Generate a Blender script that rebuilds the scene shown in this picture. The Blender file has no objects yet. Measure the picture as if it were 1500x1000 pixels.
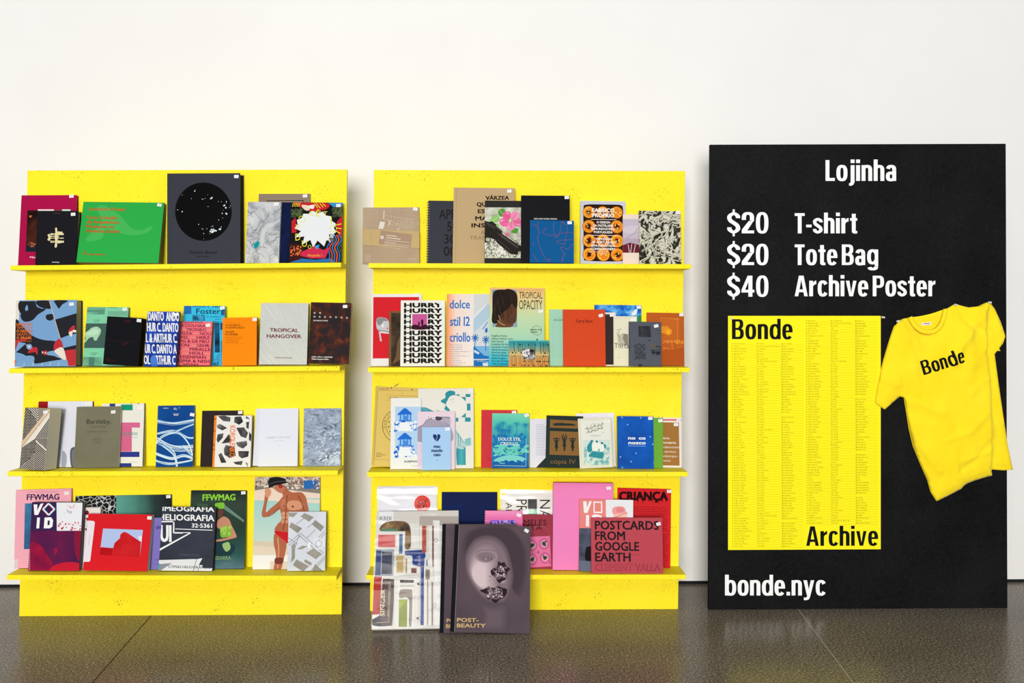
import bpy, bmesh, math, random
from mathutils import Vector, Matrix, geometry
R = math.radians
scene = bpy.context.scene
COL = scene.collection

# ---------------------------------------------------------------- camera
F = 1440.0                       # focal length in pixels of the 1500 px wide frame
CAM = Vector((0.0, -4.0, 1.208))
YAW = R(1.1)
HOR = 456.0                      # eye level row
cd = bpy.data.cameras.new('camera'); cam = bpy.data.objects.new('camera', cd); COL.objects.link(cam)
cam.location = CAM; cam.rotation_euler = (R(90), 0, -YAW)
cd.sensor_width = 36.0; cd.lens = F / 1500 * 36; cd.shift_y = (HOR - 500) / 1500
cd.clip_start = 0.05; cd.clip_end = 100
scene.camera = cam

# ---------------------------------------------------------------- light
vs = scene.view_settings
scene.display_settings.display_device = 'sRGB'
vs.view_transform = 'Standard'; vs.look = 'None'; vs.gamma = 1.0; vs.use_curve_mapping = False
vs.exposure = -0.36
w = bpy.data.worlds.new('daylight'); scene.world = w; w.use_nodes = True
wn = w.node_tree; bg = wn.nodes['Background']
bg.inputs['Color'].default_value = (0.76, 0.88, 1.0, 1); bg.inputs['Strength'].default_value = 0.52

def area(name, loc, aim, sx, sy, power, col):
    l = bpy.data.lights.new(name, 'AREA'); l.shape = 'RECTANGLE'; l.size = sx; l.size_y = sy
    l.energy = power; l.color = col
    o = bpy.data.objects.new(name, l); COL.objects.link(o); o.location = loc
    o.rotation_euler = (Vector(aim) - Vector(loc)).to_track_quat('-Z', 'Y').to_euler()
    return o
area('high_window_light', (-1.2, -9.0, 6.2), (0.1, 0.0, 1.3), 4.0, 2.0, 170, (1.0, 0.95, 0.87))
area('street_window_light', (-0.8, -10.8, 1.75), (0.1, 0.0, 0.95), 3.0, 2.4, 1210, (1.0, 0.965, 0.92))

# ---------------------------------------------------------------- pixel -> place
FWD = Vector((math.sin(YAW), math.cos(YAW), 0)); RGT = Vector((math.cos(YAW), -math.sin(YAW), 0))
def ray(px, py):
    return FWD + RGT * ((px - 750) / F) + Vector((0, 0, -(py - HOR) / F))
def at(px, py, Y):
    d = ray(px, py); return CAM + d * ((Y - CAM.y) / d.y)
def floor_y(px, py):
    d = ray(px, py); return CAM.y + d.y * (-CAM.z / d.z)

# ---------------------------------------------------------------- materials
INKS = 0.85                      # printed stock reflects a little less than bare white paint
def lin(h, k_=1.0):
    if not isinstance(h, str): return h
    h = h.lstrip('#'); o = []
    for i in (0, 2, 4):
        v = int(h[i:i+2], 16) / 255
        o.append(v / 12.92 if v <= 0.04045 else ((v + 0.055) / 1.055) ** 2.4)
    return (o[0] * k_, o[1] * k_, o[2] * k_, 1)
_m = {}
def newmat(name):
    m = bpy.data.materials.new(name); m.use_nodes = True
    nt = m.node_tree; return m, nt, nt.nodes['Principled BSDF']
def N(nt, t, **k):
    n = nt.nodes.new(t)
    for a, b in k.items(): setattr(n, a, b)
    return n
def ramp(nt, stops, k_=1.0):
    r = N(nt, 'ShaderNodeValToRGB'); e = r.color_ramp.elements
    while len(e) < len(stops): e.new(0.5)
    for i, (p, c) in enumerate(stops): e[i].position = p; e[i].color = lin(c, k_)
    return r
def mat(c, rough=0.5, grain=0.06, k_=INKS):
    """printed or painted stock: flat ink colour with a faint paper grain in its gloss"""
    k = ('p', c, rough, k_)
    if k in _m: return _m[k]
    m, nt, b = newmat('ink_' + c.lstrip('#'))
    b.inputs['Base Color'].default_value = lin(c, k_)
    b.inputs['Specular IOR Level'].default_value = 0.03
    n = N(nt, 'ShaderNodeTexNoise'); n.inputs['Scale'].default_value = 60
    mr = N(nt, 'ShaderNodeMapRange'); mr.inputs['To Min'].default_value = rough - grain; mr.inputs['To Max'].default_value = rough + grain
    tc = N(nt, 'ShaderNodeTexCoord')
    nt.links.new(tc.outputs['Object'], n.inputs['Vector'])
    nt.links.new(n.outputs['Fac'], mr.inputs['Value']); nt.links.new(mr.outputs['Result'], b.inputs['Roughness'])
    _m[k] = m; return m
def mat_grad(stops, lo, hi, axis='Z', rough=0.45, noise=0.0, nscale=40):
    """printed colour gradient along one axis of the sheet (lo..hi in metres of the sheet's own space)"""
    k = ('g', str(stops), round(lo, 4), round(hi, 4), axis, noise)
    if k in _m: return _m[k]
    m, nt, b = newmat('gradient_print')
    tc = N(nt, 'ShaderNodeTexCoord'); sp = N(nt, 'ShaderNodeSeparateXYZ'); mr = N(nt, 'ShaderNodeMapRange')
    mr.inputs['From Min'].default_value = lo; mr.inputs['From Max'].default_value = hi
    L = nt.links.new
    L(tc.outputs['Object'], sp.inputs[0]); L(sp.outputs[axis], mr.inputs['Value'])
    r = ramp(nt, stops, INKS); v = mr.outputs['Result']
    if noise:
        n = N(nt, 'ShaderNodeTexNoise'); n.inputs['Scale'].default_value = nscale; n.inputs['Detail'].default_value = 8
        L(tc.outputs['Object'], n.inputs['Vector'])
        ma = N(nt, 'ShaderNodeMath', operation='MULTIPLY_ADD'); ma.inputs[1].default_value = noise; L(n.outputs['Fac'], ma.inputs[0])
        su = N(nt, 'ShaderNodeMath', operation='SUBTRACT'); L(v, su.inputs[0]); su.inputs[1].default_value = noise / 2
        L(su.outputs[0], ma.inputs[2]); v = ma.outputs[0]
    L(v, r.inputs['Fac']); L(r.outputs['Color'], b.inputs['Base Color'])
    b.inputs['Roughness'].default_value = rough; b.inputs['Specular IOR Level'].default_value = 0.03
    _m[k] = m; return m
def mat_noise(stops, scale, detail=4, dist=0.0, tex='noise', rough=0.45, stretch=(1, 1, 1), rot=0):
    k = ('n', str(stops), scale, detail, dist, tex, stretch, rot)
    if k in _m: return _m[k]
    m, nt, b = newmat('textured_print'); L = nt.links.new
    tc = N(nt, 'ShaderNodeTexCoord'); mp = N(nt, 'ShaderNodeMapping'); mp.inputs['Scale'].default_value = stretch; mp.inputs['Rotation'].default_value = (0, rot, 0)
    L(tc.outputs['Object'], mp.inputs['Vector'])
    if tex == 'noise':
        n = N(nt, 'ShaderNodeTexNoise'); n.inputs['Detail'].default_value = detail; n.inputs['Distortion'].default_value = dist; out = n.outputs['Fac']
    elif tex == 'edge':
        n = N(nt, 'ShaderNodeTexVoronoi', feature='DISTANCE_TO_EDGE'); out = n.outputs['Distance']
    elif tex == 'cell':
        n = N(nt, 'ShaderNodeTexVoronoi'); out = n.outputs['Distance']
    else:
        n = N(nt, 'ShaderNodeTexWave'); n.inputs['Distortion'].default_value = dist; n.inputs['Detail'].default_value = detail
        n.inputs['Detail Scale'].default_value = 1.6; out = n.outputs['Fac']
    n.inputs['Scale'].default_value = scale
    L(mp.outputs[0], n.inputs['Vector'])
    r = ramp(nt, stops, INKS); L(out, r.inputs['Fac']); L(r.outputs['Color'], b.inputs['Base Color'])
    b.inputs['Roughness'].default_value = rough; b.inputs['Specular IOR Level'].default_value = 0.03
    _m[k] = m; return m

# ---------------------------------------------------------------- objects
def tag(o, label=None, cat=None, group=None, kind=None):
    if label: o['label'] = label
    if cat: o['category'] = cat
    if group: o['group'] = group
    if kind: o['kind'] = kind
    return o
def empty(name, mw):
    o = bpy.data.objects.new(name, None); COL.objects.link(o); o.matrix_world = mw; o.empty_display_size = 0.05
    return o
def link(name, me, parent=None):
    o = bpy.data.objects.new(name, me); COL.objects.link(o)
    if parent: o.parent = parent
    return o
class MB:
    """collects shapes with several materials and links them as ONE mesh object"""
    def __init__(s): s.v = []; s.f = []; s.mi = []; s.mats = []; s.smooth = []
    def m(s, mm):
        if mm not in s.mats: s.mats.append(mm)
        return s.mats.index(mm)
    def faces(s, vs, fs, mm, smooth=False):
        b = len(s.v); s.v += [tuple(v) for v in vs]; i = s.m(mm)
        for f in fs: s.f.append([b + k for k in f]); s.mi.append(i); s.smooth.append(smooth)
    def box(s, x0, y0, z0, x1, y1, z1, mm):
        v = [(x, y, z) for z in (z0, z1) for y in (y0, y1) for x in (x0, x1)]
        s.faces(v, [(0, 2, 3, 1), (4, 5, 7, 6), (0, 1, 5, 4), (2, 6, 7, 3), (0, 4, 6, 2), (1, 3, 7, 5)], mm)
    def prism(s, q, d, mm):
        """quad/polygon q (front, counter-clockwise seen from outside) thickened by vector d"""
        n = len(q); v = [Vector(p) for p in q] + [Vector(p) + Vector(d) for p in q]
        fs = [tuple(range(n)), tuple(range(2 * n - 1, n - 1, -1))] + [(i, n + i, n + (i + 1) % n, (i + 1) % n) for i in range(n)]
        s.faces(v, fs, mm)
    def tube(s, pts, r, mm, seg=8, closed=False):
        pts = [Vector(p) for p in pts]; n = len(pts); rings = []
        for i, p in enumerate(pts):
            a = pts[(i - 1) % n] if closed or i > 0 else p; c = pts[(i + 1) % n] if closed or i < n - 1 else p
            d = (c - a).normalized(); up = Vector((0, 0, 1)) if abs(d.z) < 0.9 else Vector((1, 0, 0))
            u = d.cross(up).normalized(); w_ = d.cross(u)
            rr = r[i] if isinstance(r, (list, tuple)) else r
            rings.append([p + (u * math.cos(2 * math.pi * k / seg) + w_ * math.sin(2 * math.pi * k / seg)) * rr for k in range(seg)])
        vs_ = [v for g in rings for v in g]; fs = []
        for i in range(n if closed else n - 1):
            j = (i + 1) % n
            for k in range(seg): fs.append((i * seg + k, i * seg + (k + 1) % seg, j * seg + (k + 1) % seg, j * seg + k))
        if not closed: fs += [tuple(range(seg)), tuple(range((n - 1) * seg, n * seg))]
        s.faces(vs_, fs, mm, True)
    def build(s, name, parent=None, bevel=0, fix=True):
        me = bpy.data.meshes.new(name); me.from_pydata(s.v, [], s.f)
        for m_ in s.mats: me.materials.append(m_)
        me.polygons.foreach_set('material_index', s.mi); me.polygons.foreach_set('use_smooth', s.smooth)
        me.update()
        if fix:
            bm = bmesh.new(); bm.from_mesh(me); bmesh.ops.recalc_face_normals(bm, faces=bm.faces[:]); bm.to_mesh(me); bm.free()
        o = link(name, me, parent)
        if bevel:
            b = o.modifiers.new('bevel', 'BEVEL'); b.width = bevel; b.segments = 2; b.limit_method = 'ANGLE'
        return o

# ---------------------------------------------------------------- lettering
_fc = bpy.data.curves.new('lettering', 'FONT'); _fo = bpy.data.objects.new('lettering', _fc)
_fc.resolution_u = 2; _fc.fill_mode = 'FRONT'
_tc = {}
def glyphs(s, bold=0.0):
    """outline of a string in the built-in face: points scaled to cap height 1, triangles/polygons"""
    k = (s, bold)
    if k in _tc: return _tc[k]
    _fc.body = s; _fc.size = 1.0; _fc.offset = bold
    me = bpy.data.meshes.new_from_object(_fo)
    v = [(p.co.x / CAPH, p.co.y / CAPH) for p in me.vertices]; f = [tuple(p.vertices) for p in me.polygons]
    bpy.data.meshes.remove(me)
    _tc[k] = (v, f); return _tc[k]
CAPH = 1.0
_v, _f = glyphs('H'); CAPH = max(p[1] for p in _v); _tc.clear()

# condensed heavy grotesque drawn from bars and rings
S_, XH, TH = 0.193, 0.755, 0.13
def sup(cx, cy, rx, ry, a, n=2.7):
    c, s = math.cos(a), math.sin(a)
    return (cx + rx * math.copysign(abs(c) ** (2 / n), c), cy + ry * math.copysign(abs(s) ** (2 / n), s))
def ring(cx, cy, rx, ry, tx=S_, ty=TH, a0=0, a1=360, n=2.6, k=40):
    k = max(6, int(k * (a1 - a0) / 360)); out = []
    for i in range(k):
        A, B = R(a0 + (a1 - a0) * i / k), R(a0 + (a1 - a0) * (i + 1) / k)
        out.append([sup(cx, cy, rx - tx, ry - ty, A, n), sup(cx, cy, rx, ry, A, n), sup(cx, cy, rx, ry, B, n), sup(cx, cy, rx - tx, ry - ty, B, n)])
    return out
def bar(x0, y0, x1, y1): return [[(x0, y0), (x1, y0), (x1, y1), (x0, y1)]]
def stroke(pts, wd):
    """thick open curve with per-point width"""
    o = []; n = len(pts); L_, R_ = [], []
    for i, (x, y) in enumerate(pts):
        a = pts[max(0, i - 1)]; c = pts[min(n - 1, i + 1)]; dx, dy = c[0] - a[0], c[1] - a[1]; l = math.hypot(dx, dy) or 1
        h = (wd[i] if isinstance(wd, (list, tuple)) else wd) / 2
        L_.append((x - dy / l * h, y + dx / l * h)); R_.append((x + dy / l * h, y - dx / l * h))
    for i in range(n - 1): o.append([L_[i], R_[i], R_[i + 1], L_[i + 1]])
    return o
def cat(pts, k=6, closed=False):
    n = len(pts); o = []
    for i in range(n if closed else n - 1):
        if closed: p = [pts[(i + j) % n] for j in (-1, 0, 1, 2)]
        else: p = [pts[max(0, min(n - 1, i + j))] for j in (-1, 0, 1, 2)]
        for q in range(k):
            t = q / k
            o.append(tuple(0.5 * (2 * p[1][d] + (p[2][d] - p[0][d]) * t + (2 * p[0][d] - 5 * p[1][d] + 4 * p[2][d] - p[3][d]) * t * t + (3 * p[1][d] - p[0][d] - 3 * p[2][d] + p[3][d]) * t ** 3) for d in range(2)))
    if not closed: o.append(tuple(pts[-1]))
    return o
def scurve(wd, y0, y1, t):
    h = y1 - y0; x0, x1 = t * .5, wd - t * .5
    P = [(x1, y0 + h * .72), (x1 - .01, y0 + h * .82), (wd / 2, y1 - TH / 2), (x0, y0 + h * .8), (x0 + .03, y0 + h * .62), (wd / 2, y0 + h * .5), (x1 - .03, y0 + h * .37), (x1, y0 + h * .2), (wd / 2, y0 + TH / 2), (x0 + .01, y0 + h * .18), (x0, y0 + h * .29)]
    W = cat([(t, 0), (t, 0), (TH, 0), (t, 0), (t, 0), (t * .95, 0), (t, 0), (t, 0), (TH, 0), (t, 0), (t, 0)])
    return stroke(cat(P), [q[0] for q in W])
def g_n(h, wd=.525): return bar(0, 0, S_, h) + ring(wd / 2, XH - .25, wd / 2, .262, a0=0, a1=150) + bar(wd - S_, 0, wd, XH - .245)
def grotesk(ch):
    """-> polygons, advance width"""
    o_ = lambda wd: ring(wd / 2, XH / 2, wd / 2, XH / 2 + .014)
    if ch == 'o': return o_(.55), .55
    if ch == 'c': return ring(.265, XH / 2, .265, XH / 2 + .014, a0=32, a1=328), .50
    if ch == 'e': return ring(.265, XH / 2, .265, XH / 2 + .014, a0=0, a1=322) + bar(.12, XH / 2 - .035, .53, XH / 2 + .065), .53
    if ch == 'n': return g_n(XH), .525
    if ch == 'h': return g_n(1.03), .525
    if ch == 'd': return ring(.283, XH / 2, .283, XH / 2 + .012, a0=30, a1=330) + bar(.39, 0, .566, 1.03), .566
    if ch == 'b': return ring(.283, XH / 2, .283, XH / 2 + .012, a0=-150, a1=150) + bar(0, 0, S_, 1.03), .566
    if ch == 'g': return ring(.283, XH / 2 + .02, .283, XH / 2 - .01, a0=30, a1=330) + bar(.39, -.08, .566, XH) + ring(.29, -.06, .276, .2, a0=195, a1=360), .566
    if ch == 'a': return ring(.26, XH - .24, .25, .255, a0=0, a1=165) + bar(.51 - S_, 0, .51, XH - .23) + ring(.25, .215, .25, .232, a0=40, a1=320), .53
    if ch == 'r': return bar(0, 0, S_, XH) + [[(S_ - .02, XH - .3), (S_ - .02, XH - .12), (.27, XH - .02), (.36, XH + .012), (.36, XH - .17), (.27, XH - .18)]], .36
    if ch == 's': return scurve(.47, -.01, XH + .01, .165), .47
    if ch == 't': return bar(.09, .12, .09 + S_, .97) + bar(0, XH - .125, .36, XH) + [[(.09, .13), (.1, .05), (.16, .0), (.24, -.012), (.36, 0), (.36, .12), (.29, .115), (.268, .15)]], .36
    if ch == 'i': return bar(0, 0, S_, XH) + bar(0, .86, S_, 1.03), S_
    if ch == 'j': return bar(.08, -.06, .08 + S_, XH) + bar(.08, .86, .08 + S_, 1.03) + [[(.08 + S_, -.05), (.22, -.17), (.13, -.23), (0, -.23), (0, -.12), (.05, -.11), (.08, -.05)]], .08 + S_
    if ch == 'v': return [[(0, XH), (.185, XH), (.275, .17), (.275, 0), (.18, 0)], [(.55, XH), (.375, XH), (.275, .17), (.275, 0), (.37, 0)]], .55
    if ch == 'y': return [[(0, XH), (.185, XH), (.29, .2), (.36, 0), (.18, 0)], [(.55, XH), (.375, XH), (.2, -.02), (.13, -.11), (.02, -.11), (.02, -.23), (.16, -.235), (.28, -.19), (.34, -.06)]], .55
    if ch == 'L': return bar(0, 0, .19, 1) + bar(0, 0, .46, .14), .46
    if ch == 'T': return bar(.155, 0, .345, 1) + bar(0, .865, .5, 1), .5
    if ch == 'A': return [[(0, 0), (.18, 0), (.335, .8), (.335, 1), (.215, 1)], [(.67, 0), (.49, 0), (.335, .8), (.335, 1), (.455, 1)]] + bar(.16, .2, .51, .33), .67
    if ch == 'B': return bar(0, 0, .19, 1) + bar(.1, 0, .33, .12) + bar(.1, .46, .33, .57) + bar(.1, .88, .33, 1) + ring(.33, .755, .25, .245, .185, .12, -90, 90) + ring(.33, .28, .275, .28, .19, .12, -90, 90), .605
    if ch == 'P': return bar(0, 0, .19, 1) + bar(.1, .41, .32, .53) + bar(.1, .88, .32, 1) + ring(.32, .705, .265, .295, .19, .12, -90, 90), .58
    if ch == '0': return ring(.27, .5, .27, .512, .175, .12), .54
    if ch == '2': return ring(.265, .715, .265, .297, .18, .12, -25, 180) + bar(0, .64, .18, .72) + [[(.3, .585), (.5, .585), (.3, .24), (.23, .13), (.0, .13), (.02, .2)]] + bar(0, 0, .53, .135), .53
    if ch == '4': return bar(.3, 0, .475, 1) + bar(0, .2, .56, .33) + [[(0, .33), (.16, .33), (.33, .8), (.33, 1), (.27, 1)]], .56
    if ch == '$': return scurve(.54, -.01, 1.01, .18) + bar(.225, -.14, .315, .1) + bar(.225, .9, .315, 1.14), .54
    if ch == '-': return bar(0, .3, .27, .43), .27
    if ch == '.': return bar(0, 0, .18, .18), .18
    return [], .2
def grotesk_text(s, gap=.078):
    x = 0; v = []; f = []
    for ch in s:
        if ch == ' ': x += .2 - gap * .6; continue
        ps, a = grotesk(ch)
        for p in ps:
            b = len(v); v += [(x + q[0], q[1]) for q in p]; f.append(tuple(range(b, b + len(p))))
        x += a + gap
    return v, f

# ---------------------------------------------------------------- flat print on a sheet
class Sheet:
    """print on the front (y = 0, facing -y) of a w x h sheet; coordinates are read off a picture of the sheet"""
    def __init__(s, mb, w_, h_, quad, y0=0.0, step=0.00004):
        s.mb, s.w, s.h = mb, w_, h_; s.y = y0; s.step = step; s.clip = None; s.xo = 0.0
        (ax, ay), (bx, by), (dx, dy) = quad[0], quad[1], quad[3]
        s.o = (ax, ay); ux, uy, vx, vy = bx - ax, by - ay, dx - ax, dy - ay; D = ux * vy - uy * vx
        s.i = (vy / D, -vx / D, -uy / D, ux / D)
        s.kx = w_ / math.hypot(ux, uy); s.ky = h_ / math.hypot(vx, vy)
    def P(s, x, y):
        x -= s.o[0]; y -= s.o[1]
        return ((s.i[0] * x + s.i[1] * y) * s.w, (1 - (s.i[2] * x + s.i[3] * y)) * s.h)
    def put(s, polys, mm):
        """polys: convex-or-not local polygons; clipped to the sheet"""
        if isinstance(mm, str): mm = mat(mm)
        s.y -= s.step
        for ip, p in enumerate(polys):
            yy = s.y - (ip % 12) * 0.000003
            for ax, lim, sg in ((0, 0, 1), (0, s.w, -1), (1, 0, 1), (1, s.h, -1)):
                if all(sg * (q[ax] - lim) >= -1e-7 for q in p): continue
                o = []
                for k in range(len(p)):
                    a, b = p[k - 1], p[k]; da, db = sg * (a[ax] - lim), sg * (b[ax] - lim)
                    if (da >= 0) != (db >= 0):
                        t = da / (da - db); o.append((a[0] + (b[0] - a[0]) * t, a[1] + (b[1] - a[1]) * t))
                    if db >= 0: o.append(b)
                p = o
                if len(p) < 3: break
            if s.clip and len(p) >= 3:
                for k in range(len(s.clip)):
                    (x0, z0), (x1, z1) = s.clip[k - 1], s.clip[k]; o = []
                    f = lambda q: (x1 - x0) * (q[1] - z0) - (z1 - z0) * (q[0] - x0)
                    for j in range(len(p)):
                        a, b = p[j - 1], p[j]; da, db = f(a), f(b)
                        if (da >= 0) != (db >= 0):
                            t = da / (da - db); o.append((a[0] + (b[0] - a[0]) * t, a[1] + (b[1] - a[1]) * t))
                        if db >= 0: o.append(b)
                    p = o
                    if len(p) < 3: break
            if len(p) >= 3:
                ar = sum(p[k - 1][0] * p[k][1] - p[k][0] * p[k - 1][1] for k in range(len(p)))
                if ar < 0: p = p[::-1]
                s.mb.faces([(q[0], yy, q[1]) for q in p], [tuple(range(len(p)))], mm)
    def mask(s, pts=None):
        """keep what follows inside a convex outline (None: whole sheet)"""
        if not pts: s.clip = None; return
        p = [s.P(*q) for q in pts]
        ar = sum(p[k - 1][0] * p[k][1] - p[k][0] * p[k - 1][1] for k in range(len(p)))
        s.clip = p if ar > 0 else p[::-1]
    def tri(s, loop):
        t = geometry.tessellate_polygon([[Vector((p[0], p[1], 0)) for p in loop]])
        return [[loop[i] for i in f] for f in t]
    def rect(s, x0, y0, x1, y1, c): s.put([[s.P(x0, y0), s.P(x1, y0), s.P(x1, y1), s.P(x0, y1)]], c)
    def full(s, c): s.put([[(0, 0), (s.w, 0), (s.w, s.h), (0, s.h)]], c)
    def poly(s, pts, c): s.put(s.tri([s.P(*p) for p in pts]), c)
    def blob(s, pts, c, k=6): s.poly(cat(pts, k, True), c)
    def circ(s, x, y, r, c, ry=None, n=28, a0=0, a1=360):
        ry = ry or r
        s.put([[s.P(x + r * math.cos(R(a0 + (a1 - a0) * i / n)), y + ry * math.sin(R(a0 + (a1 - a0) * i / n))) for i in range(n)]], c)
    def hoop(s, x, y, r, t, c, ry=None, n=28, a0=0, a1=360):
        ry = ry or r; o = []
        f = lambda a, d: s.P(x + (r + d) * math.cos(a), y + (ry + d) * math.sin(a))
        for i in range(n):
            A, B = R(a0 + (a1 - a0) * i / n), R(a0 + (a1 - a0) * (i + 1) / n)
            o.append([f(A, -t / 2), f(A, t / 2), f(B, t / 2), f(B, -t / 2)])
        s.put(o, c)
    def line(s, pts, wd, c, smooth=False):
        if smooth: pts = cat(pts)
        s.put([[s.P(*p) for p in q] for q in stroke(pts, wd)], c)
    def lines(s, segs, wd, c):
        o = []
        for sg in segs: o += [[s.P(*p) for p in q] for q in stroke(sg, wd)]
        s.put(o, c)
    def frame(s, x0, y0, x1, y1, t, c):
        s.lines([[(x0 - t / 2, y0), (x1 + t / 2, y0)], [(x0 - t / 2, y1), (x1 + t / 2, y1)], [(x0, y0), (x0, y1)], [(x1, y0), (x1, y1)]], t, c)
    def polys(s, lst, c): s.put([[s.P(*p) for p in q] for q in lst], c)
    def text(s, st, x, y, h, c, w_=None, bold=0.0, align='l', rot=0, face=None, slant=0, gap=.078):
        """baseline start (x, y), cap height h, optional fitted width"""
        if bold and not face:                       # heavier strokes: the word overprinted a hair to every side
            d_ = bold * 1.25 * h; ww = None if w_ is None else w_ - 2 * d_
            for ax, az in ((-1, -.6), (1, -.6), (-1, .6), (1, .6), (0, 0)):
                e = {'l': d_, 'c': 0, 'r': -d_}[align]; px, pz = (ax * d_ + e), az * d_; cr, sr = math.cos(R(rot)), math.sin(R(rot))
                s.text(st, x + px * cr - pz * sr, y + px * sr + pz * cr, h * (1 - bold), c, ww, 0, align, rot, None, slant)
            return
        v, f = grotesk_text(st, gap) if face else glyphs(st, bold)
        if not v: return
        x0 = min(p[0] for p in v); x1 = max(p[0] for p in v)
        sx = h if w_ is None else w_ / (x1 - x0); L_ = (x1 - x0) * sx
        off = {'l': 0, 'c': -L_ / 2, 'r': -L_}[align]
        cr, sr = math.cos(R(rot)), math.sin(R(rot)); pts = []
        for px, py in v:
            a = (px - x0) * sx + off + slant * py * h; b = -py * h
            pts.append(s.P(x + a * cr - b * sr, y + a * sr + b * cr))
        out = []
        for q in f:
            l = [pts[i] for i in q]; out.append(l) if len(l) < 5 else out.extend(s.tri(l))
        s.put(out, c)
    def para(s, rows, x, y, dy, h, c, **k):
        for i, r_ in enumerate(rows):
            if r_: s.text(r_, x, y + dy * i, h, c, **k)
    def dabs(s, n, box, size, c, seed=1, asp=1.0, ang=None):
        rnd = random.Random(seed); o = []
        for _ in range(n):
            x, y = rnd.uniform(box[0], box[2]), rnd.uniform(box[1], box[3]); r_ = size * rnd.uniform(.4, 1.2); a0 = rnd.uniform(0, 360) if ang is None else ang + rnd.uniform(-25, 25)
            q = []
            for k in range(6):
                a = k * math.pi / 3; rr = r_ * rnd.uniform(.6, 1.2); px, py = rr * asp * math.cos(a), rr * math.sin(a)
                q.append(s.P(x + px * math.cos(R(a0)) - py * math.sin(R(a0)), y + px * math.sin(R(a0)) + py * math.cos(R(a0))))
            o.append(q)
        s.put(o, c)
    # sheet-space helpers for gradients
    def grad(s, x0, y0, x1, y1, stops, axis='Z', **k):
        a, b = s.P(x0, y1), s.P(x1, y0)
        lo, hi = (a[1], b[1]) if axis == 'Z' else (a[0] + s.xo, b[0] + s.xo)
        s.rect(x0, y0, x1, y1, mat_grad(stops, lo, hi, axis, **k))

# ---------------------------------------------------------------- the room
def mat_wall():
    m, nt, b = newmat('white_wall_paint'); L = nt.links.new
    tc = N(nt, 'ShaderNodeTexCoord'); n = N(nt, 'ShaderNodeTexNoise'); n.inputs['Scale'].default_value = 1.3; n.inputs['Detail'].default_value = 3
    r = ramp(nt, [(.3, '#eceae7'), (.7, '#f0efec')]); L(tc.outputs['Object'], n.inputs['Vector']); L(n.outputs['Fac'], r.inputs['Fac']); L(r.outputs['Color'], b.inputs['Base Color'])
    n2 = N(nt, 'ShaderNodeTexNoise'); n2.inputs['Scale'].default_value = 180; bu = N(nt, 'ShaderNodeBump'); bu.inputs['Strength'].default_value = .04
    L(tc.outputs['Object'], n2.inputs['Vector']); L(n2.outputs['Fac'], bu.inputs['Height']); L(bu.outputs[0], b.inputs['Normal'])
    b.inputs['Roughness'].default_value = .7; b.inputs['Specular IOR Level'].default_value = .2
    return m
def mat_floor():
    m, nt, b = newmat('polished_concrete'); L = nt.links.new
    tc = N(nt, 'ShaderNodeTexCoord'); V = tc.outputs['Object']
    n = N(nt, 'ShaderNodeTexNoise'); n.inputs['Scale'].default_value = 2.2; n.inputs['Detail'].default_value = 6
    r = ramp(nt, [(.3, '#998f84'), (.7, '#b1a79b')]); L(V, n.inputs['Vector']); L(n.outputs['Fac'], r.inputs['Fac'])
    fine = N(nt, 'ShaderNodeTexNoise'); fine.inputs['Scale'].default_value = 135; fine.inputs['Detail'].default_value = 4; L(V, fine.inputs['Vector'])
    rf = ramp(nt, [(.34, '#1c1815'), (.46, '#787470'), (.58, '#8a8680'), (.68, '#d2cabd')]); L(fine.outputs['Fac'], rf.inputs['Fac'])
    mx = N(nt, 'ShaderNodeMixRGB', blend_type='OVERLAY'); mx.inputs[0].default_value = .95; L(r.outputs[0], mx.inputs[1]); L(rf.outputs[0], mx.inputs[2])
    vo = N(nt, 'ShaderNodeTexVoronoi'); vo.inputs['Scale'].default_value = 75; L(V, vo.inputs['Vector'])
    rv = ramp(nt, [(.10, '#ffffff'), (.17, '#000000')]); L(vo.outputs['Distance'], rv.inputs['Fac'])
    rc = ramp(nt, [(.0, '#38322c'), (.5, '#5f574e'), (.86, '#c4bbae'), (1, '#a1988b')]); rc.color_ramp.interpolation = 'CONSTANT'
    L(vo.outputs['Color'], rc.inputs['Fac'])
    m2 = N(nt, 'ShaderNodeMixRGB'); L(rv.outputs[0], m2.inputs[0]); L(mx.outputs[0], m2.inputs[1]); L(rc.outputs[0], m2.inputs[2])
    L(m2.outputs[0], b.inputs['Base Color'])
    n3 = N(nt, 'ShaderNodeTexNoise'); n3.inputs['Scale'].default_value = 6; n3.inputs['Detail'].default_value = 5; L(V, n3.inputs['Vector'])
    mr = N(nt, 'ShaderNodeMapRange'); mr.inputs['To Min'].default_value = .16; mr.inputs['To Max'].default_value = .28; L(n3.outputs['Fac'], mr.inputs['Value']); L(mr.outputs[0], b.inputs['Roughness'])
    b.inputs['Specular IOR Level'].default_value = .1
    bu = N(nt, 'ShaderNodeBump'); bu.inputs['Strength'].default_value = .05; bu.inputs['Distance'].default_value = .002; L(fine.outputs['Fac'], bu.inputs['Height']); L(bu.outputs[0], b.inputs['Normal'])
    return m
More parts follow.
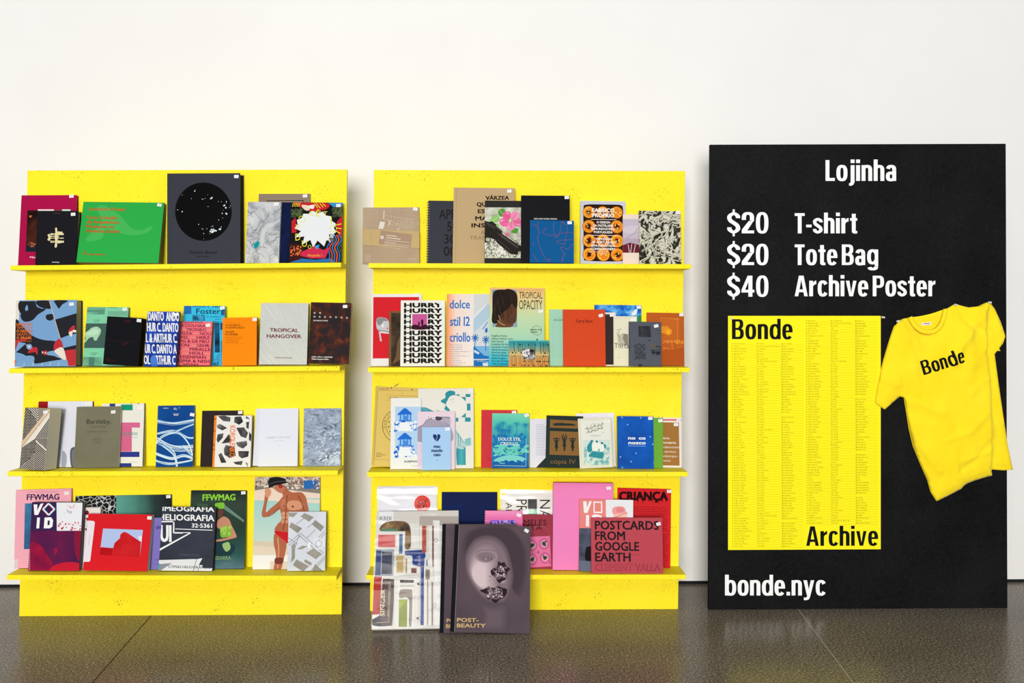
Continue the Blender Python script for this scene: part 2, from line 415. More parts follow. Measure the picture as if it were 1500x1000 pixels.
def mat_strand(name, c0, c1, chip, chip_amt, rough, bump):
    """painted oriented-strand board: flakes lying every way under the paint, with small unpainted pits"""
    m, nt, b = newmat(name); L = nt.links.new
    tc = N(nt, 'ShaderNodeTexCoord'); V = tc.outputs['Object']
    vo = N(nt, 'ShaderNodeTexVoronoi'); vo.inputs['Scale'].default_value = 26; L(V, vo.inputs['Vector'])
    # every cell turns its grain its own way
    rot = N(nt, 'ShaderNodeVectorRotate', rotation_type='Y_AXIS'); L(V, rot.inputs['Vector'])
    sp = N(nt, 'ShaderNodeSeparateColor'); L(vo.outputs['Color'], sp.inputs[0])
    ma = N(nt, 'ShaderNodeMath', operation='MULTIPLY'); ma.inputs[1].default_value = 6.28; L(sp.outputs[0], ma.inputs[0]); L(ma.outputs[0], rot.inputs['Angle'])
    mp = N(nt, 'ShaderNodeMapping'); mp.inputs['Scale'].default_value = (30, 60, 170); L(rot.outputs[0], mp.inputs['Vector'])
    n = N(nt, 'ShaderNodeTexNoise'); n.inputs['Scale'].default_value = 1.0; n.inputs['Detail'].default_value = 4; L(mp.outputs[0], n.inputs['Vector'])
    big = N(nt, 'ShaderNodeTexNoise'); big.inputs['Scale'].default_value = 3.5; big.inputs['Detail'].default_value = 4; L(V, big.inputs['Vector'])
    av = N(nt, 'ShaderNodeMixRGB'); av.inputs[0].default_value = .45; L(n.outputs['Fac'], av.inputs[1]); L(big.outputs['Fac'], av.inputs[2])
    r = ramp(nt, [(.35, c0), (.62, c1)]); L(av.outputs[0], r.inputs['Fac'])
    # thin pits and strand edges, turned with the flakes, gathered in patches
    v2 = N(nt, 'ShaderNodeTexVoronoi'); v2.inputs['Scale'].default_value = 34; L(V, v2.inputs['Vector']); s2_ = N(nt, 'ShaderNodeSeparateColor'); L(v2.outputs['Color'], s2_.inputs[0])
    r2 = N(nt, 'ShaderNodeVectorRotate', rotation_type='Y_AXIS'); L(V, r2.inputs['Vector']); a2 = N(nt, 'ShaderNodeMath', operation='MULTIPLY'); a2.inputs[1].default_value = 6.28; L(s2_.outputs[1], a2.inputs[0]); L(a2.outputs[0], r2.inputs['Angle'])
    mp2 = N(nt, 'ShaderNodeMapping'); mp2.inputs['Scale'].default_value = (85, 120, 330); L(r2.outputs[0], mp2.inputs['Vector'])
    n2 = N(nt, 'ShaderNodeTexNoise'); n2.inputs['Scale'].default_value = 1.0; n2.inputs['Detail'].default_value = 3; L(mp2.outputs[0], n2.inputs['Vector'])
    gate = N(nt, 'ShaderNodeTexNoise'); gate.inputs['Scale'].default_value = 11; gate.inputs['Detail'].default_value = 3; L(V, gate.inputs['Vector'])
    gs = N(nt, 'ShaderNodeMath', operation='MULTIPLY'); gs.inputs[1].default_value = .35; L(gate.outputs['Fac'], gs.inputs[0])
    gm = N(nt, 'ShaderNodeMath', operation='MULTIPLY_ADD'); gm.inputs[1].default_value = .85; L(n2.outputs['Fac'], gm.inputs[0]); L(gs.outputs[0], gm.inputs[2])
    rc = ramp(nt, [(chip_amt, '#000000'), (chip_amt + .06, '#ffffff')]); L(gm.outputs[0], rc.inputs['Fac'])
    mx = N(nt, 'ShaderNodeMixRGB'); L(rc.outputs[0], mx.inputs[0]); L(r.outputs[0], mx.inputs[1]); mx.inputs[2].default_value = lin(chip)
    L(mx.outputs[0], b.inputs['Base Color'])
    b.inputs['Roughness'].default_value = rough; b.inputs['Specular IOR Level'].default_value = .08
    bu = N(nt, 'ShaderNodeBump'); bu.inputs['Strength'].default_value = bump; bu.inputs['Distance'].default_value = .002; L(n.outputs['Fac'], bu.inputs['Height']); L(bu.outputs[0], b.inputs['Normal'])
    return m
M_WALL, M_FLOOR = mat_wall(), mat_floor()
M_YEL = mat_strand('yellow_painted_strand_board', '#f7e118', '#feea30', '#857414', .735, .5, .3)
M_BLK = mat_strand('black_painted_strand_board', '#060607', '#18181a', '#020202', .72, .6, .8)
WALLY = 0.35
mb = MB(); mb.box(-7, WALLY, 0, 7, WALLY + .2, 4.2, M_WALL); o = mb.build('wall_back'); o['kind'] = 'structure'
mb = MB(); mb.box(-7, -9, -.1, 7, WALLY, 0, M_FLOOR)
jd, jl = mat('#3a332d'), mat('#cfc8bc')
def joint(p, q, wd, mm):
    a, b = Vector((*at_floor(*p),)), Vector((*at_floor(*q),)); d = (b - a).normalized(); n_ = Vector((-d.y, d.x, 0)) * wd / 2
    a = a - d * ((a.y - WALLY + .02) / d.y); b = a + d * 6
    a.z = b.z = .0004
    mb.faces([a - n_, a + n_, b + n_, b - n_], [(0, 1, 2, 3)], mm)
def at_floor(px, py):
    d = ray(px, py); return CAM + d * (-CAM.z / d.z)
joint((221, 902), (135, 1000), .004, jd); joint((1170, 893), (1250, 1000), .002, jl)
o = mb.build('floor', fix=False); o['kind'] = 'structure'
mb = MB(); mb.box(-7, WALLY - .006, 0, 7, WALLY, .012, mat('#24262a')); o = mb.build('baseboard_back'); o['kind'] = 'structure'

# ---------------------------------------------------------------- the two yellow stands
SD = 0.135                                            # shelf depth
BT = 0.018
def strand_panel(name, px, Y, m_, parent, t=BT, inv=None):
    """board whose four front corners are given; stands on the floor"""
    q = [at(x, y, Y) for x, y in px]                  # TL TR BR BL
    q[2].z = q[3].z = 0.0
    if inv: q = [inv @ v for v in q]
    m = MB(); m.prism([q[3], q[2], q[1], q[0]], (0, t, 0), m_); return m.build(name, parent, bevel=.0015)
class Stand: pass
def make_stand(px, shelves, label):
    s = Stand(); s.Y = (floor_y(*px[3]) + floor_y(*px[2])) / 2
    c = at((px[2][0] + px[3][0]) / 2, px[2][1], s.Y); c.z = 0
    root = empty('display_stand', Matrix.Translation(c)); tag(root, label, 'display stand', 'yellow display stands'); inv = Matrix.Translation(-c)
    strand_panel('back_panel', px, s.Y, M_YEL, root, inv=inv)
    s.front = s.Y - SD; s.sh = []
    for (xl, yl, xr, yr) in shelves:
        a, b = at(xl, yl, s.front), at(xr, yr, s.front); s.sh.append((a, b)); th = .0185
        m = MB(); a2, b2 = inv @ a, inv @ b
        D = Vector((0, 0, -th)); m.prism([a2 + D, b2 + D, b2, a2], (0, SD, 0), M_YEL)
        m.build('shelf', root, bevel=.0015)
    return s
U1 = make_stand([(40, 249.5), (508.5, 248), (500.3, 900.2), (28, 902)],
                [(15, 388.7, 499.5, 384.4), (13.1, 539.6, 497.6, 536), (10.9, 690.3, 494.9, 688.9), (9.5, 841.9, 493.2, 843.2)],
                'yellow painted shelf stand at the left, joint line in the floor before it')
U2 = make_stand([(547.7, 248.7), (1003.9, 250.4), (993.3, 892.6), (541.8, 894)],
                [(540, 385.2, 1012.5, 386.7), (539, 538.2, 1010.5, 538.2), (537.9, 691.4, 1007.5, 690.9), (536.4, 842, 1004.8, 841.4)],
                'yellow painted shelf stand in the middle with two big magazines at its foot')
def shelf_z(u, k, x):
    a, b = u.sh[k]; return a.z + (b.z - a.z) * (x - a.x) / (b.x - a.x)

# ---------------------------------------------------------------- black board with prices
PX = [(1040, 211.7), (1473.5, 210.3), (1476, 890), (1038, 893)]
BY = (floor_y(*PX[2]) + floor_y(*PX[3])) / 2
cB = at(1257, 891, BY); cB.z = 0
board = empty('price_board', Matrix.Translation(cB)); tag(board, 'tall black painted board with white price list, standing on the floor', 'sign board')
iB = Matrix.Translation(-cB)
strand_panel('panel', PX, BY, M_BLK, board, t=.02, inv=iB)
WHT = mat('#f4f4f4', .45, k_=1.0)
def letter(parent, origin, name, items, c, Y):
    """raised vinyl lettering on an upright plane at depth Y; items: text, x0, x1, baseline, cap height in frame pixels"""
    m = MB()
    for (t, x0, x1, yb, h) in items:
        p, q = at(x0, yb, Y), at(x1, yb, Y); L_ = (q - p).length
        top = at(x0, yb - h, Y); s = Sheet(m, L_ * 1.2, (top - p).length * 1.8, [(0, 0), (1.2, 0), (1.2, 1.8), (0, 1.8)], y0=0)
        n0 = len(m.v); v, f = grotesk_text(t); xm = min(a[0] for a in v); xM = max(a[0] for a in v)
        m.faces([p + (q - p) * ((a[0] - xm) / (xM - xm)) + (top - p) * a[1] for a in v], [], c)
        for k, fc in enumerate(f):
            b = n0; P = [Vector(m.v[b + i]) for i in fc]; d = Vector((0, -.0006 - (k % 9) * .000004, 0))
            nrm = (P[1] - P[0]).cross(P[2] - P[0])
            if nrm.y > 0: P = P[::-1]
            pp = geometry.tessellate_polygon([[Vector((v_.x, v_.z, 0)) for v_ in P]]) if len(P) > 4 else [tuple(range(len(P)))]
            for tr in pp:
                Q = [P[i] + d for i in tr]
                if (Q[1] - Q[0]).cross(Q[2] - Q[0]).y > 0: Q = Q[::-1]
                m.faces([tuple(origin @ z) for z in Q], [tuple(range(len(Q)))], c)
    # drop the helper points
    used = sorted({i for f in m.f for i in f}); mp = {i: k for k, i in enumerate(used)}
    m.v = [m.v[i] for i in used]; m.f = [[mp[i] for i in f] for f in m.f]
    return m.build(name, parent, fix=False)
z3 = lambda x, y: (1030 + x / 3.1915, 200 + y / 3.1915)
def L3(t, x0, x1, yb, cap): a, b = z3(x0, yb), z3(x1, yb); return (t, a[0], b[0], a[1], cap / 3.1915)
letter(board, iB, 'heading_lettering', [L3('Lojinha', 572, 902, 207, 97)], WHT, BY)
letter(board, iB, 'price_lettering', [L3('$20', 112, 305, 452, 98)], WHT, BY); letter(board, iB, 'item_lettering', [L3('T-shirt', 428, 720, 452, 94)], WHT, BY)
letter(board, iB, 'price_lettering', [L3('$20', 112, 305, 600, 98)], WHT, BY); letter(board, iB, 'item_lettering', [L3('Tote Bag', 428, 818, 600, 96)], WHT, BY)
letter(board, iB, 'price_lettering', [L3('$40', 112, 305, 748, 98)], WHT, BY); letter(board, iB, 'item_lettering', [L3('Archive Poster', 428, 1085, 746, 96)], WHT, BY)
letter(board, iB, 'address_lettering', [('bonde.nyc', 1030 + 102 / 3.1915, 1030 + 572 / 3.1915, 800 + 229 / 3.1915, 94 / 3.1915)], WHT, BY)

# ---------------------------------------------------------------- books
SHELF = []                                           # books of the shelf being filled, back to front
def book(V, quad, t, name, label, base, art=None, pages='#ebe6da', hard=False, lean=8.0, yaw=0.0, stk=None, spine=None, rough=.45, cat_='book', extra=None, gapy=0.0, back=None, dy=0.0):
    q = [(V[0] + x / V[2], V[1] + y / V[2]) for x, y in quad]
    SHELF.append(dict(V=V, quad=quad, q=q, t=t, name=name, label=label, base=base, art=art, pages=pages, hard=hard, lean=R(lean), yaw=R(yaw), stk=stk, spine=spine, rough=rough, cat=cat_, extra=extra, gapy=gapy, back=back, dy=dy))
def fit(b, yf, zs):
    """rectangle on the leaning front plane that best covers the four seen corners"""
    al, ya, t = b['lean'], b['yaw'], b['t']
    Rm = Matrix.Rotation(ya, 3, 'Z') @ Matrix.Rotation(-al, 3, 'X')
    n = Rm @ Vector((0, -1, 0)); xr = at(b['q'][3][0], b['q'][3][1], yf).x
    P0 = Vector((xr, yf, zs + t * math.sin(al)))
    loc = []
    for p in b['q']:
        d = ray(*p); s = n.dot(P0 - CAM) / n.dot(d); v = Rm.inverted() @ (CAM + d * s - P0); loc.append((v.x, v.z))
    TL, TR, BR, BL = loc
    w_ = ((TR[0] - TL[0]) + (BR[0] - BL[0])) / 2; h_ = ((TL[1] - BL[1]) + (TR[1] - BR[1])) / 2
    ang = (math.atan2(TR[1] - TL[1], TR[0] - TL[0]) + math.atan2(BR[1] - BL[1], BR[0] - BL[0]) + math.atan2(BL[0] - TL[0], TL[1] - BL[1]) + math.atan2(BR[0] - TR[0], TR[1] - BR[1])) / 4
    ang = max(-R(4), min(R(4), ang))
    cx = sum(p[0] for p in loc) / 4; cz = sum(p[1] for p in loc) / 4
    return Rm, P0, w_, cz + h_ / 2, ang, cx, cz      # height counts from the foot on the shelf to the seen top
def solve(sname, Yb, Yfront, zfun, group):
    """settle every book against the panel or the books behind it, then build it"""
    done = []
    for b in SHELF:
        t, al = b['t'], b['lean']; yf = Yb - .05
        for _ in range(4):
            xm = at(sum(p[0] for p in b['q']) / 4, b['q'][3][1], yf).x; zs = zfun(xm)
            Rm, P0, w_, h_, ang, cx, cz = fit(b, yf, zs)
            e_ = h_ * abs(math.sin(ang)) / 2 + (t * math.sin(abs(b['yaw'])) if b['yaw'] < 0 else 0); x0, x1 = P0.x + cx - w_ / 2 - e_, P0.x + cx + w_ / 2 + e_
            H = h_ * math.cos(al); sw = abs(w_ * math.sin(b['yaw']))
            y = Yb - .0015 - t * math.cos(al) - h_ * math.sin(al) - sw * .5
            for d in done:
                if x1 > d['x0'] + .0005 and x0 < d['x1'] - .0005:
                    for z in (0, min(H, d['H'])):
                        yb_ = d['yf'] + (z - d['t'] * math.sin(d['al'])) * math.tan(d['al']) - d['sw'] * .5 - .0022 - d['thk']
                        y = min(y, yb_ - t * math.cos(al) - z * math.tan(al) - sw * .5)
            yf = y - b['gapy'] - b['dy']
        if yf - sw * .5 < Yfront + .001: print('SHELF DEPTH', sname, b['label'][:40], round((yf - Yfront) * 1000), 'mm')
        d = dict(x0=x0, x1=x1, yf=yf, t=t, al=al, H=H, sw=sw, thk=0.0)
        d['thk'] = make_book(b, Rm, P0, w_, h_, ang, cx, zfun, group); done.append(d)
    SHELF.clear()
STK_W, STK_G = mat('#fbfbfd', .4), mat('#b9bcc8', .4)
def make_book(b, Rm, P0, w_, h_, ang, cx, zfun, group):
    t = b['t']
    Rr = Rm @ Matrix.Rotation(-ang, 3, 'Y')
    base = P0 + Rm @ Vector((cx, 0, 0))              # bottom middle of the front
    M = Rr.to_4x4(); M.translation = base
    cs = [M @ Vector((x, y, 0)) for x in (-w_ / 2, w_ / 2) for y in (0, t)]
    dz = max(zfun(p.x) - p.z for p in cs) + .0003; M.translation.z += dz; h_ -= dz / math.cos(b['lean'])      # the seen top edge stays where it is
    root = empty(b['name'], M); tag(root, b['label'], b['cat'], group)
    hx = w_ / 2; ct = .0028 if b['hard'] else min(.0011, t * .3); ins = .004 if b['hard'] else .0007
    bm_ = mat(b['base'], b['rough']) if isinstance(b['base'], str) else b['base']
    sm = mat(b['spine'], b['rough']) if b['spine'] else bm_
    km = mat(b['back'], b['rough']) if b['back'] else sm
    m = MB(); m.box(-hx, 0, 0, hx, ct, h_, bm_); m.box(-hx, t - ct, 0, hx, t, h_, km); m.box(-hx, ct, 0, -hx + ct, t - ct, h_, sm)
    # printed side: local sheet coordinates start at the left edge
    pm = MB(); s = Sheet(pm, w_, h_, b['quad']); s.xo = -hx
    if b['art']: b['art'](s)
    n0 = len(m.v)
    for v in pm.v: m.v.append((v[0] - hx, v[1], v[2]))
    for f, i, sm_ in zip(pm.f, pm.mi, pm.smooth): m.f.append([n0 + k for k in f]); m.mi.append(m.m(pm.mats[i])); m.smooth.append(sm_)
    cover = m.build('cover', root, fix=False)
    p = MB(); p.box(-hx + ct, ct, ins, hx - ins, t - ct, h_ - ins, mat(b['pages'], .7)); p.build('page_block', root)
    y = s.y - .0002
    if b['stk']:
        px, pz = s.P(*b['stk'][:2]); px -= hx; ta = R(b['stk'][2] if len(b['stk']) > 2 else 4)
        k = MB(); q = [(-.0085, -.006), (.0085, -.006), (.0085, .006), (-.0085, .006)]
        rot = lambda a, c: (px + a * math.cos(ta) - c * math.sin(ta), pz + a * math.sin(ta) + c * math.cos(ta))
        k.prism([(rot(*c)[0], y, rot(*c)[1]) for c in q], (0, -y - .00002, 0), STK_W)
        for a0, a1, z0 in ((-.005, .005, .0015), (-.004, .003, -.0025)):
            pp = [rot(a0, z0), rot(a1, z0), rot(a1, z0 + .0013), rot(a0, z0 + .0013)]
            k.faces([(c[0], y - .00003, c[1]) for c in pp], [(0, 1, 2, 3)], STK_G)
        k.build('price_sticker', root, fix=False)
    b['P'] = s
    if b['extra']: b['extra'](root, s, w_, h_, t, hx)
    return max(-y + .0001, .0052 if b['extra'] else 0)
VA, VB = (10, 240, 5.77), (230, 240, 5.0)
CH = '#fefefe'
def art(s):
    s.poly([(178, 392), (545, 388), (520, 735), (160, 738)], mat_noise([(.35, '#160b0c'), (.55, '#3d1c16'), (.75, '#5a2c1c')], 14, 5, .5))
    s.poly([(162, 690), (525, 690), (520, 735), (160, 738)], '#1d2230')
    s.text('ar', 192, 450, 22, '#f0933a', 24, .03); s.rect(265, 383, 400, 396, '#f1dcd6'); s.rect(400, 383, 470, 396, '#8a3340'); s.rect(470, 383, 540, 396, '#c9e8dc')
    s.dabs(12, (170, 660, 235, 695), 6, '#a9604a', 3, 2.5); s.text('Marc', 197, 790, 15, '#f4e6ea', 62, .03)
book(VA, [(128, 266), (594, 262), (566, 848), (95, 853)], .018, 'hardcover_book', 'crimson hardcover with dark brown photo, behind a small black book on the top shelf', '#b0124a', art, hard=True, lean=7, stk=(550, 272))
def art(s):
    c = '#e8dcae'
    s.text('BRASILIA', 402, 421, 8, '#5c5440', 52); s.text('mamelungo', 377, 831, 10, '#e9e6e0', 62, .02)
    for y0, y1, x1 in ((586, 600, 480), (606, 616, 440), (622, 630, 478), (648, 664, 480), (572, 582, 470)): s.rect(368 if y0 != 572 else 425, y0, x1, y1, c)
    s.blob([(345, 600), (362, 592), (368, 620), (362, 648), (343, 640), (352, 620)], c)
    s.blob([(410, 542), (424, 542), (426, 575), (430, 620), (424, 665), (420, 700), (404, 703), (404, 680), (410, 660), (404, 620), (410, 580)], c)
    for y in (583, 657): s.blob([(430, y - 12), (462, y - 8), (472, y), (462, y + 8), (430, y + 12)], c)
    s.lines([[(385, 606), (385, 660)], [(398, 560), (398, 680)], [(445, 600), (445, 650)]], 5, '#1b1a1f')
book(VA, [(265, 397), (608, 397), (582, 841), (235, 848)], .028, 'hardcover_book', 'small black hardcover with a cream aircraft emblem, in front of the crimson book', '#1c1b20', art, hard=True, lean=6, stk=(563, 425), pages='#b9a678')
def art(s):
    g = '#47b85a'
    s.blob([(660, 650), (720, 660), (800, 630), (830, 560), (900, 580), (1050, 605), (1180, 580), (1225, 520), (1130, 560), (1040, 540), (960, 440), (900, 400), (820, 350), (760, 380), (800, 480), (740, 560)], g)
    r = '#cf4a1d'
    for tx, x, y, w_ in (('Leonardo Finotti', 692, 398, 307), ('Uma Coleção', 680, 471, 254), ('de Arquitetura', 674, 510, 272), ('Moderna na', 669, 549, 230), ('América Latina', 664, 587, 282)): s.text(tx, x, y, 27, r, w_, .028)
    s.text('Dafne Editora', 672, 779, 15, r, 148, .028); s.lines([[(640, 778), (648, 758)], [(648, 772), (656, 748)]], 7, r)
book(VA, [(652, 325), (1333, 322), (1275, 832), (577, 840)], .026, 'hardcover_book', 'wide green book with red lettering, standing next to the big charcoal book', '#2fae4b', art, lean=14, stk=(1292, 343, -12), pages='#b08d6a', spine='#1f7a34')
def art(s):
    s.circ(343, 342, 209, '#24262b', n=64); s.circ(343, 342, 206, '#050506', n=64)
    st = [(278, 197, 4), (283, 190, 2.5), (187, 225, 2), (255, 250, 2), (333, 253, 2.5), (341, 252, 2), (355, 247, 2), (402, 245, 6), (395, 250, 4), (408, 239, 3), (375, 222, 1.5), (377, 305, 2.5), (452, 269, 2), (475, 270, 2), (511, 269, 3.5), (512, 278, 2), (497, 296, 6), (490, 300, 3), (507, 313, 6), (541, 298, 2), (535, 312, 2), (488, 331, 1.5), (481, 353, 4), (512, 356, 6.5), (506, 352, 3), (455, 400, 3), (484, 387, 2), (155, 331, 3), (188, 343, 4.5), (308, 433, 3), (334, 464, 2.5), (341, 467, 2), (369, 463, 2.5), (401, 449, 2), (412, 445, 3), (345, 498, 3), (346, 536, 1.5), (391, 498, 2), (466, 465, 7), (473, 450, 3), (458, 468, 4)]
    for x, y, r_ in st: s.circ(x, y, r_, '#e6edf5', n=7)
    for dx, dy in ((-16, 6), (-8, -6), (0, 3), (6, -8), (10, 4), (18, 0), (2, 11), (-6, 12), (26, 2)): s.circ(410 + dx, 476 + dy, 6, '#dfe8f0', n=7)
    s.text('Somos Brasil', 243, 640, 19, '#17181c', 196, .0); s.text('MARCOS LOPES', 296, 665, 9, '#22232a', 90)
book(VB, [(77, 72), (612, 65), (612, 718), (77, 718)], .058, 'hardcover_book', 'biggest charcoal hardcover with a round black night sky, top shelf of the left stand', '#3b3d47', art, hard=True, lean=1.5, stk=(585, 90, 0), pages='#2a2b30', rough=.4)
def art(s): s.frame(808, 268, 1070, 650, 5, '#17130f')
book(VB, [(745, 217), (1122, 220), (1116, 715), (735, 715)], .008, 'hardcover_book', 'taupe grey book with thin black frame, mostly hidden behind the marbled grey book', '#94826f', art, lean=7, stk=(1083, 235))
navy = mat_noise([(.3, '#040818'), (.6, '#0c1c4c'), (.8, '#1d4c80')], 12, 5, .6)
book(VB, [(800, 280), (1010, 281), (990, 716), (785, 716)], .008, 'paperback_book', 'dark navy book in the gap right of the marbled grey book', navy, None, lean=7)
def art(s):
    s.full(mat_noise([(.30, '#8d9096'), (.45, '#c3c5c8'), (.65, '#dadbdc')], 9, 6, 1.8, stretch=(1, 1, 1)))
    rnd = random.Random(5)
    for _ in range(46):
        x, y = rnd.uniform(640, 900), rnd.uniform(330, 710); a = rnd.uniform(0, 6.28); pts = [(x, y)]
        for k in range(rnd.randint(4, 8)):
            a += rnd.uniform(-1.5, 1.5); x += 16 * math.cos(a); y += 16 * math.sin(a); pts.append((x, y))
        s.line(pts, rnd.uniform(1, 2.3), rnd.choice(['#4b4e55', '#6f7278', '#3d4047']), True)
    s.blob([(715, 575), (738, 560), (748, 578), (735, 600), (715, 616), (706, 600), (702, 580)], '#1aa6ad')
    s.blob([(720, 575), (735, 568), (732, 595), (714, 608), (712, 590)], '#0e8f98')
book(VB, [(665, 277), (908, 280), (886, 716), (640, 716)], .014, 'paperback_book', 'marbled pale grey book with one teal spot, right of the big charcoal book', '#c9cacc', art, lean=7, stk=(873, 294), pages='#8f8168')
def art(s):
    s.full('#141215'); rd, bl, ye, gr = '#c9202a', '#2b6fb3', '#f0e13a', '#3f5a2a'
    s.blob([(1000, 285), (1100, 283), (1250, 290), (1240, 330), (1150, 345), (1080, 330)], rd); s.poly([(1250, 285), (1358, 285), (1358, 330), (1300, 325)], '#3d8fc9')
    s.blob([(1060, 300), (1120, 310), (1110, 340), (1080, 335)], '#e9d7c0'); s.blob([(1100, 310), (1150, 300), (1140, 330)], '#f3ead8')
    for x in range(1000, 1060, 12): s.line([(x, 283), (x - 8, 312)], 4, ye)
    s.lines([[(1150, 290), (1175, 322)], [(1165, 288), (1195, 325)], [(1190, 288), (1215, 318)], [(1210, 290), (1235, 312)]], 5, ye)
    for bx in ((985, 335, 1060, 385), (1285, 320, 1355, 385)): s.rect(*bx, '#7d6a55'); s.dabs(50, bx, 14, '#33402a', 4); s.dabs(25, bx, 9, '#56663a', 8)
    s.poly([(985, 420), (1015, 390), (1020, 500), (985, 505)], rd); s.poly([(1310, 430), (1358, 370), (1356, 560), (1320, 520)], rd)
    s.lines([[(1300, 450), (1345, 440)], [(1305, 470), (1345, 475)], [(1300, 490), (1335, 510)]], 6, ye)
    s.blob([(965, 590), (1060, 600), (1065, 690), (965, 700)], '#3a1512'); s.dabs(40, (972, 600, 1055, 670), 7, '#e2703a', 6)
    s.poly([(965, 718), (1060, 690), (1150, 700), (1260, 690), (1300, 718)], bl)
    for k in range(6):
        x = 1250 + k * 18; s.line([(x, 718), (x + 6, 660), (x - 10, 610), (x + 20, 560), (x + 5, 520)], 9, [bl, '#d24b2a', '#3c79c4', '#e35a2e', '#2b6fb3', gr][k], True)
    pts = []
    for k in range(26):
        a = k / 26 * 2 * math.pi; r_ = 1 if k % 2 else .87
        if 60 < k / 26 * 360 < 170: r_ *= 1.12 if k % 2 else .82
        pts.append((1158 + 152 * r_ * math.cos(a), 470 + 128 * r_ * math.sin(a)))
    s.poly(pts, '#e9edee')
    s.poly([(1095, 625), (1150, 600), (1210, 630), (1260, 610), (1225, 690), (1120, 690), (1045, 670), (1050, 645)], '#cf2b50')
    s.poly([(1150, 600), (1185, 590), (1175, 620), (1160, 622)], '#36a0d8'); s.poly([(1255, 515), (1290, 515), (1290, 575), (1250, 570)], '#4a4d4a'); s.dabs(16, (1255, 515, 1288, 570), 6, '#e8e8e0', 9)
    for x, y, a in ((1060, 405, 22), (1285, 475, 24)): s.hoop(x, y, a, 4, ye)
    s.text('V', 1015, 475, 34, ye, 30); s.text('C', 1112, 380, 36, ye, 34); s.text('Ê', 1163, 385, 40, ye, 34); s.text('T', 1215, 385, 36, ye, 30); s.text('I', 1268, 440, 50, ye, 8); s.text('D', 1012, 560, 50, ye, 36); s.text('U', 1058, 605, 46, ye, 36); s.text('O', 1100, 620, 26, ye, 26)
    s.text('Marginália 1', 1100, 676, 16, '#f0a030', 102, .025)
book(VB, [(985, 280), (1358, 285), (1350, 718), (965, 718)], .012, 'paperback_book', 'colourful red, black and blue book with a jagged white patch in its centre', '#17151a', art, lean=8, stk=(1326, 306))
solve('u1s1', U1.Y, U1.front, lambda x: shelf_z(U1, 0, x), 'books on the top shelf of the left stand')

VC, VD = (10, 420, 5.77), (260, 420, 5.556)
def art(s):
    dk, bl, rd, cr = '#25272e', '#7ba5d3', '#c0323c', '#eadfd3'
    s.full(bl); s.poly([(78, 112), (108, 112), (104, 280), (76, 280)], cr)
    s.poly([(104, 120), (240, 120), (255, 170), (295, 185), (180, 198), (110, 150)], dk); s.blob([(170, 150), (180, 195), (150, 210)], bl)
    s.blob([(250, 120), (360, 120), (375, 180), (330, 185), (270, 165)], dk); s.blob([(400, 118), (515, 118), (470, 150), (435, 185)], dk)
    s.blob([(125, 225), (190, 196), (330, 186), (265, 235), (215, 285), (150, 295), (120, 260)], dk); s.blob([(105, 130), (160, 195), (130, 230), (100, 190)], dk)
    s.blob([(335, 240), (385, 232), (400, 265), (370, 288), (335, 275)], dk); s.poly([(385, 203), (437, 205), (437, 235), (392, 232)], dk)
    s.poly([(405, 280), (470, 262), (592, 225), (588, 400), (520, 415), (455, 440)], dk)
    s.poly([(360, 118), (395, 118), (440, 190), (490, 250), (400, 275)], bl); s.line([(360, 120), (405, 275), (455, 445), (480, 540), (522, 675)], 4, '#e9c9a0')
    s.blob([(75, 285), (130, 330), (210, 410), (300, 450), (400, 462), (420, 480), (405, 560), (455, 620), (350, 640), (240, 655), (225, 590), (80, 560)], dk)
    s.poly([(76, 450), (200, 440), (215, 415), (120, 470), (75, 545)], rd)
    s.poly([(100, 470), (165, 480), (90, 550), (72, 552)], bl)
    s.blob([(180, 560), (205, 520), (232, 515), (258, 520), (262, 578), (240, 555), (215, 560)], rd); s.circ(192, 510, 24, bl); s.circ(192, 510, 9, cr); s.lines([[(160, 490), (180, 503)]], 4, cr)
    s.circ(328, 563, 20, rd); s.circ(328, 563, 6, cr); s.poly([(300, 545), (312, 560), (300, 572)], cr); s.blob([(350, 555), (420, 550), (465, 615), (400, 590), (345, 580)], bl)
    s.blob([(400, 540), (405, 480), (450, 445), (478, 520), (440, 530)], rd); s.blob([(405, 545), (475, 520), (500, 622), (470, 615), (430, 580)], cr)
    s.poly([(490, 545), (586, 530), (586, 676), (520, 676)], rd); s.poly([(470, 450), (590, 425), (588, 500), (480, 522)], bl); s.poly([(480, 522), (588, 498), (588, 532), (488, 545)], dk)
    s.blob([(520, 385), (548, 342), (575, 332), (572, 375), (550, 385)], rd); s.blob([(525, 392), (556, 380), (552, 420), (540, 425)], cr); s.blob([(560, 370), (592, 372), (592, 390), (560, 388)], cr)
    for d in (0, 34): s.line([(75, 565 + d), (130, 575 + d), (170, 605 + d), (205, 590 + d), (230, 625 + d)] if d else [(75, 565), (130, 580), (170, 600), (210, 595)], 20, bl, True)
    s.poly([(72, 640), (230, 655), (440, 625), (590, 622), (586, 678), (70, 680)], bl); s.poly([(500, 560), (586, 540), (586, 676), (522, 676)], rd)
    for x in (150, 225, 300, 370, 440): s.line([(x + 3, 645), (x - 3, 676)], 4, '#c9d6e6')
    s.blob([(250, 655), (440, 622), (470, 618), (400, 600), (300, 625)], dk)
    o = '#f07c2a'
    for i, (t_, b_) in enumerate((('LINHA DO', .03), ('TEMPO DO', .0), ('O DESIGN', .03), ('GRÁFICO', .0), ('O BRASIL', .03))): s.text(t_, 86, 328 + 29 * i, 22, o, 130, b_)
    s.text('CHICO HOMEM DE MELO', 86, 468, 9, o, 126); s.rect(70, 622, 82, 655, o)
book(VC, [(78, 112), (592, 112), (587, 678), (70, 680)], .055, 'hardcover_book', 'thick blue, red and black illustrated hardcover at the left end of the second shelf', '#7ba5d3', art, hard=True, lean=3, stk=(549, 148), pages='#b4a894', spine='#eadfd3', back='#2d3550')
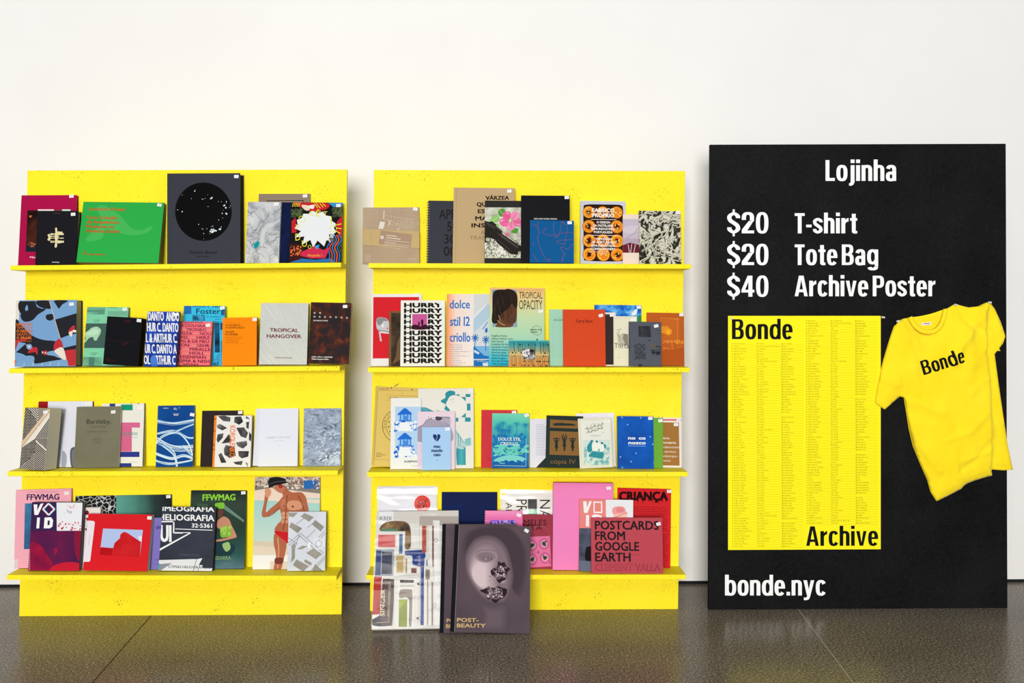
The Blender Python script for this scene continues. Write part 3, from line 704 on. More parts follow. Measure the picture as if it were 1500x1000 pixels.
def art(s):
    s.poly([(680, 170), (830, 170), (826, 235), (676, 235)], mat_noise([(.3, '#4f8a74'), (.7, '#7cc3a2')], 20, 3)); s.rect(676, 195, 828, 215, '#5b967f')
    s.poly([(855, 205), (1020, 205), (1018, 245), (852, 245)], '#77b799'); s.text('FOSTER', 860, 179, 16, '#2a4a3e', 70, .02)
    s.poly([(668, 312), (1010, 312), (1000, 523), (645, 523)], '#44625c')
    s.blob([(655, 400), (690, 372), (715, 350), (760, 340), (792, 365), (788, 400), (770, 430), (755, 458), (735, 455), (725, 430), (690, 440), (665, 472), (650, 470), (665, 440)], '#a9d6b4'); s.blob([(665, 400), (700, 380), (740, 360), (775, 370), (760, 405), (700, 415)], '#bfe6c6')
    s.poly([(640, 600), (800, 600), (795, 672), (637, 672)], mat_noise([(.3, '#4c8872'), (.6, '#86caa9')], 14, 3)); s.rect(690, 600, 735, 672, '#4f7f70')
    s.text('O retorno', 735, 288, 10, '#2f5a48', 55); s.text('do real', 735, 301, 10, '#2f5a48', 40); s.text('O retorno', 705, 570, 10, '#2f5a48', 55); s.text('do real', 705, 583, 10, '#2f5a48', 40)
book(VC, [(680, 170), (1028, 172), (992, 672), (637, 672)], .018, 'paperback_book', 'mint green book with a grey sculpture photo, behind the small black book', '#83d3ac', art, lean=10, stk=(996, 190, 10), pages='#8a8f60')
def art(s):
    c = '#6b1f22'
    s.text('ENTREVISTA', 990, 288, 9, c, 55); s.text('do livro', 990, 302, 9, c, 45); s.line([(848, 463), (1085, 463)], 2, '#4a1a20'); s.text('o mundo', 962, 482, 9, c, 52); s.text('Kracauer', 962, 496, 9, c, 32)
    s.text('Cosac', 818, 625, 8, c, 38); s.text('ediciones', 818, 639, 8, c, 75)
book(VC, [(850, 255), (1145, 256), (1090, 672), (787, 670)], .046, 'hardcover_book', 'small thick black book with tiny dark red lettering, between the mint and the blue books', '#121318', art, lean=5, stk=(1115, 278, -4), pages='#0c0c0e', spine='#152744')
def art(s):
    c = '#e9ecf2'
    rows = [('DANTO  ANDO', 1192, 290), ('HUR C. DANTO', 1182, 382), ('L & ARTHUR C.', 1172, 473), ('UR C. DANTO A', 1162, 564), ('OL  ARTHUR C', 1152, 656)]
    for i, (t_, x, y) in enumerate(rows): s.text(t_, x, y - 4, 74, c, 268, .022)
    s.blob([(1210, 600), (1250, 580), (1270, 660), (1220, 668)], '#4b7fd6')
    for t_, x, y in rows: s.line([(x - 4, y + 2), (x + 275, y + 2)], 5, '#1d4fb8')
book(VC, [(1190, 210), (1460, 208), (1420, 671), (1150, 670)], .018, 'paperback_book', 'royal blue book filled with tall white capitals, left of the pink book', mat_noise([(.35, '#14246e'), (.65, '#2a4ec0')], 16, 3), art, lean=9, stk=(1430, 232, 14), pages='#5a5246')
def art(s):
    s.rect(52, 155, 112, 222, '#2a6fb5'); s.rect(122, 228, 222, 278, mat_noise([(.4, '#123f5c'), (.6, '#3fa7d6')], 30, 3)); s.rect(352, 178, 387, 232, '#27618f'); s.rect(120, 153, 230, 166, '#2a86c0')
    s.text('Hal', 245, 165, 38, '#0f2230', 100, .01); s.text('Foster', 152, 220, 44, '#0f2230', 195, .01)
    s.text('O complexo', 235, 248, 13, '#164a66', 115); s.text('arte-', 305, 268, 12, '#164a66', 42); s.text('arquitetura', 280, 288, 12, '#164a66', 66)
    s.rect(300, 292, 340, 535, mat_noise([(.4, '#0e2536'), (.6, '#1d5f93')], 18, 3)); s.rect(345, 292, 385, 350, '#1c4a72'); s.rect(345, 440, 372, 535, '#2f8fb0'); s.rect(50, 290, 290, 640, '#1f84b8'); s.dabs(30, (290, 545, 365, 640), 14, '#3fa0d4', 3)
    s.text('el', 290, 640, 36, '#0f2230', 36, .01); s.rect(342, 292, 346, 640, '#58d2f5')
book(VD, [(52, 155), (387, 155), (365, 642), (25, 640)], .010, 'paperback_book', 'bright cyan book with navy lettering, behind the pink book', '#38c2ea', art, lean=9, stk=(364, 172, 12))
def art(s):
    c = '#4a1631'; rows = ['SEJIZAWA', 'KOOLHAAS', 'MONEO —', 'SIZA — NOU', 'VEL — HERZ', 'OG & DE MEU', 'RON — GEHR', 'Y — MIRALLE', 'S — HOLL', 'EISENMAN', 'EJIMA & NISH', 'SHIZAWA']
    xs = [22, 38, 76, 36, 20, 6, 5, 2, 0, 18, 0, 36]; ws = [185, 205, 160, 235, 240, 245, 250, 260, 215, 205, 250, 130]
    for i, (t_, x, w_) in enumerate(zip(rows, xs, ws)):
        s.text(t_.replace('—', '   '), x, 296 + i * 32.6, 24, c, w_, .006)
    for x, y in ((132, 382), (35, 350), (100, 415), (108, 482), (45, 515), (40, 548), (205, 548), (232, 350), (228, 580)): s.rect(x, y - 1, x + 50, y + 3, '#c9c08a')
book(VD, [(26, 284), (285, 280), (258, 646), (-7, 645)], .026, 'paperback_book', 'salmon pink book covered with dark purple capitals, in front of the cyan book', '#f4707c', art, lean=10, stk=(250, 311, 10), pages='#a8895a')
def art(s):
    c = '#5a2a08'
    for i, t_ in enumerate(('O MUNDO', 'CODIFICADO', None, 'VILÉM', 'FLUSSER')):
        if t_: s.text(t_, 393, [319, 339, 0, 374, 394][i], 15, c, [122, 157, 0, 72, 104][i], .02)
    for i in range(3): s.text(['POR UMA FILOSOFIA', 'DO DESIGN E DA', 'COMUNICAÇÃO'][i], 393, 420 + 17 * i, 8, '#9a4a08', [138, 112, 105][i])
    s.lines([[(393, 292), (550, 290)], [(393, 404), (550, 402)], [(393, 463), (550, 461)]], 1.3, '#b86a10')
book(VD, [(368, 252), (650, 247), (646, 638), (368, 641)], .014, 'paperback_book', 'plain orange book with small brown lettering, second shelf of the left stand', '#ff8c06', art, lean=6, stk=(633, 265), back='#7a1c18', pages='#8a3018')
def art(s):
    rnd = random.Random(2)
    for k in range(90):
        x = rnd.uniform(560, 1050); y = rnd.uniform(90, 610); l = rnd.uniform(40, 190); s.line([(x, y), (x + l * .72, y + l)], 2.4, '#e6eae7')
    s.text('TROPICAL', 752, 370, 30, '#7a1f2c', 228, .014); s.text('HANGOVER', 726, 419, 30, '#7a1f2c', 275, .014); s.text('jonathas de andrade', 788, 583, 9, '#8a4a50', 132, .01)
book(VD, [(685, 135), (1068, 130), (1050, 633), (655, 637)], .016, 'paperback_book', 'light grey book with white diagonal lines and dark red title, beside the orange book', '#cdd1cd', art, lean=8, spine='#d8dad6', back='#4d1822', pages='#3c2428')
def art(s):
    for x, y in ((1113, 216), (1158, 216), (1112, 247), (1154, 248), (1197, 249), (1242, 249), (1287, 250), (1332, 252), (1376, 254)): s.text('O', x - 7, y + 6, 13, '#f4f0ec', 14, .03)
    for x, t_ in ((1105, 'S'), (1147, 'E'), (1190, 'R'), (1235, 'T'), (1280, 'Õ'), (1325, 'E'), (1368, 'S')): pass
    s.text('EUCLIDES DA CUNHA', 1103, 284, 9, '#f4f0ec', 118, .03); s.text('edição crítica e organização', 1083, 583, 10, '#f4f0ec', 172, .03); s.text('Walnice Nogueira Galvão', 1083, 602, 10, '#f4f0ec', 138, .03); s.rect(1170, 632, 1200, 640, '#e0602a')
book(VD, [(1085, 127), (1414, 129), (1386, 632), (1054, 631)], .03, 'paperback_book', 'rust stained dark brown book with white dotted title, right end of the second shelf', mat_noise([(.45, '#2a2123'), (.58, '#4c261e'), (.72, '#7c3824')], 30, 10, .6), art, lean=8, stk=(1363, 159), pages='#e2d6b8', spine='#2a2022', back='#241c1e')
solve('u1s2', U1.Y, U1.front, lambda x: shelf_z(U1, 1, x), 'books on the second shelf of the left stand')

VE, VF = (10, 560, 5.77), (260, 560, 5.556)
def art(s):
    s.poly([(268, 160), (348, 160), (346, 215), (262, 215)], '#a01a22'); s.rect(230, 205, 262, 720, '#a01a22')
    s.blob([(470, 580), (490, 578), (508, 620), (500, 700), (466, 705)], '#a7adbd'); s.blob([(540, 560), (600, 556), (610, 705), (548, 705)], '#5a5e68'); s.blob([(553, 570), (600, 566), (600, 690), (560, 695)], '#777b86')
book(VE, [(268, 160), (726, 159), (700, 706), (240, 706)], .012, 'hardcover_book', 'large white book with a red spine corner, behind the zigzag and olive books', '#e6e9f6', art, lean=8, stk=(685, 178), back='#7a1c22', pages='#7a2022', spine='#a01a22')
def art(s):
    s.rect(870, 178, 918, 202, '#2a3a8e'); s.rect(968, 186, 1066, 235, '#159a76'); s.rect(1163, 175, 1180, 330, '#3c9a48')
    s.rect(900, 338, 1128, 381, '#d96a96'); s.rect(900, 381, 1060, 582, '#d8688f'); s.rect(900, 584, 1125, 628, '#2f3a8c'); s.rect(900, 680, 1058, 712, '#2f3a8c')
    s.text('THABIA', 970, 446, 28, '#1f9d84', 140, .0); s.text('ruindo e refazendo', 970, 466, 8, '#4aa894', 140); s.text('nomes de autores', 1030, 674, 7, '#9aa89a', 78); s.poly([(1068, 381), (1128, 340), (1128, 381)], '#d96a96')
    for x in (905, 1045, 1110): s.rect(x, 174, x + 14, 180, '#3a3226')
book(VE, [(805, 180), (1165, 175), (1150, 711), (790, 712)], .018, 'paperback_book', 'cream book with pink, navy and green blocks, right behind the shrink-wrapped olive book', '#ecebe2', art, lean=7, stk=(1131, 210), pages='#8a8440')
def art(s):
    s.full(mat_noise([(.35, '#75735a'), (.6, '#807d64')], 5, 3))
    s.text('Bartleby,', 676, 348, 38, '#2c2b28', 206, .005); s.text('o escrivão', 706, 380, 17, '#4a493f', 130, .0); s.text('Uma história de Wall Street', 680, 419, 10, '#45443c', 175)
    for i, (t_, w_) in enumerate((('HERMAN', 50), ('MELVILLE', 84), ('Tradução', 56), ('posfácio', 62))): s.text(t_, 765 - w_ / 2, 470 + i * 15, 8, '#45443c', w_)
def wrap(root, s, w_, h_, t, hx):
    m, nt, bb = newmat('clear_shrink_film')
    tr = N(nt, 'ShaderNodeBsdfTransparent'); gl = N(nt, 'ShaderNodeBsdfGlossy'); gl.inputs['Roughness'].default_value = .12
    tc = N(nt, 'ShaderNodeTexCoord'); n = N(nt, 'ShaderNodeTexNoise'); n.inputs['Scale'].default_value = 7; n.inputs['Detail'].default_value = 1; n.inputs['Distortion'].default_value = .4
    bu = N(nt, 'ShaderNodeBump'); bu.inputs['Strength'].default_value = .35; bu.inputs['Distance'].default_value = .012
    nt.links.new(tc.outputs['Object'], n.inputs['Vector']); nt.links.new(n.outputs['Fac'], bu.inputs['Height']); nt.links.new(bu.outputs[0], gl.inputs['Normal'])
    mx = N(nt, 'ShaderNodeMixShader'); mx.inputs[0].default_value = .04; nt.links.new(tr.outputs[0], mx.inputs[1]); nt.links.new(gl.outputs[0], mx.inputs[2])
    nt.links.new(mx.outputs[0], nt.nodes['Material Output'].inputs['Surface'])
    e = .0022; f = MB(); f.box(-hx - e, -.004, .0004, hx + e, t + .0008, h_ + e, m); o = f.build('shrink_wrap', root); o['label'] = 'clear crinkled plastic wrap'
book(VE, [(592, 205), (965, 203), (948, 718), (572, 718)], .014, 'paperback_book', 'olive grey book sealed in shiny plastic wrap, third shelf of the left stand', '#7b7960', art, lean=8, stk=(900, 250, 6), extra=wrap)
def art(s):
    s.full(mat_noise([(.3, '#0b3f86'), (.6, '#12509e'), (.8, '#1c66b8')], 8, 4)); rnd = random.Random(21)
    for pts, wd, n in (([(1270, 325), (1400, 345), (1520, 335), (1700, 300)], 26, 9), ([(1270, 430), (1420, 410), (1560, 470), (1720, 430)], 14, 6), ([(1262, 480), (1380, 540), (1500, 560), (1690, 540)], 44, 14), ([(1262, 600), (1400, 640), (1520, 620), (1680, 690)], 26, 9), ([(1320, 520), (1420, 600), (1450, 720)], 40, 14), ([(1420, 420), (1520, 380), (1700, 310)], 16, 6), ([(1262, 520), (1330, 450), (1460, 430), (1560, 540), (1600, 700)], 14, 7), ([(1500, 540), (1600, 640), (1640, 720)], 30, 9), ([(1262, 660), (1380, 690), (1500, 680), (1680, 640)], 16, 6)):
        for k in range(n):
            o_ = rnd.uniform(-wd, wd) / 2; t_ = rnd.uniform(-8, 8); s.line([(a + t_, b + o_ + rnd.uniform(-5, 5)) for a, b in pts], rnd.uniform(2, 7), ['#3f86c8', '#8fc4e8', '#cfe6f5', '#eaf5fb'][min(3, k * 4 // n)], True)
    for x, y, t_ in ((1328, 220, 'cinema'), (1420, 220, 'ano'), (1465, 220, '9'), (1420, 230, 'dois'), (1418, 270, 'Ismail'), (1418, 281, 'Xavier')): s.text(t_, x, y, 9, '#eef4fa', len(t_) * 7.5, .02)
book(VE, [(1278, 195), (1600, 194), (1563, 694), (1262, 711)], .012, 'paperback_book', 'deep blue book with pale light streaks, centre of the third shelf', '#12509e', art, lean=8, stk=(1582, 274, -12), pages='#b9b3a4')
def art(s):
    k = '#14100f'; cr = '#efe6d8'
    for reg in ([(145, 213), (170, 213), (250, 335), (118, 505)], [(112, 550), (238, 465), (226, 592), (98, 722)]):
        s.mask(reg); s.poly(reg, k)
        s.polys([[(98 + i * 13 + (j % 2) * 6.5 + 3.8 * math.cos(a), 210 + j * 12.4 + 3.8 * math.sin(a)) for a in (0, 1.05, 2.1, 3.14, 4.2, 5.2)] for i in range(12) for j in range(44)], cr)
    s.mask([(165, 211), (357, 222), (250, 340)])
    for i in range(12): s.lines([[(120, 210 - i * 19), (252, 340 - i * 19)], [(252, 340 - i * 19), (390, 160 - i * 19)]], 7, k)
    s.mask([(358, 238), (338, 568), (228, 476), (236, 380)])
    for i in range(16): s.lines([[(360 + i * 14, 290), (236 + i * 14, 468)], [(236 + i * 14, 468), (350 + i * 14, 600)]], 7, k)
    for reg in ([(98, 725), (226, 592), (336, 568), (314, 745)], [(226, 592), (240, 472), (336, 568)]):
      s.mask(reg)
      for i in range(18): s.lines([[(90, 600 + i * 17), (222, 490 + i * 17)], [(222, 490 + i * 17), (345, 600 + i * 17)]], 7.5, k)
    s.mask(); s.poly([(118, 500), (345, 218), (357, 240), (116, 548)], '#d9b88f'); s.line([(117, 522), (352, 230)], 5, '#f0e2cc')
book(VE, [(145, 213), (355, 224), (312, 741), (100, 722)], .078, 'paperback_book', 'thick black and cream zigzag patterned book turned to show its page edges', '#efe6d8', art, lean=5, yaw=-9, stk=(318, 249, 16), pages='#dcd8c6', spine='#14100f', back='#1b2030', gapy=.001)
book(VF, [(200, 228), (530, 229), (520, 681), (188, 681)], .010, 'paperback_book', 'plain dark brown book behind the white and charcoal patterned one', '#2f2627', None, lean=8, stk=(510, 245))
def art(s):
    g = mat_noise([(.35, '#2c2c2e'), (.6, '#5c5c5e'), (.8, '#9a9a9c')], 26, 2)
    B = [[(325, 275), (380, 270), (432, 285), (428, 320), (370, 315)], [(465, 280), (520, 275), (538, 320), (505, 345), (462, 325)], [(560, 272), (590, 290), (585, 380), (565, 370)], [(318, 350), (345, 338), (405, 372), (365, 392), (322, 372)], [(325, 425), (375, 415), (370, 450), (330, 495), (318, 470)], [(480, 370), (545, 365), (580, 410), (565, 455), (520, 440)], [(360, 500), (420, 420), (440, 460), (440, 490)], [(480, 490), (570, 475), (575, 510), (540, 540), (495, 520)], [(380, 545), (395, 510), (470, 530), (480, 600), (430, 618), (385, 590)], [(335, 590), (360, 575), (385, 620), (405, 655), (360, 658)], [(500, 560), (590, 560), (585, 605), (530, 620), (505, 600)], [(460, 650), (540, 640), (530, 675), (480, 668)], [(590, 400), (612, 430), (605, 480), (588, 470)], [(560, 650), (585, 660), (580, 690)]]
    for b_ in B: s.poly(b_, g)
    s.poly([(290, 264), (316, 264), (303, 696), (280, 696)], '#f58a1c'); s.lines([[(296, 300), (314, 298)], [(290, 402), (308, 392)], [(288, 550), (306, 545)], [(292, 500), (300, 520)]], 5, '#2c2420')
    s.text('KOROLENKO', 428, 352, 46, '#f07a1c', 256, .012, rot=90)
book(VF, [(296, 270), (612, 268), (585, 692), (286, 692)], .022, 'paperback_book', 'white and charcoal pebble patterned book with orange spine and sideways orange title', '#eceae8', art, lean=8, stk=(568, 308), spine='#f58a1c', pages='#cfc8b8', back='#3a3430')
def art(s):
    s.text('SUBJECT MATTERS', 726, 461, 14, '#a9adb8', 196); s.text('MARIO DE ABREU', 783, 486, 7, '#b4b8c4', 78); s.text('VB', 818, 526, 7, '#b4b8c4', 12)
def flap(root, s, w_, h_, t, hx):
    m = MB(); m.prism([(-hx - .022, .001, .004), (-hx + .002, .0035, .002), (-hx + .002, .0035, h_ + .0005), (-hx - .014, .001, h_)], (0, .0009, 0), mat('#dfe4f2', .5)); m.build('inside_flap', root)
book(VF, [(668, 210), (983, 213), (980, 690), (660, 693)], .014, 'paperback_book', 'plain white book with faint grey title, standing slightly open', '#e6eaf6', art, lean=8, pages='#f0ede6', extra=flap)
def art(s):
    s.full(mat_noise([(.30, '#4c5566'), (.42, '#8f9db4'), (.60, '#a9b8cd'), (.78, '#d5deea')], 34, 7, 1.2, stretch=(.7, 1, 1.6), rot=.5))
    s.text('sondagem', 1110, 474, 15, '#5c6478', 118); s.dabs(70, (1130, 380, 1330, 660), 7, '#c6d2e2', 5, 2.2, -35); s.dabs(60, (1030, 215, 1330, 500), 6, '#8492aa', 6, 2.4, -30); s.dabs(40, (1030, 215, 1330, 600), 4, '#4c566c', 7, 2.2, -30); s.dabs(40, (1180, 560, 1330, 668), 8, '#d2dce9', 8, 2, -35)
book(VF, [(1027, 210), (1333, 210), (1330, 672), (1025, 671)], .005, 'paperback_book', 'blue grey snow textured book at the right end of the third shelf', '#a9b8cd', art, lean=7)
solve('u1s3', U1.Y, U1.front, lambda x: shelf_z(U1, 2, x), 'books on the third shelf of the left stand')

VG, VH = (10, 690, 4.545), (260, 690, 4.545)
def art(s):
    s.text('FFWMAG', 134, 190, 39, '#2a2250', 220, .03); s.text('MODA ARQUITETURA DESIGN', 145, 140, 5, '#a0506a', 195)
    s.poly([(123, 212), (400, 210), (400, 510), (125, 515)], mat_noise([(.3, '#2b5a86'), (.7, '#4f8ab4')], 8, 6, 1)); s.rect(64, 583, 84, 632, '#f7f3f5')
    for i in range(7): s.rect(68, 588 + i * 6, 80, 590 + i * 6, '#333333')
book(VG, [(60, 122), (434, 117), (430, 640), (62, 641)], .012, 'magazine', 'pale pink fashion magazine with blue photo, behind the purple and red magazine', '#f7b0bf', art, lean=6, stk=(402, 147), pages='#9a938c', cat_='magazine')
def art(s):
    s.poly([(455, 160), (730, 159), (728, 640), (455, 640)], mat_noise([(.0, '#d5dad8'), (.025, '#c4c9c8'), (.07, '#1c1d20')], 62, tex='edge'))
    s.grad(728, 158, 1098, 640, [(0, '#5fa596'), (.35, '#4b8478'), (.7, '#2a3a3a'), (1, '#1c2224')], 'X', noise=.25, nscale=20)
book(VG, [(455, 161), (1098, 158), (1092, 650), (450, 650)], .006, 'magazine', 'wide dark magazine, half crackled black and half teal, at the back of the lowest shelf', '#1c1d20', art, lean=6, stk=(1077, 172), cat_='magazine')
def art(s):
    s.text('PAULO', 1000, 382, 17, '#3a2f78', 40); s.text('GEN', 988, 384, 22, '#3a2f78', 36); s.line([(968, 610), (1050, 612)], 2, '#5a4fa0'); s.text('autor', 985, 585, 10, '#4a3f90', 34)
book(VG, [(978, 310), (1090, 310), (1060, 645), (950, 645)], .010, 'paperback_book', 'slim lavender book between the red book and the black one with white lines', '#8478c8', art, lean=8)
def art(s): s.rect(505, 236, 625, 244, '#c9b9b2'); s.dabs(16, (520, 262, 548, 400), 13, '#7a1c2c', 2)
book(VG, [(505, 240), (622, 238), (612, 650), (480, 650)], .008, 'paperback_book', 'cream book with maroon blots, only its top showing above the red book', '#ece6e4', art, lean=7)
def art(s):
    s.poly([(500, 330), (575, 335), (583, 345), (550, 600), (545, 610), (490, 612)], '#ece4ec'); s.line([(548, 430), (540, 500)], 2.5, '#b9a9b9')
    s.poly([(637, 385), (902, 390), (878, 575), (612, 562)], '#b5c6ee'); s.poly([(622, 510), (702, 516), (712, 482), (748, 448), (752, 422), (776, 404), (800, 412), (888, 472), (878, 575), (612, 562)], mat_noise([(.35, '#c4161c'), (.65, '#d8262a')], 14, 5)); s.blob([(870, 440), (892, 432), (890, 470)], '#e8eaf4')
    s.poly([(618, 515), (700, 518), (690, 566), (612, 562)], '#b80f18')
book(VG, [(540, 285), (965, 285), (928, 677), (500, 668)], .028, 'hardcover_book', 'bright red wide book with a picture of a red house under pale sky', '#dc1f28', art, lean=11, stk=(948, 307, -4), pages='#d9d2cc', back='#b9b2ac')
def art(s):
    pu = '#3b2350'
    s.full(mat_noise([(.35, '#4a1f4e'), (.6, '#661f50'), (.8, '#7d2250')], 6, 4, .4)); s.rect(160, 200, 500, 395, pu); s.rect(160, 395, 500, 660, mat_noise([(.35, '#4a1c4c'), (.6, '#6e1c4a'), (.8, '#8a1d48')], 7, 5, .6))
    s.blob([(160, 470), (215, 490), (270, 570), (300, 620), (290, 665), (140, 665), (140, 560)], mat_noise([(.35, '#7a1440'), (.6, '#a3183f'), (.8, '#c02040')], 16, 5)); s.blob([(310, 625), (400, 605), (485, 620), (490, 668), (290, 665)], '#c81e36')
    s.blob([(440, 400), (490, 395), (490, 600), (445, 560)], '#8a1a3c'); s.dabs(8, (300, 520, 345, 560), 10, '#a01c40', 4)
    s.rect(326, 208, 494, 397, '#eef0f6'); s.dabs(26, (335, 335, 480, 392), 7, '#d4324a', 5); s.dabs(10, (395, 225, 440, 275), 6, '#e6a9b8', 7); s.dabs(6, (355, 250, 445, 280), 7, '#a9c9e0', 8)
    W = '#fbfafc'
    s.poly([(178, 220), (202, 220), (200, 262), (222, 216), (242, 212), (206, 290), (182, 290)], W)
    for c_, d in (('#e24a5a', -4), ('#37c0d8', 4)): s.lines([[(274 + d, 214), (312 + d, 252)], [(312 + d, 252), (274 + d, 292)], [(274 + d, 292), (238 + d, 252)], [(238 + d, 252), (274 + d, 214)]], 9, c_)
    s.lines([[(274, 214), (312, 252)], [(312, 252), (274, 292)], [(274, 292), (238, 252)], [(238, 252), (274, 214)]], 7, W)
    s.poly([(200, 308), (218, 308), (212, 380), (194, 380)], W); s.poly([(248, 308), (290, 306), (303, 325), (298, 368), (282, 380), (242, 380)], W); s.poly([(268, 328), (282, 328), (280, 358), (266, 360)], pu)
    for i in range(10): s.rect(144, 520 + i * 14, 152, 527 + i * 14, '#c9a0b4')
book(VG, [(167, 206), (495, 210), (486, 669), (138, 660)], .03, 'magazine', 'purple and red magazine with big white letters and a white upper right corner', '#4a2050', art, lean=6, pages='#7d7a86', spine='#3b2350', back='#1a1c20', cat_='magazine')
def art(s):
    s.grad(70, 125, 458, 655, [(0, '#5a7a86'), (.18, '#2c5652'), (.5, '#253c30'), (.85, '#34463c'), (1, '#1f2a26')], 'Z', noise=.3, nscale=10)
    s.text('FFWMAG', 162, 195, 42, '#8fd83a', 220, .03); s.poly([(130, 212), (200, 220), (200, 260), (125, 250)], '#3f5a44')
    s.poly([(310, 225), (440, 330), (440, 345), (300, 250)], '#6a8a80'); s.blob([(250, 215), (305, 212), (305, 248), (272, 250), (250, 238)], '#7cc43a')
    sk = '#c98d72'; s.blob([(272, 255), (300, 260), (296, 300), (285, 318), (268, 300)], '#6a4034'); s.blob([(285, 315), (310, 305), (345, 330), (350, 380), (270, 385), (262, 340)], sk)
    s.blob([(330, 335), (348, 345), (390, 430), (385, 448), (330, 462), (262, 475), (258, 462), (320, 450), (355, 430), (345, 400)], sk); s.blob([(285, 382), (320, 368), (350, 382), (358, 430), (320, 445), (288, 440)], '#86b83c'); s.dabs(20, (290, 375, 350, 440), 10, '#a8d060', 4); s.blob([(295, 490), (340, 478), (355, 520), (325, 542), (298, 525)], '#9cc07a'); s.dabs(14, (298, 485, 350, 535), 9, '#c4d9a0', 6)
    s.blob([(255, 480), (300, 475), (380, 500), (360, 560), (300, 570), (250, 560)], '#1f3a44'); s.blob([(298, 492), (340, 480), (352, 520), (322, 540)], '#9cc07a'); s.text('BANDARRA', 206, 595, 24, '#8db36a', 150, .0); s.text('CINEMA', 300, 628, 12, '#5f8a74', 60)
book(VH, [(85, 125), (458, 130), (443, 660), (70, 655)], .008, 'magazine', 'dark green fashion magazine with a person holding flowers, behind the black and white line book', '#2c4a40', art, lean=7, stk=(435, 145), cat_='magazine')
def art(s):
    d = '#363a46'; W = '#f4f5f7'
    s.full(mat_noise([(.35, '#30343f'), (.65, '#3c414e')], 7, 4))
    s.text('MIMEOGRAFIA', 985, 268, 36, W, 398, .03); s.text('HELIOGRAFIA', 1008, 333, 42, W, 375, .03); s.text('32·5361', 1230, 380, 28, W, 138, .03)
    s.lines([[(1015, 345), (1105, 342)], [(1110, 345), (1108, 420)], [(1108, 420), (1170, 420)]], 9, W); s.lines([[(1120, 393), (1370, 397)], [(1170, 418), (1215, 416)]], 5, W); s.lines([[(1010, 545), (1222, 418)], [(1222, 418), (1010, 540)]], 8, W)
    s.text('UI', 1018, 482, 115, W, 76, .03); s.text('MINUTOS', 1150, 582, 18, '#555a68', 130)
    s.poly([(1006, 612), (1238, 600), (1262, 600), (1300, 592), (1276, 640), (1368, 640), (1362, 685), (1003, 684)], '#e4e6ea'); s.poly([(1003, 640), (1096, 630), (1020, 684), (1003, 684)], '#8a90a0'); s.text('CÓPIAS HELIOGRÁFICAS', 1070, 664, 17, '#23262e', 285, .012); s.rect(1300, 592, 1372, 660, d); s.lines([[(1262, 600), (1236, 686)], [(1300, 595), (1266, 686)]], 3, d)
    s.text('R', 1004, 668, 34, '#2fb58a', 14, .03)
book(VG, [(1035, 240), (1396, 236), (1360, 686), (1005, 684)], .018, 'magazine', 'black book with white lines and white capitals over its top, centre of the lowest shelf', '#363a46', art, lean=9, pages='#4a4038', back='#2a2022')
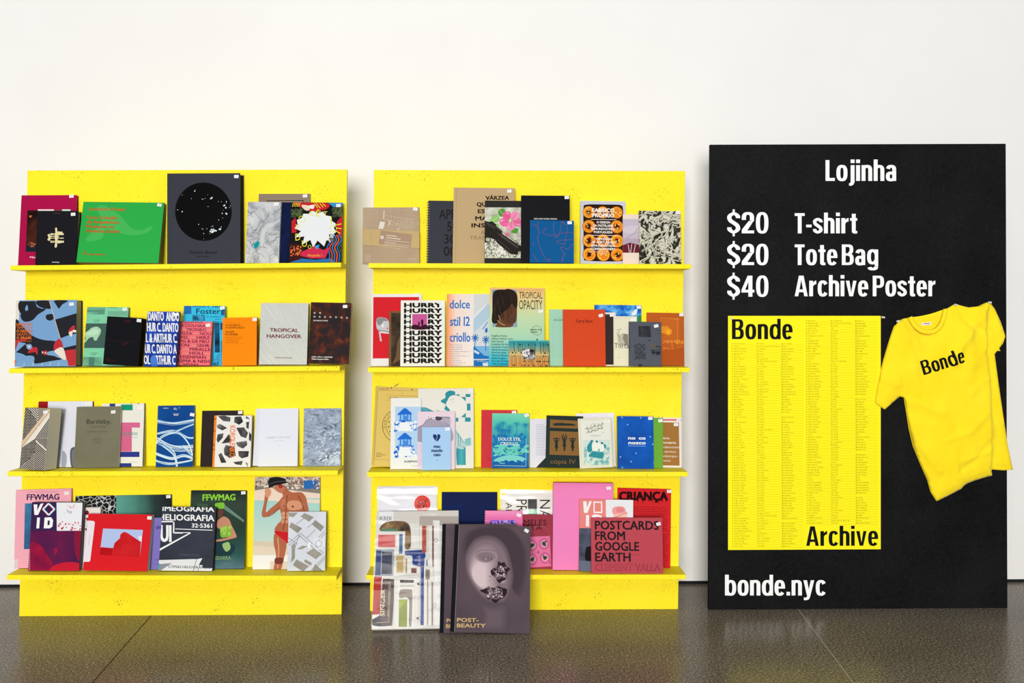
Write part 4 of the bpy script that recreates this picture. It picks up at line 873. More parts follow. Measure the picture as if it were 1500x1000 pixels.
def art(s):
    s.full('#cfe2da'); s.rect(500, 36, 950, 130, mat_noise([(.3, '#7a6a62'), (.5, '#c9b9ac'), (.7, '#e9e2da')], 40, 4))
    s.rect(515, 100, 950, 150, '#8a847c'); s.rect(840, 60, 935, 118, '#2b72c4'); s.dabs(30, (515, 40, 945, 115), 9, '#b0705e', 3); s.dabs(50, (515, 40, 945, 115), 10, '#e9e2d8', 5); s.dabs(40, (515, 40, 945, 115), 7, '#6a6462', 9); s.rect(838, 66, 900, 110, '#2b72c4')
    s.poly([(500, 130), (620, 110), (950, 150), (950, 215), (500, 165)], '#f0dccb'); s.grad(500, 180, 950, 470, [(0, '#c9ded2'), (1, '#a5d6d0')], 'Z'); s.poly([(500, 165), (700, 180), (950, 190), (950, 215), (500, 190)], '#f0dccb')
    s.poly([(500, 480), (650, 500), (950, 490), (950, 560), (500, 550)], '#e9d6c0'); s.poly([(500, 460), (660, 470), (650, 505), (500, 490)], '#d9cdb4'); s.poly([(500, 555), (950, 555), (945, 650), (500, 648)], '#f4f1ee'); s.poly([(615, 595), (950, 600), (945, 650), (615, 648)], '#e3d4c4')
    sk, sd, hl = '#b5694a', '#7a3c2c', '#d99a78'
    s.blob([(660, 105), (700, 90), (730, 120), (760, 140), (820, 140), (850, 170), (862, 220), (866, 268), (800, 268), (735, 280), (738, 360), (735, 410), (690, 400), (645, 390), (665, 350), (690, 320), (680, 250), (672, 205), (700, 170), (690, 140)], sk)
    s.blob([(700, 170), (668, 205), (620, 245), (588, 270), (600, 190), (612, 150), (585, 150), (580, 165), (575, 210), (560, 280), (570, 305), (600, 300), (650, 270), (690, 240)], sk); s.blob([(580, 130), (600, 110), (622, 130), (615, 165), (590, 172)], hl)
    s.blob([(640, 110), (665, 88), (700, 95), (712, 120), (690, 145), (660, 132)], '#c67a5a'); s.blob([(668, 92), (690, 86), (700, 105), (680, 112)], '#a03a34')
    s.poly([(603, 66), (612, 44), (660, 34), (718, 50), (724, 74), (690, 80), (640, 92), (618, 106)], '#1d1d20'); s.line([(602, 62), (614, 104)], 12, '#26262a'); s.line([(606, 108), (650, 90), (700, 80), (732, 72)], 8, '#17171a', True); s.line([(616, 84), (660, 70), (720, 66)], 5, '#55555c', True)
    s.blob([(740, 200), (790, 195), (830, 215), (820, 250), (750, 258), (725, 232)], hl); s.blob([(690, 190), (720, 185), (725, 225), (700, 250), (685, 225)], '#c67a5a'); s.circ(765, 235, 8, '#8a4438'); s.circ(707, 232, 6, '#8a4438')
    for y in (275, 300, 328): s.blob([(690, y), (712, y - 4), (715, y + 16), (694, y + 18)], hl, 3); s.blob([(718, y - 4), (738, y), (738, y + 14), (720, y + 14)], hl, 3)
    s.line([(728, 160), (722, 220), (718, 300), (700, 390)], 5, sd, True); s.line([(800, 160), (820, 200), (840, 262)], 5, sd, True); s.line([(675, 240), (640, 280), (600, 302)], 4, sd, True)
    s.blob([(645, 395), (690, 400), (735, 410), (735, 470), (712, 475), (690, 445), (655, 420)], '#cf1c26')
    s.blob([(645, 415), (690, 445), (722, 475), (715, 540), (700, 600), (685, 648), (640, 648), (655, 560), (640, 480)], sk); s.line([(665, 440), (672, 520), (665, 640)], 9, hl, True); s.blob([(650, 575), (700, 575), (695, 610), (650, 610)], sd)
book(VH, [(515, 38), (948, 38), (942, 650), (500, 648)], .008, 'magazine', 'big magazine showing a bare chested person in top hat and red trunks', '#cfe2da', art, lean=6, cat_='magazine')
def art(s):
    gm = mat_noise([(.35, '#8e8a84'), (.65, '#aba49a')], 9, 3)
    s.full(mat_noise([(.35, '#cfd4e0'), (.65, '#e2e6ee')], 5, 2)); lw = '#8e8c88'
    for q in ([(845, 278), (908, 305), (875, 335), (818, 300)], [(755, 338), (830, 378), (800, 410), (742, 370)], [(915, 322), (978, 368), (955, 400), (895, 352)], [(795, 580), (880, 625), (840, 660), (772, 618)], [(905, 510), (965, 545), (925, 580), (860, 540)], [(760, 490), (785, 470), (785, 570), (765, 600)], [(920, 612), (980, 660), (900, 658)], [(738, 275), (800, 275), (770, 305), (738, 300)], [(795, 515), (830, 492), (870, 495), (830, 515)], [(855, 580), (900, 605), (890, 622), (845, 595)]): s.poly(q, gm)
    s.lines([[(735, 475), (820, 410)], [(742, 490), (825, 425)], [(820, 410), (975, 540)], [(812, 425), (965, 555)], [(865, 375), (900, 345)], [(790, 350), (845, 310)], [(860, 445), (920, 385)], [(940, 440), (980, 395)], [(945, 455), (985, 410)], [(735, 440), (800, 480)], [(810, 420), (755, 600)], [(890, 655), (985, 560)], [(905, 658), (985, 575)]], 3.5, lw)
    s.hoop(942, 478, 34, 5, '#f2f4f8'); s.hoop(942, 478, 22, 5, '#c9ccd4'); s.text('1', 872, 505, 36, '#f6f7fa', 14, .03); s.circ(942, 478, 12, '#eceef4')
book(VH, [(738, 270), (990, 268), (984, 660), (735, 656)], .016, 'paperback_book', 'silver book of grey tilted rectangles, in front of the beach magazine', '#d8dce6', art, lean=8, pages='#a9adb8', back='#8a909c')
solve('u1s4', U1.Y, U1.front, lambda x: shelf_z(U1, 3, x), 'books and magazines on the lowest shelf of the left stand')

VI, VJ = (520, 240, 5.77), (760, 240, 5.556)
def art(s):
    s.full(mat_noise([(.35, '#b29a80'), (.65, '#bba48a')], 8, 4)); W = '#d3c3ae'
    sg = []
    for i in range(9): sg.append([(60 + i * 60, 366 - 20), (10 + i * 60 + 70, 560)])
    for i in range(6): sg.append([(66, 385 + i * 32 - 40), (545, 450 + i * 32 - 40)])
    s.lines(sg, 1.6, '#c4b29a')
    s.poly([(240, 400), (255, 388), (250, 450), (236, 470)], W); s.poly([(215, 485), (256, 492), (240, 548), (200, 545)], '#e6ddd0'); s.poly([(288, 480), (302, 475), (295, 520), (282, 530)], W)
    s.lines([[(240, 430), (480, 470)], [(235, 465), (475, 540)], [(318, 515), (445, 545)], [(480, 470), (475, 545)], [(300, 500), (318, 515)]] + [[(260 + i * 26, 434 + i * 4), (255 + i * 26, 470 + i * 8)] for i in range(8)], 2.2, W); s.circ(366, 550, 9, W); s.circ(352, 506, 6, W)
    s.lines([[(200, 690), (380, 715)], [(380, 700), (372, 722)]], 3, W)
    s.para(['DOMUS', 'FORMAS', 'OBRA', 'VILA'], 85, 770, 15, 7, '#d9cbb8', w_=50); s.text('ADUBO', 448, 808, 17, '#cdbda6', 62)
def band(root, s, w_, h_, t, hx):
    z = lambda x, y: s.P(x, y); c = mat('#c8ad7a', .5); m = MB()
    a, b_, d, e = z(60, 548), z(552, 573), z(548, 712), z(60, 683)
    q = [(-hx - .001, -.003, e[1]), (hx + .001, -.003, d[1]), (hx + .001, -.003, b_[1]), (-hx - .001, -.003, a[1])]; m.prism(q, (0, t + .004, 0), c)
    s2 = Sheet(MB(), w_, h_, s_quad := [(68, 368), (545, 367), (543, 835), (65, 840)], y0=-.0032)
    s2.poly([(222, 560), (485, 598), (470, 706), (202, 676)], '#ad917a'); s2.circ(232, 620, 14, '#f0e8dc'); s2.circ(232, 620, 5, '#5a4636'); s2.lines([[(142, 556), (140, 685)]], 2, '#b09464')
    for i, (x, y, l) in enumerate(((268, 602, 85), (268, 622, 120), (255, 640, 205), (252, 656, 100), (250, 668, 210), (248, 682, 205))): s2.lines([[(x, y), (x + l, y + l * .12)]], 4 if i > 1 else 8, '#ddcdbb')
    n0 = len(m.v); m.v += [(v[0] - hx, v[1], v[2]) for v in s2.mb.v]
    for f, i, sm in zip(s2.mb.f, s2.mb.mi, s2.mb.smooth): m.f.append([n0 + k for k in f]); m.mi.append(m.m(s2.mb.mats[i])); m.smooth.append(sm)
    o = m.build('belly_band', root, fix=False); o['label'] = 'tan paper band with small brown label'
book(VI, [(68, 368), (545, 367), (543, 835), (65, 840)], .012, 'boxed_book', 'square kraft brown book with a tan paper band, left end of the top shelf', '#b59d84', art, hard=True, lean=6, stk=(512, 382, -14), extra=band, pages='#8a6f58')
def art(s):
    c = '#221e1c'
    s.text('APR', 708, 463, 78, c, 150, .012); s.text('50', 775, 566, 78, c, 90, .012); s.text('30', 750, 670, 78, c, 95, .012); s.text('00', 745, 772, 78, c, 100, .012)
def coil(n, side='l', r=.006, col='#17181c', top=.97, bot=.03, wd=.0007):
    def f(root, s, w_, h_, t, hx):
        m = MB(); c = mat(col, .4)
        for k in range(n):
            z = h_ * (bot + (top - bot) * k / (n - 1)); x = -hx + .0005
            m.tube([(x + r * math.cos(a), t / 2 - .0002 + (r + t * .2) * math.sin(a), z + .0012 * a / 6.3) for a in [i * math.pi / 5 for i in range(11)]], wd, c, 5)
        for k in range(n - 1):
            z = h_ * (bot + (top - bot) * (k + .5) / (n - 1))
            m.faces([(-hx + .004 + .0012 * math.cos(a), -.0009, z + .0012 * math.sin(a)) for a in [i * math.pi / 4 for i in range(8)]], [tuple(range(8))], mat('#cfd2da', .4))
        m.build('spiral_binding', root, fix=False)
    return f
book(VI, [(618, 310), (1000, 314), (990, 838), (605, 836)], .014, 'spiral_notebook', 'charcoal spiral-bound book with black numerals, behind the tall tan book', '#3a3c46', art, lean=6, extra=coil(24), pages='#2c2d34')
def art(s):
    k = '#0d0b0a'; b_ = .045
    s.line([(855, 197), (845, 840)], 3, '#a98f66'); s.text('VÁRZEA', 1100, 305, 34, k, 200, b_); s.text('QUE', 1025, 359, 34, k, 110, b_); s.text('ESPE', 1034, 418, 34, k, 130, b_); s.text('MAIS', 1012, 478, 34, k, 160, b_); s.text('INSPI', 980, 538, 34, k, 170, b_); s.text('A', 1058, 598, 32, '#8a7552', 34, 0); s.text('TRANS', 965, 643, 32, '#97825c', 170, 0)
book(VI, [(833, 197), (1350, 207), (1343, 838), (820, 840)], .016, 'hardcover_book', 'tall tan book with heavy black display capitals, behind the flower and pistol book', '#c4a87c', art, hard=True, lean=6, stk=(1302, 231), pages='#a58a5e')
def art(s):
    s.full('#2e2d2c'); s.rect(1094, 368, 1475, 795, mat_noise([(.35, '#a9a791'), (.5, '#c9c9b6'), (.65, '#e2e2d2')], 40, 5, .5)); s.dabs(220, (1100, 640, 1465, 790), 7, '#6b6a5e', 3); s.dabs(200, (1100, 620, 1465, 790), 7, '#f2f2e8', 4)
    for k in range(7): s.circ(1448 - k * 4, 400 + k * 62, 9, '#dcdccc'); s.circ(1448 - k * 4, 400 + k * 62, 4, '#8a8a78')
    g1, g2 = '#4f9a36', '#8fc86a'
    for c_, p in ((g1, [(1212, 395), (1240, 380), (1270, 395), (1265, 435), (1230, 445), (1212, 425)]), (g2, [(1138, 480), (1165, 445), (1210, 440), (1218, 470), (1185, 495), (1150, 495)]), (g1, [(1312, 545), (1340, 540), (1375, 550), (1365, 585), (1325, 580)]), (g2, [(1195, 505), (1215, 515), (1205, 540), (1192, 535)])): s.blob(p, c_)
    s.line([(1220, 390), (1255, 435)], 3, '#c9e6a8'); s.line([(1150, 485), (1210, 450)], 3, '#d9eec0')
    P, Q = '#ec6fa0', '#f7a9c6'
    for a in range(5):
        an = R(a * 72 + 18); x, y = 1315 + 55 * math.cos(an), 478 + 48 * math.sin(an); s.blob([(x + 44 * math.cos(an + q) * (1 if abs(q) < 2 else .8), y + 38 * math.sin(an + q)) for q in (0, 1, 2, 3, 4.1, 5.2)], [P, '#f08cb4', P, '#e85f95', '#f291b8'][a])
        s.line([(1315 + 14 * math.cos(an), 478 + 12 * math.sin(an)), (1315 + 75 * math.cos(an), 478 + 62 * math.sin(an))], 4, '#d4427e'); s.blob([(1315 + 60 * math.cos(an + .3), 478 + 52 * math.sin(an + .3)), (1315 + 88 * math.cos(an + .15), 478 + 74 * math.sin(an + .15)), (1315 + 80 * math.cos(an + .4), 478 + 66 * math.sin(an + .4))], Q, 3)
    s.circ(1315, 478, 15, '#efe9c0'); s.dabs(12, (1302, 465, 1328, 490), 5, '#8a9a4a', 3); s.blob([(1268, 590), (1285, 578), (1300, 592), (1290, 612), (1272, 608)], P)
    k, l = '#26231f', '#4a453d'
    s.poly([(1094, 480), (1130, 492), (1155, 485), (1190, 510), (1195, 530), (1240, 565), (1240, 590), (1385, 690), (1396, 690), (1396, 735), (1375, 742), (1370, 768), (1310, 760), (1200, 670), (1185, 645), (1130, 620), (1120, 660), (1094, 665)], k)
    s.poly([(1200, 585), (1240, 600), (1375, 700), (1372, 715), (1235, 620)], l); s.line([(1110, 500), (1180, 530), (1230, 570)], 6, l); s.line([(1200, 640), (1310, 730)], 5, l); s.line([(1240, 570), (1390, 685)], 4, '#6a6458')
    for i in range(5): s.line([(1115 + i * 16, 500 + i * 8), (1110 + i * 16, 522 + i * 8)], 4, '#5b5548')
    s.hoop(1118, 640, 24, 7, k); s.circ(1118, 640, 16, '#b5b4a2')
book(VI, [(1098, 310), (1472, 312), (1469, 838), (1090, 838)], .016, 'paperback_book', 'black edged book showing a pink flower and a pistol on lace, top shelf', '#2e2d2c', art, lean=7, stk=(1443, 339, -10))
def art(s): s.text('NÃO DEVE SOBRA PESSOA', 122, 453, 11, '#d9d9de', 190, .03)
book(VJ, [(18, 257), (415, 258), (411, 810), (14, 810)], .012, 'hardcover_book', 'plain black book with one line of white lettering, behind the blue book', '#15151a', art, hard=True, lean=5, stk=(391, 272))
def art(s):
    c = '#8f4a6c'
    for p in ([(105, 490), (140, 510), (165, 560), (150, 600), (160, 650), (185, 720), (225, 790), (250, 775), (240, 812)], [(290, 470), (280, 530), (300, 600), (330, 570), (350, 475), (375, 490), (395, 530), (380, 600), (372, 655), (305, 640), (330, 625), (445, 620)], [(200, 530), (225, 525), (195, 560), (230, 580), (300, 585), (370, 560), (440, 562)], [(335, 685), (360, 680), (390, 700), (430, 665), (446, 655)], [(335, 690), (365, 735), (345, 790), (355, 800), (360, 750), (385, 740)], [(110, 740), (150, 800)], [(120, 650), (105, 670)], [(160, 475), (150, 500), (165, 540)]): s.line(p, 2.6, c, True)
    for x, y in ((152, 600), (372, 655), (350, 475), (165, 560), (300, 600)): s.circ(x, y, 4, '#b04a5e')
book(VJ, [(90, 459), (449, 460), (443, 812), (86, 811)], .02, 'hardcover_book', 'flat blue square book with thin maroon squiggles, top shelf of the middle stand', '#0b5a96', art, lean=8, stk=(414, 477), pages='#c9a830', hard=True)
def art(s):
    s.full('#cdd0dc'); b1 = '#2b1710'
    s.blob([(525, 360), (545, 335), (600, 330), (690, 330), (790, 330), (830, 335), (848, 365), (848, 560), (846, 760), (830, 790), (680, 795), (545, 790), (524, 765), (523, 560)], b1, 5)
    tc, td, tl = '#e8861c', '#7a2c10', '#f8b93c'
    rows = ((395, 50), (512, 54), (628, 54), (740, 54)); rnd = random.Random(7)
    for y, r_ in rows:
        for x in (568, 682, 795):
            if 600 < x < 700 and y in (512,): continue
            s.circ(x, y, r_, '#c4601a'); s.circ(x, y, r_ * .9, tl if rnd.random() < .5 else '#f0a32c'); s.circ(x + 2, y + 2, r_ * .72, tc)
            if not (x == 795 and y == 395) and not (x == 682 and y == 740): s.blob([(x + r_ * .5 * math.cos(a) * rnd.uniform(.6, 1.2), y + r_ * .5 * math.sin(a) * rnd.uniform(.6, 1.2)) for a in range(0, 7)][:6], td, 3); s.blob([(x + r_ * .3 * math.cos(a) * rnd.uniform(.6, 1.2), y + r_ * .3 * math.sin(a)) for a in range(0, 6)], '#3d160a', 3)
            s.dabs(9, (x - r_ * .6, y - r_ * .6, x + r_ * .6, y + r_ * .6), 7, '#f9cf6a', int(x + y))
    W = '#fdf8f2'
    s.text('FABRICO', 596, 395, 32, W, 182, .035); s.text('PRÓPRIO', 596, 437, 32, W, 180, .035); s.lines([[(585, 455), (790, 455)], [(585, 585), (790, 585)]], 3.5, W)
    for i, (t_, x, w_) in enumerate((('O DESIGN', 630, 110), ('DA PASTELARIA', 600, 168), ('SEMI-INDUSTRIAL', 590, 190), ('PORTUGUESA', 607, 153))): s.text(t_, x, 487 + 27 * i, 18, W, w_, .03)
    for i, (t_, x, w_) in enumerate((('THE DESIGN', 617, 132), ('OF PORTUGUESE', 588, 190), ('SEMI-INDUSTRIAL', 583, 198), ('CONFECTIONERY', 580, 200))): s.text(t_, x, 624 + 27 * i, 18, W, w_, .03)
    s.text('Frederico Duarte, Pedro Ferreira', 568, 722, 8, W, 150); s.text('Rita João', 650, 735, 8, W, 60)
book(VJ, [(500, 302), (870, 302), (864, 815), (495, 815)], .018, 'paperback_book', 'grey bordered book covered with photographed custard tarts and white capitals', '#cdd0dc', art, lean=8, pages='#e6e6ea')
def art(s):
    s.rect(840, 448, 1000, 720, '#c9bccb'); s.blob([(840, 520), (960, 500), (975, 540), (930, 560), (860, 560)], '#d6cad4'); s.line([(870, 605), (940, 560), (960, 520)], 4, '#9a8a9c', True); s.poly([(840, 605), (1000, 605), (1000, 640), (840, 660)], '#b9a6b8'); s.poly([(840, 660), (900, 640), (1000, 660), (1000, 720), (840, 720)], '#6b1f30'); s.lines([[(885, 655), (895, 718)], [(915, 650), (905, 718)], [(945, 655), (930, 718)]], 5, '#e0d2d2')
book(VJ, [(845, 410), (990, 412), (985, 812), (840, 812)], .006, 'zine', 'pale pink zine showing lilac cloth, between the tart book and the twisted rope book', '#f1dccf', art, lean=7)
rope = mat_noise([(.30, '#14130f'), (.46, '#3a382f'), (.52, '#cfccb8'), (.75, '#e2dfce')], 26, 3, 2.6, stretch=(1, 1, .8), rot=.6)
def art(s):
    rnd = random.Random(11); c = '#ddd9c6'
    for k in range(60):
        x, y = rnd.uniform(975, 1310), rnd.uniform(385, 800); a = rnd.uniform(-.9, .5) ; pts = [(x, y)]
        for i in range(4): a += rnd.uniform(-.5, .5); x += 18 * math.cos(a); y += 18 * math.sin(a); pts.append((x, y))
        s.line(pts, rnd.uniform(6, 11), c, True); s.line([(p[0] + 2, p[1] + 5) for p in pts], 2.2, '#23211a', True)
book(VJ, [(978, 382), (1316, 382), (1318, 810), (977, 809)], .01, 'paperback_book', 'black and cream book of twisted knotted shapes, right end of the top shelf', rope, art, lean=8, stk=(1294, 396), pages='#8a8472')
solve('u2s1', U2.Y, U2.front, lambda x: shelf_z(U2, 0, x), 'books on the top shelf of the middle stand')

VK, VL = (520, 410, 5.77), (760, 410, 5.556)
def art(s):
    s.rect(153, 144, 543, 664, '#d8222e'); g = '#c9c9cc'
    s.blob([(180, 350), (195, 320), (240, 318), (275, 335), (295, 380), (300, 440), (240, 445), (190, 420)], g); s.blob([(182, 345), (200, 322), (245, 320), (278, 345), (240, 350), (225, 375), (200, 385)], '#8f8f94'); s.blob([(222, 380), (240, 370), (248, 395), (232, 402)], '#e6e4e2'); s.line([(185, 420), (290, 440)], 5, '#6a6a70'); s.lines([[(208, 440), (222, 520)]], 14, g); s.lines([[(215, 445), (290, 452)]], 8, '#e4e4e6'); s.circ(275, 410, 6, '#d8222e')
book(VK, [(140, 118), (567, 118), (560, 727), (138, 727)], .008, 'hardcover_book', 'white framed red book with a grey figure, left end of the second shelf', '#eceaee', art, lean=7, stk=(520, 124))
def art(s): s.rect(306, 278, 500, 725, mat_noise([(.35, '#2a211a'), (.6, '#4a3a2a'), (.8, '#7a5f42')], 16, 6, .6)); s.blob([(360, 520), (390, 480), (400, 640), (350, 690), (320, 700), (345, 640)], '#6f5438')
book(VK, [(290, 262), (495, 262), (492, 725), (285, 725)], .01, 'hardcover_book', 'brown book with dark sepia picture, squeezed behind the repeated black word book', '#7a5638', art, lean=7)
def art(s):
    k = '#17140f'
    for i in range(11):
        y = 230 + i * 47.3; s.text('HURRY', 414, y, 38, k, 326, .095); s.lines([[(420, y - 19), (470, y - 19)]], 3, k)
    s.rect(474, 284, 614, 424, '#f1f0e8'); s.rect(485, 289, 611, 419, mat_grad([(0, '#d6468c'), (.5, '#e868a8'), (1, '#c9589a')], .08, .13, 'Z', noise=.5, nscale=30)); s.blob([(485, 385), (520, 380), (560, 395), (590, 378), (611, 385), (611, 419), (485, 419)], '#3a0f24', 4); s.blob([(560, 345), (572, 335), (580, 350), (576, 390), (564, 390)], '#3a0f24'); s.blob([(536, 360), (544, 355), (550, 365), (546, 392), (538, 392)], '#3a0f24')
book(VK, [(387, 172), (763, 172), (757, 727), (385, 730)], .016, 'paperback_book', 'white book repeating one heavy black word in eleven rows around a pink photo', '#f0efe8', art, lean=7, stk=(733, 205, 20), pages='#4a3828')
def art(s):
    s.grad(773, 118, 1005, 726, [(0, '#f58f5e'), (.12, '#fbb48c'), (.35, '#f4ddd2'), (1, '#eee7e6')], 'X')
    c = '#1f74c8'
    for t_, x, y, h, w_ in (('dolce', 797, 240, 72, 175), ('stil l2', 802, 388, 78, 172), ('criollo', 802, 522, 78, 178)): s.text(t_, x, y, h, c, w_, .018)
    for i in range(10): s.text(['Beatriz Chaves 6', 'Chema Cabanas 8', 'Erik Madalena 10', 'Maria Santiago Villanguera 12', 'Paulo Tavares 14', 'Manuela Medeiros Silveira 16', 'Diego Alonso 18', 'Jota Mombaça 20', 'Maria Beatriz Ramos 22', 'Sofía Duarte 24'][i], 803, 553 + i * 18.6, 9, '#5a8fc4', [100, 108, 104, 172, 92, 165, 84, 98, 138, 104][i])
    s.rect(1005, 118, 1180, 668, '#d3d9de'); s.poly([(1005, 330), (1115, 205), (1180, 215), (1180, 280), (1005, 450)], '#b3cde0'); s.poly([(1005, 300), (1115, 200), (1115, 215), (1005, 330)], '#e3e6e8'); s.poly([(1080, 415), (1125, 350), (1128, 362), (1088, 420)], '#5a9fd8')
    s.rect(1008, 560, 1180, 668, '#7ab4e0'); B = '#1c6fc0'
    for x, y in ((1020, 490), (1112, 505)):
        for a in range(0, 360, 40): s.line([(x, y), (x + 32 * math.cos(R(a)), y + 34 * math.sin(R(a)))], 8, B)
        s.line([(x, y), (x - 2, 600)], 6, B)
    s.poly([(1008, 560), (1100, 640), (1180, 650), (1180, 668), (1008, 668)], B); s.poly([(1015, 590), (1060, 615), (1050, 630), (1010, 610)], '#c9dcec'); s.blob([(1105, 420), (1122, 405), (1125, 440), (1108, 445)], B)
    s.rect(1010, 676, 1180, 726, B); s.text('T. DE FARIA 3', 1018, 692, 12, '#cfe2f4', 100); s.poly([(1085, 700), (1135, 690), (1135, 726), (1090, 726)], '#cfe2f4'); s.lines([[(1010, 690), (1180, 706)]], 4, '#0f4f94')
book(VK, [(773, 118), (1180, 118), (1172, 726), (778, 726)], .008, 'magazine', 'white magazine with tall blue lettering on a peach strip and a blue palm house picture', '#e6e6e6', art, lean=7, cat_='magazine')
def art(s):
    s.grad(1110, 60, 1620, 735, [(0, '#1fb0d8'), (.12, '#4cc0d0'), (.35, '#a9d8b8'), (.62, '#c4dcae'), (.8, '#dfd49a'), (1, '#f4be78')], 'Z')
    sx = lambda x: 10 + (x + 0) * 1.0
    s.rect(1158, 82, 1366, 402, '#8fa4b4'); s.blob([(1165, 130), (1195, 88), (1280, 82), (1340, 90), (1366, 130), (1362, 230), (1300, 260), (1240, 330), (1200, 370), (1155, 360), (1160, 250)], '#241a16')
    s.blob([(1330, 190), (1364, 200), (1362, 330), (1340, 370), (1290, 380), (1230, 360), (1215, 320), (1260, 270), (1300, 240)], '#5e3a28'); s.blob([(1200, 370), (1230, 330), (1270, 375), (1330, 375), (1310, 402), (1190, 402)], '#6b4430'); s.blob([(1275, 80), (1300, 130), (1320, 195), (1365, 240), (1370, 130), (1330, 84)], '#2a1d17')
    rnd = random.Random(3)
    for k in range(26):
        x = rnd.uniform(1160, 1350); y = rnd.uniform(100, 320); s.line([(x, y), (x - 6, y + 30), (x + 5, y + 60)], 3.5, rnd.choice(['#3d2c22', '#120c0a', '#4a382c']), True)
    s.line([(1200, 345), (1225, 370), (1262, 388)], 4, '#d9c070', True); s.line([(1210, 300), (1225, 350)], 3, '#c4a04a')
    # title in the right half (read off the neighbouring picture)
    ox = lambda x: (x / 5.556 + 760 - 520) * 5.77; oy = lambda y: y / 5.556 * 5.77
    c = '#3a3424'
    s.text('TROPICAL', ox(2), oy(150), 56, c, 196, .0); s.text('OPACITY', ox(0), oy(240), 78, c, 196, .0); s.text('EDITION WITH KONKRETO', ox(-10), oy(84), 6, '#8a6a3a', 215)
    for i, (a, w_) in enumerate((('BEGIN THE', 95), ('WORLD', 60))): s.text(a, ox(88), oy(412 + i * 20), 11, c, w_, .03)
    s.hoop(ox(140), oy(412), 40, 2, c); s.text('A', ox(132), oy(495), 18, c, 18, .03)
    for i, (t_, w_) in enumerate((('Angélica Freitas', 130), ('Débora Delmar Corp.', 182), ('Hick Duarte', 100), ('Jonathas De Andrade', 190), ('Leonardo Finotti', 135), ('Mariela Arvanitos', 135), ('Maurício Ianês', 120), ('Maurício Marcin & Co', 180), ('Rafael Uzeguas', 120), ('Ricardo Domeneck', 180), ('WAI Architecture', 148))): s.text(t_, 1148, 484 + i * 23.6, 13, '#1f3f44', w_, .012)
book(VK, [(1140, 65), (1603, 65), (1590, 728), (1122, 730)], .012, 'magazine', 'tall orange to turquoise magazine with a profile portrait, middle of the second shelf', '#a9d8b8', art, lean=6, stk=(1566, 265), cat_='magazine')
def art(s):
    s.grad(1290, 505, 1645, 740, [(0, '#f2a04a'), (.3, '#ecb06a'), (.55, '#c4bc84'), (.8, '#4fb4b4'), (1, '#2fa8b8')], 'Z'); k = '#16211f'; rnd = random.Random(4)
    for i in range(36):
        x = 1305 + i * 9.3; s.line([(x, 522), (x + rnd.uniform(-3, 3), 610)], rnd.uniform(1.5, 5), k); s.line([(x, 640), (x + rnd.uniform(-3, 3), 730)], rnd.uniform(1.5, 4), k)
    for i in range(50): x = rnd.uniform(1300, 1630); y = rnd.choice([548, 618, 644, 690, 726]); s.rect(x, y - 5, x + rnd.uniform(5, 14), y + 5, k)
    s.rect(1418, 588, 1520 - 0, 672, '#d9dcde') if 0 else None
    a = ((30 / 5.556 + 240) * 5.77); b_ = ((128 / 5.556 + 240) * 5.77); s.rect(a, 586, b_, 672, mat_noise([(.4, '#151517'), (.55, '#8a8a8e'), (.65, '#e6e6ea')], 70, 2)); s.dabs(16, (a, 590, b_, 670), 9, '#e6e6ea', 4)
book(VK, [(1302, 515), (1637, 509), (1641, 735), (1297, 736)], .008, 'zine', 'small turquoise to orange zine with black drips, in front of the profile portrait magazine', '#9ab890', art, lean=7)
def art(s): s.text('PROJETO PARA', 283, 333, 11, '#3f5a50', 170, .02); s.frame(280, 312, 540, 622, 1.5, '#8ab09c')
book(VL, [(243, 239), (580, 239), (578, 705), (253, 705)], .010, 'paperback_book', 'mint paperback mostly hidden behind the vermilion red book', '#a5d6bf', art, lean=7, stk=None, pages='#3a5a4c')
book(VL, [(615, 203), (998, 203), (993, 704), (610, 704)], .006, 'magazine', 'magazine with blue floral photo, its top showing behind the cream and slate books', mat_noise([(.32, '#0b2a6e'), (.45, '#1d74d6'), (.58, '#5fb2ee'), (.75, '#d9ecf6')], 26, 4, .4),
     lambda s: (s.blob([(915, 280), (945, 240), (965, 240), (950, 285)], '#eef3f2'), s.blob([(960, 300), (996, 285), (996, 340), (965, 340)], '#2f8a5a')), lean=6, stk=(977, 219), cat_='magazine')
def art(s): s.frame(688, 283, 772, 690, 9, '#1a1513'); s.rect(600, 288, 768, 686, '#352d2c')
book(VL, [(612, 263), (788, 264), (793, 705), (616, 705)], .010, 'paperback_book', 'dark brown book in a cream frame, right behind the vermilion red book', '#eadfd4', art, lean=7, stk=(757, 286))
def art(s):
    s.frame(775, 310, 950, 700, 1.5, '#b5ae94'); k = '#5a584c'
    s.poly([(855, 438), (888, 444), (888, 535), (845, 530), (800, 470)], '#8a8878'); s.blob([(795, 420), (815, 450), (850, 435), (845, 480), (860, 520), (820, 535), (805, 510), (800, 480)], '#c4c0aa'); s.lines([[(795, 410), (835, 400)], [(810, 440), (825, 500)], [(800, 530), (850, 520)], [(820, 410), (810, 440)]], 3, k)
    s.text('Torta', 775, 558, 40, '#4a463c', 118, 0); s.text('conto', 800, 640, 9, '#8a8676', 20)
book(VL, [(770, 295), (962, 295), (960, 705), (768, 706)], .006, 'paperback_book', 'cream book with a small grey engraving, behind the slate grey book', '#e9e5cc', art, lean=7, stk=(933, 320))
def art(s):
    s.text('Terra Rara', 460, 347, 24, '#4a1a10', 138, .012); s.line([(460, 355), (602, 352)], 1.4, '#9a3218')
book(VL, [(360, 240), (700, 240), (707, 706), (360, 706)], .012, 'paperback_book', 'plain vermilion red book with a small dark title, second shelf of the middle stand', '#d84a22', art, lean=8, stk=(666, 289, 14), pages='#a83a1c')
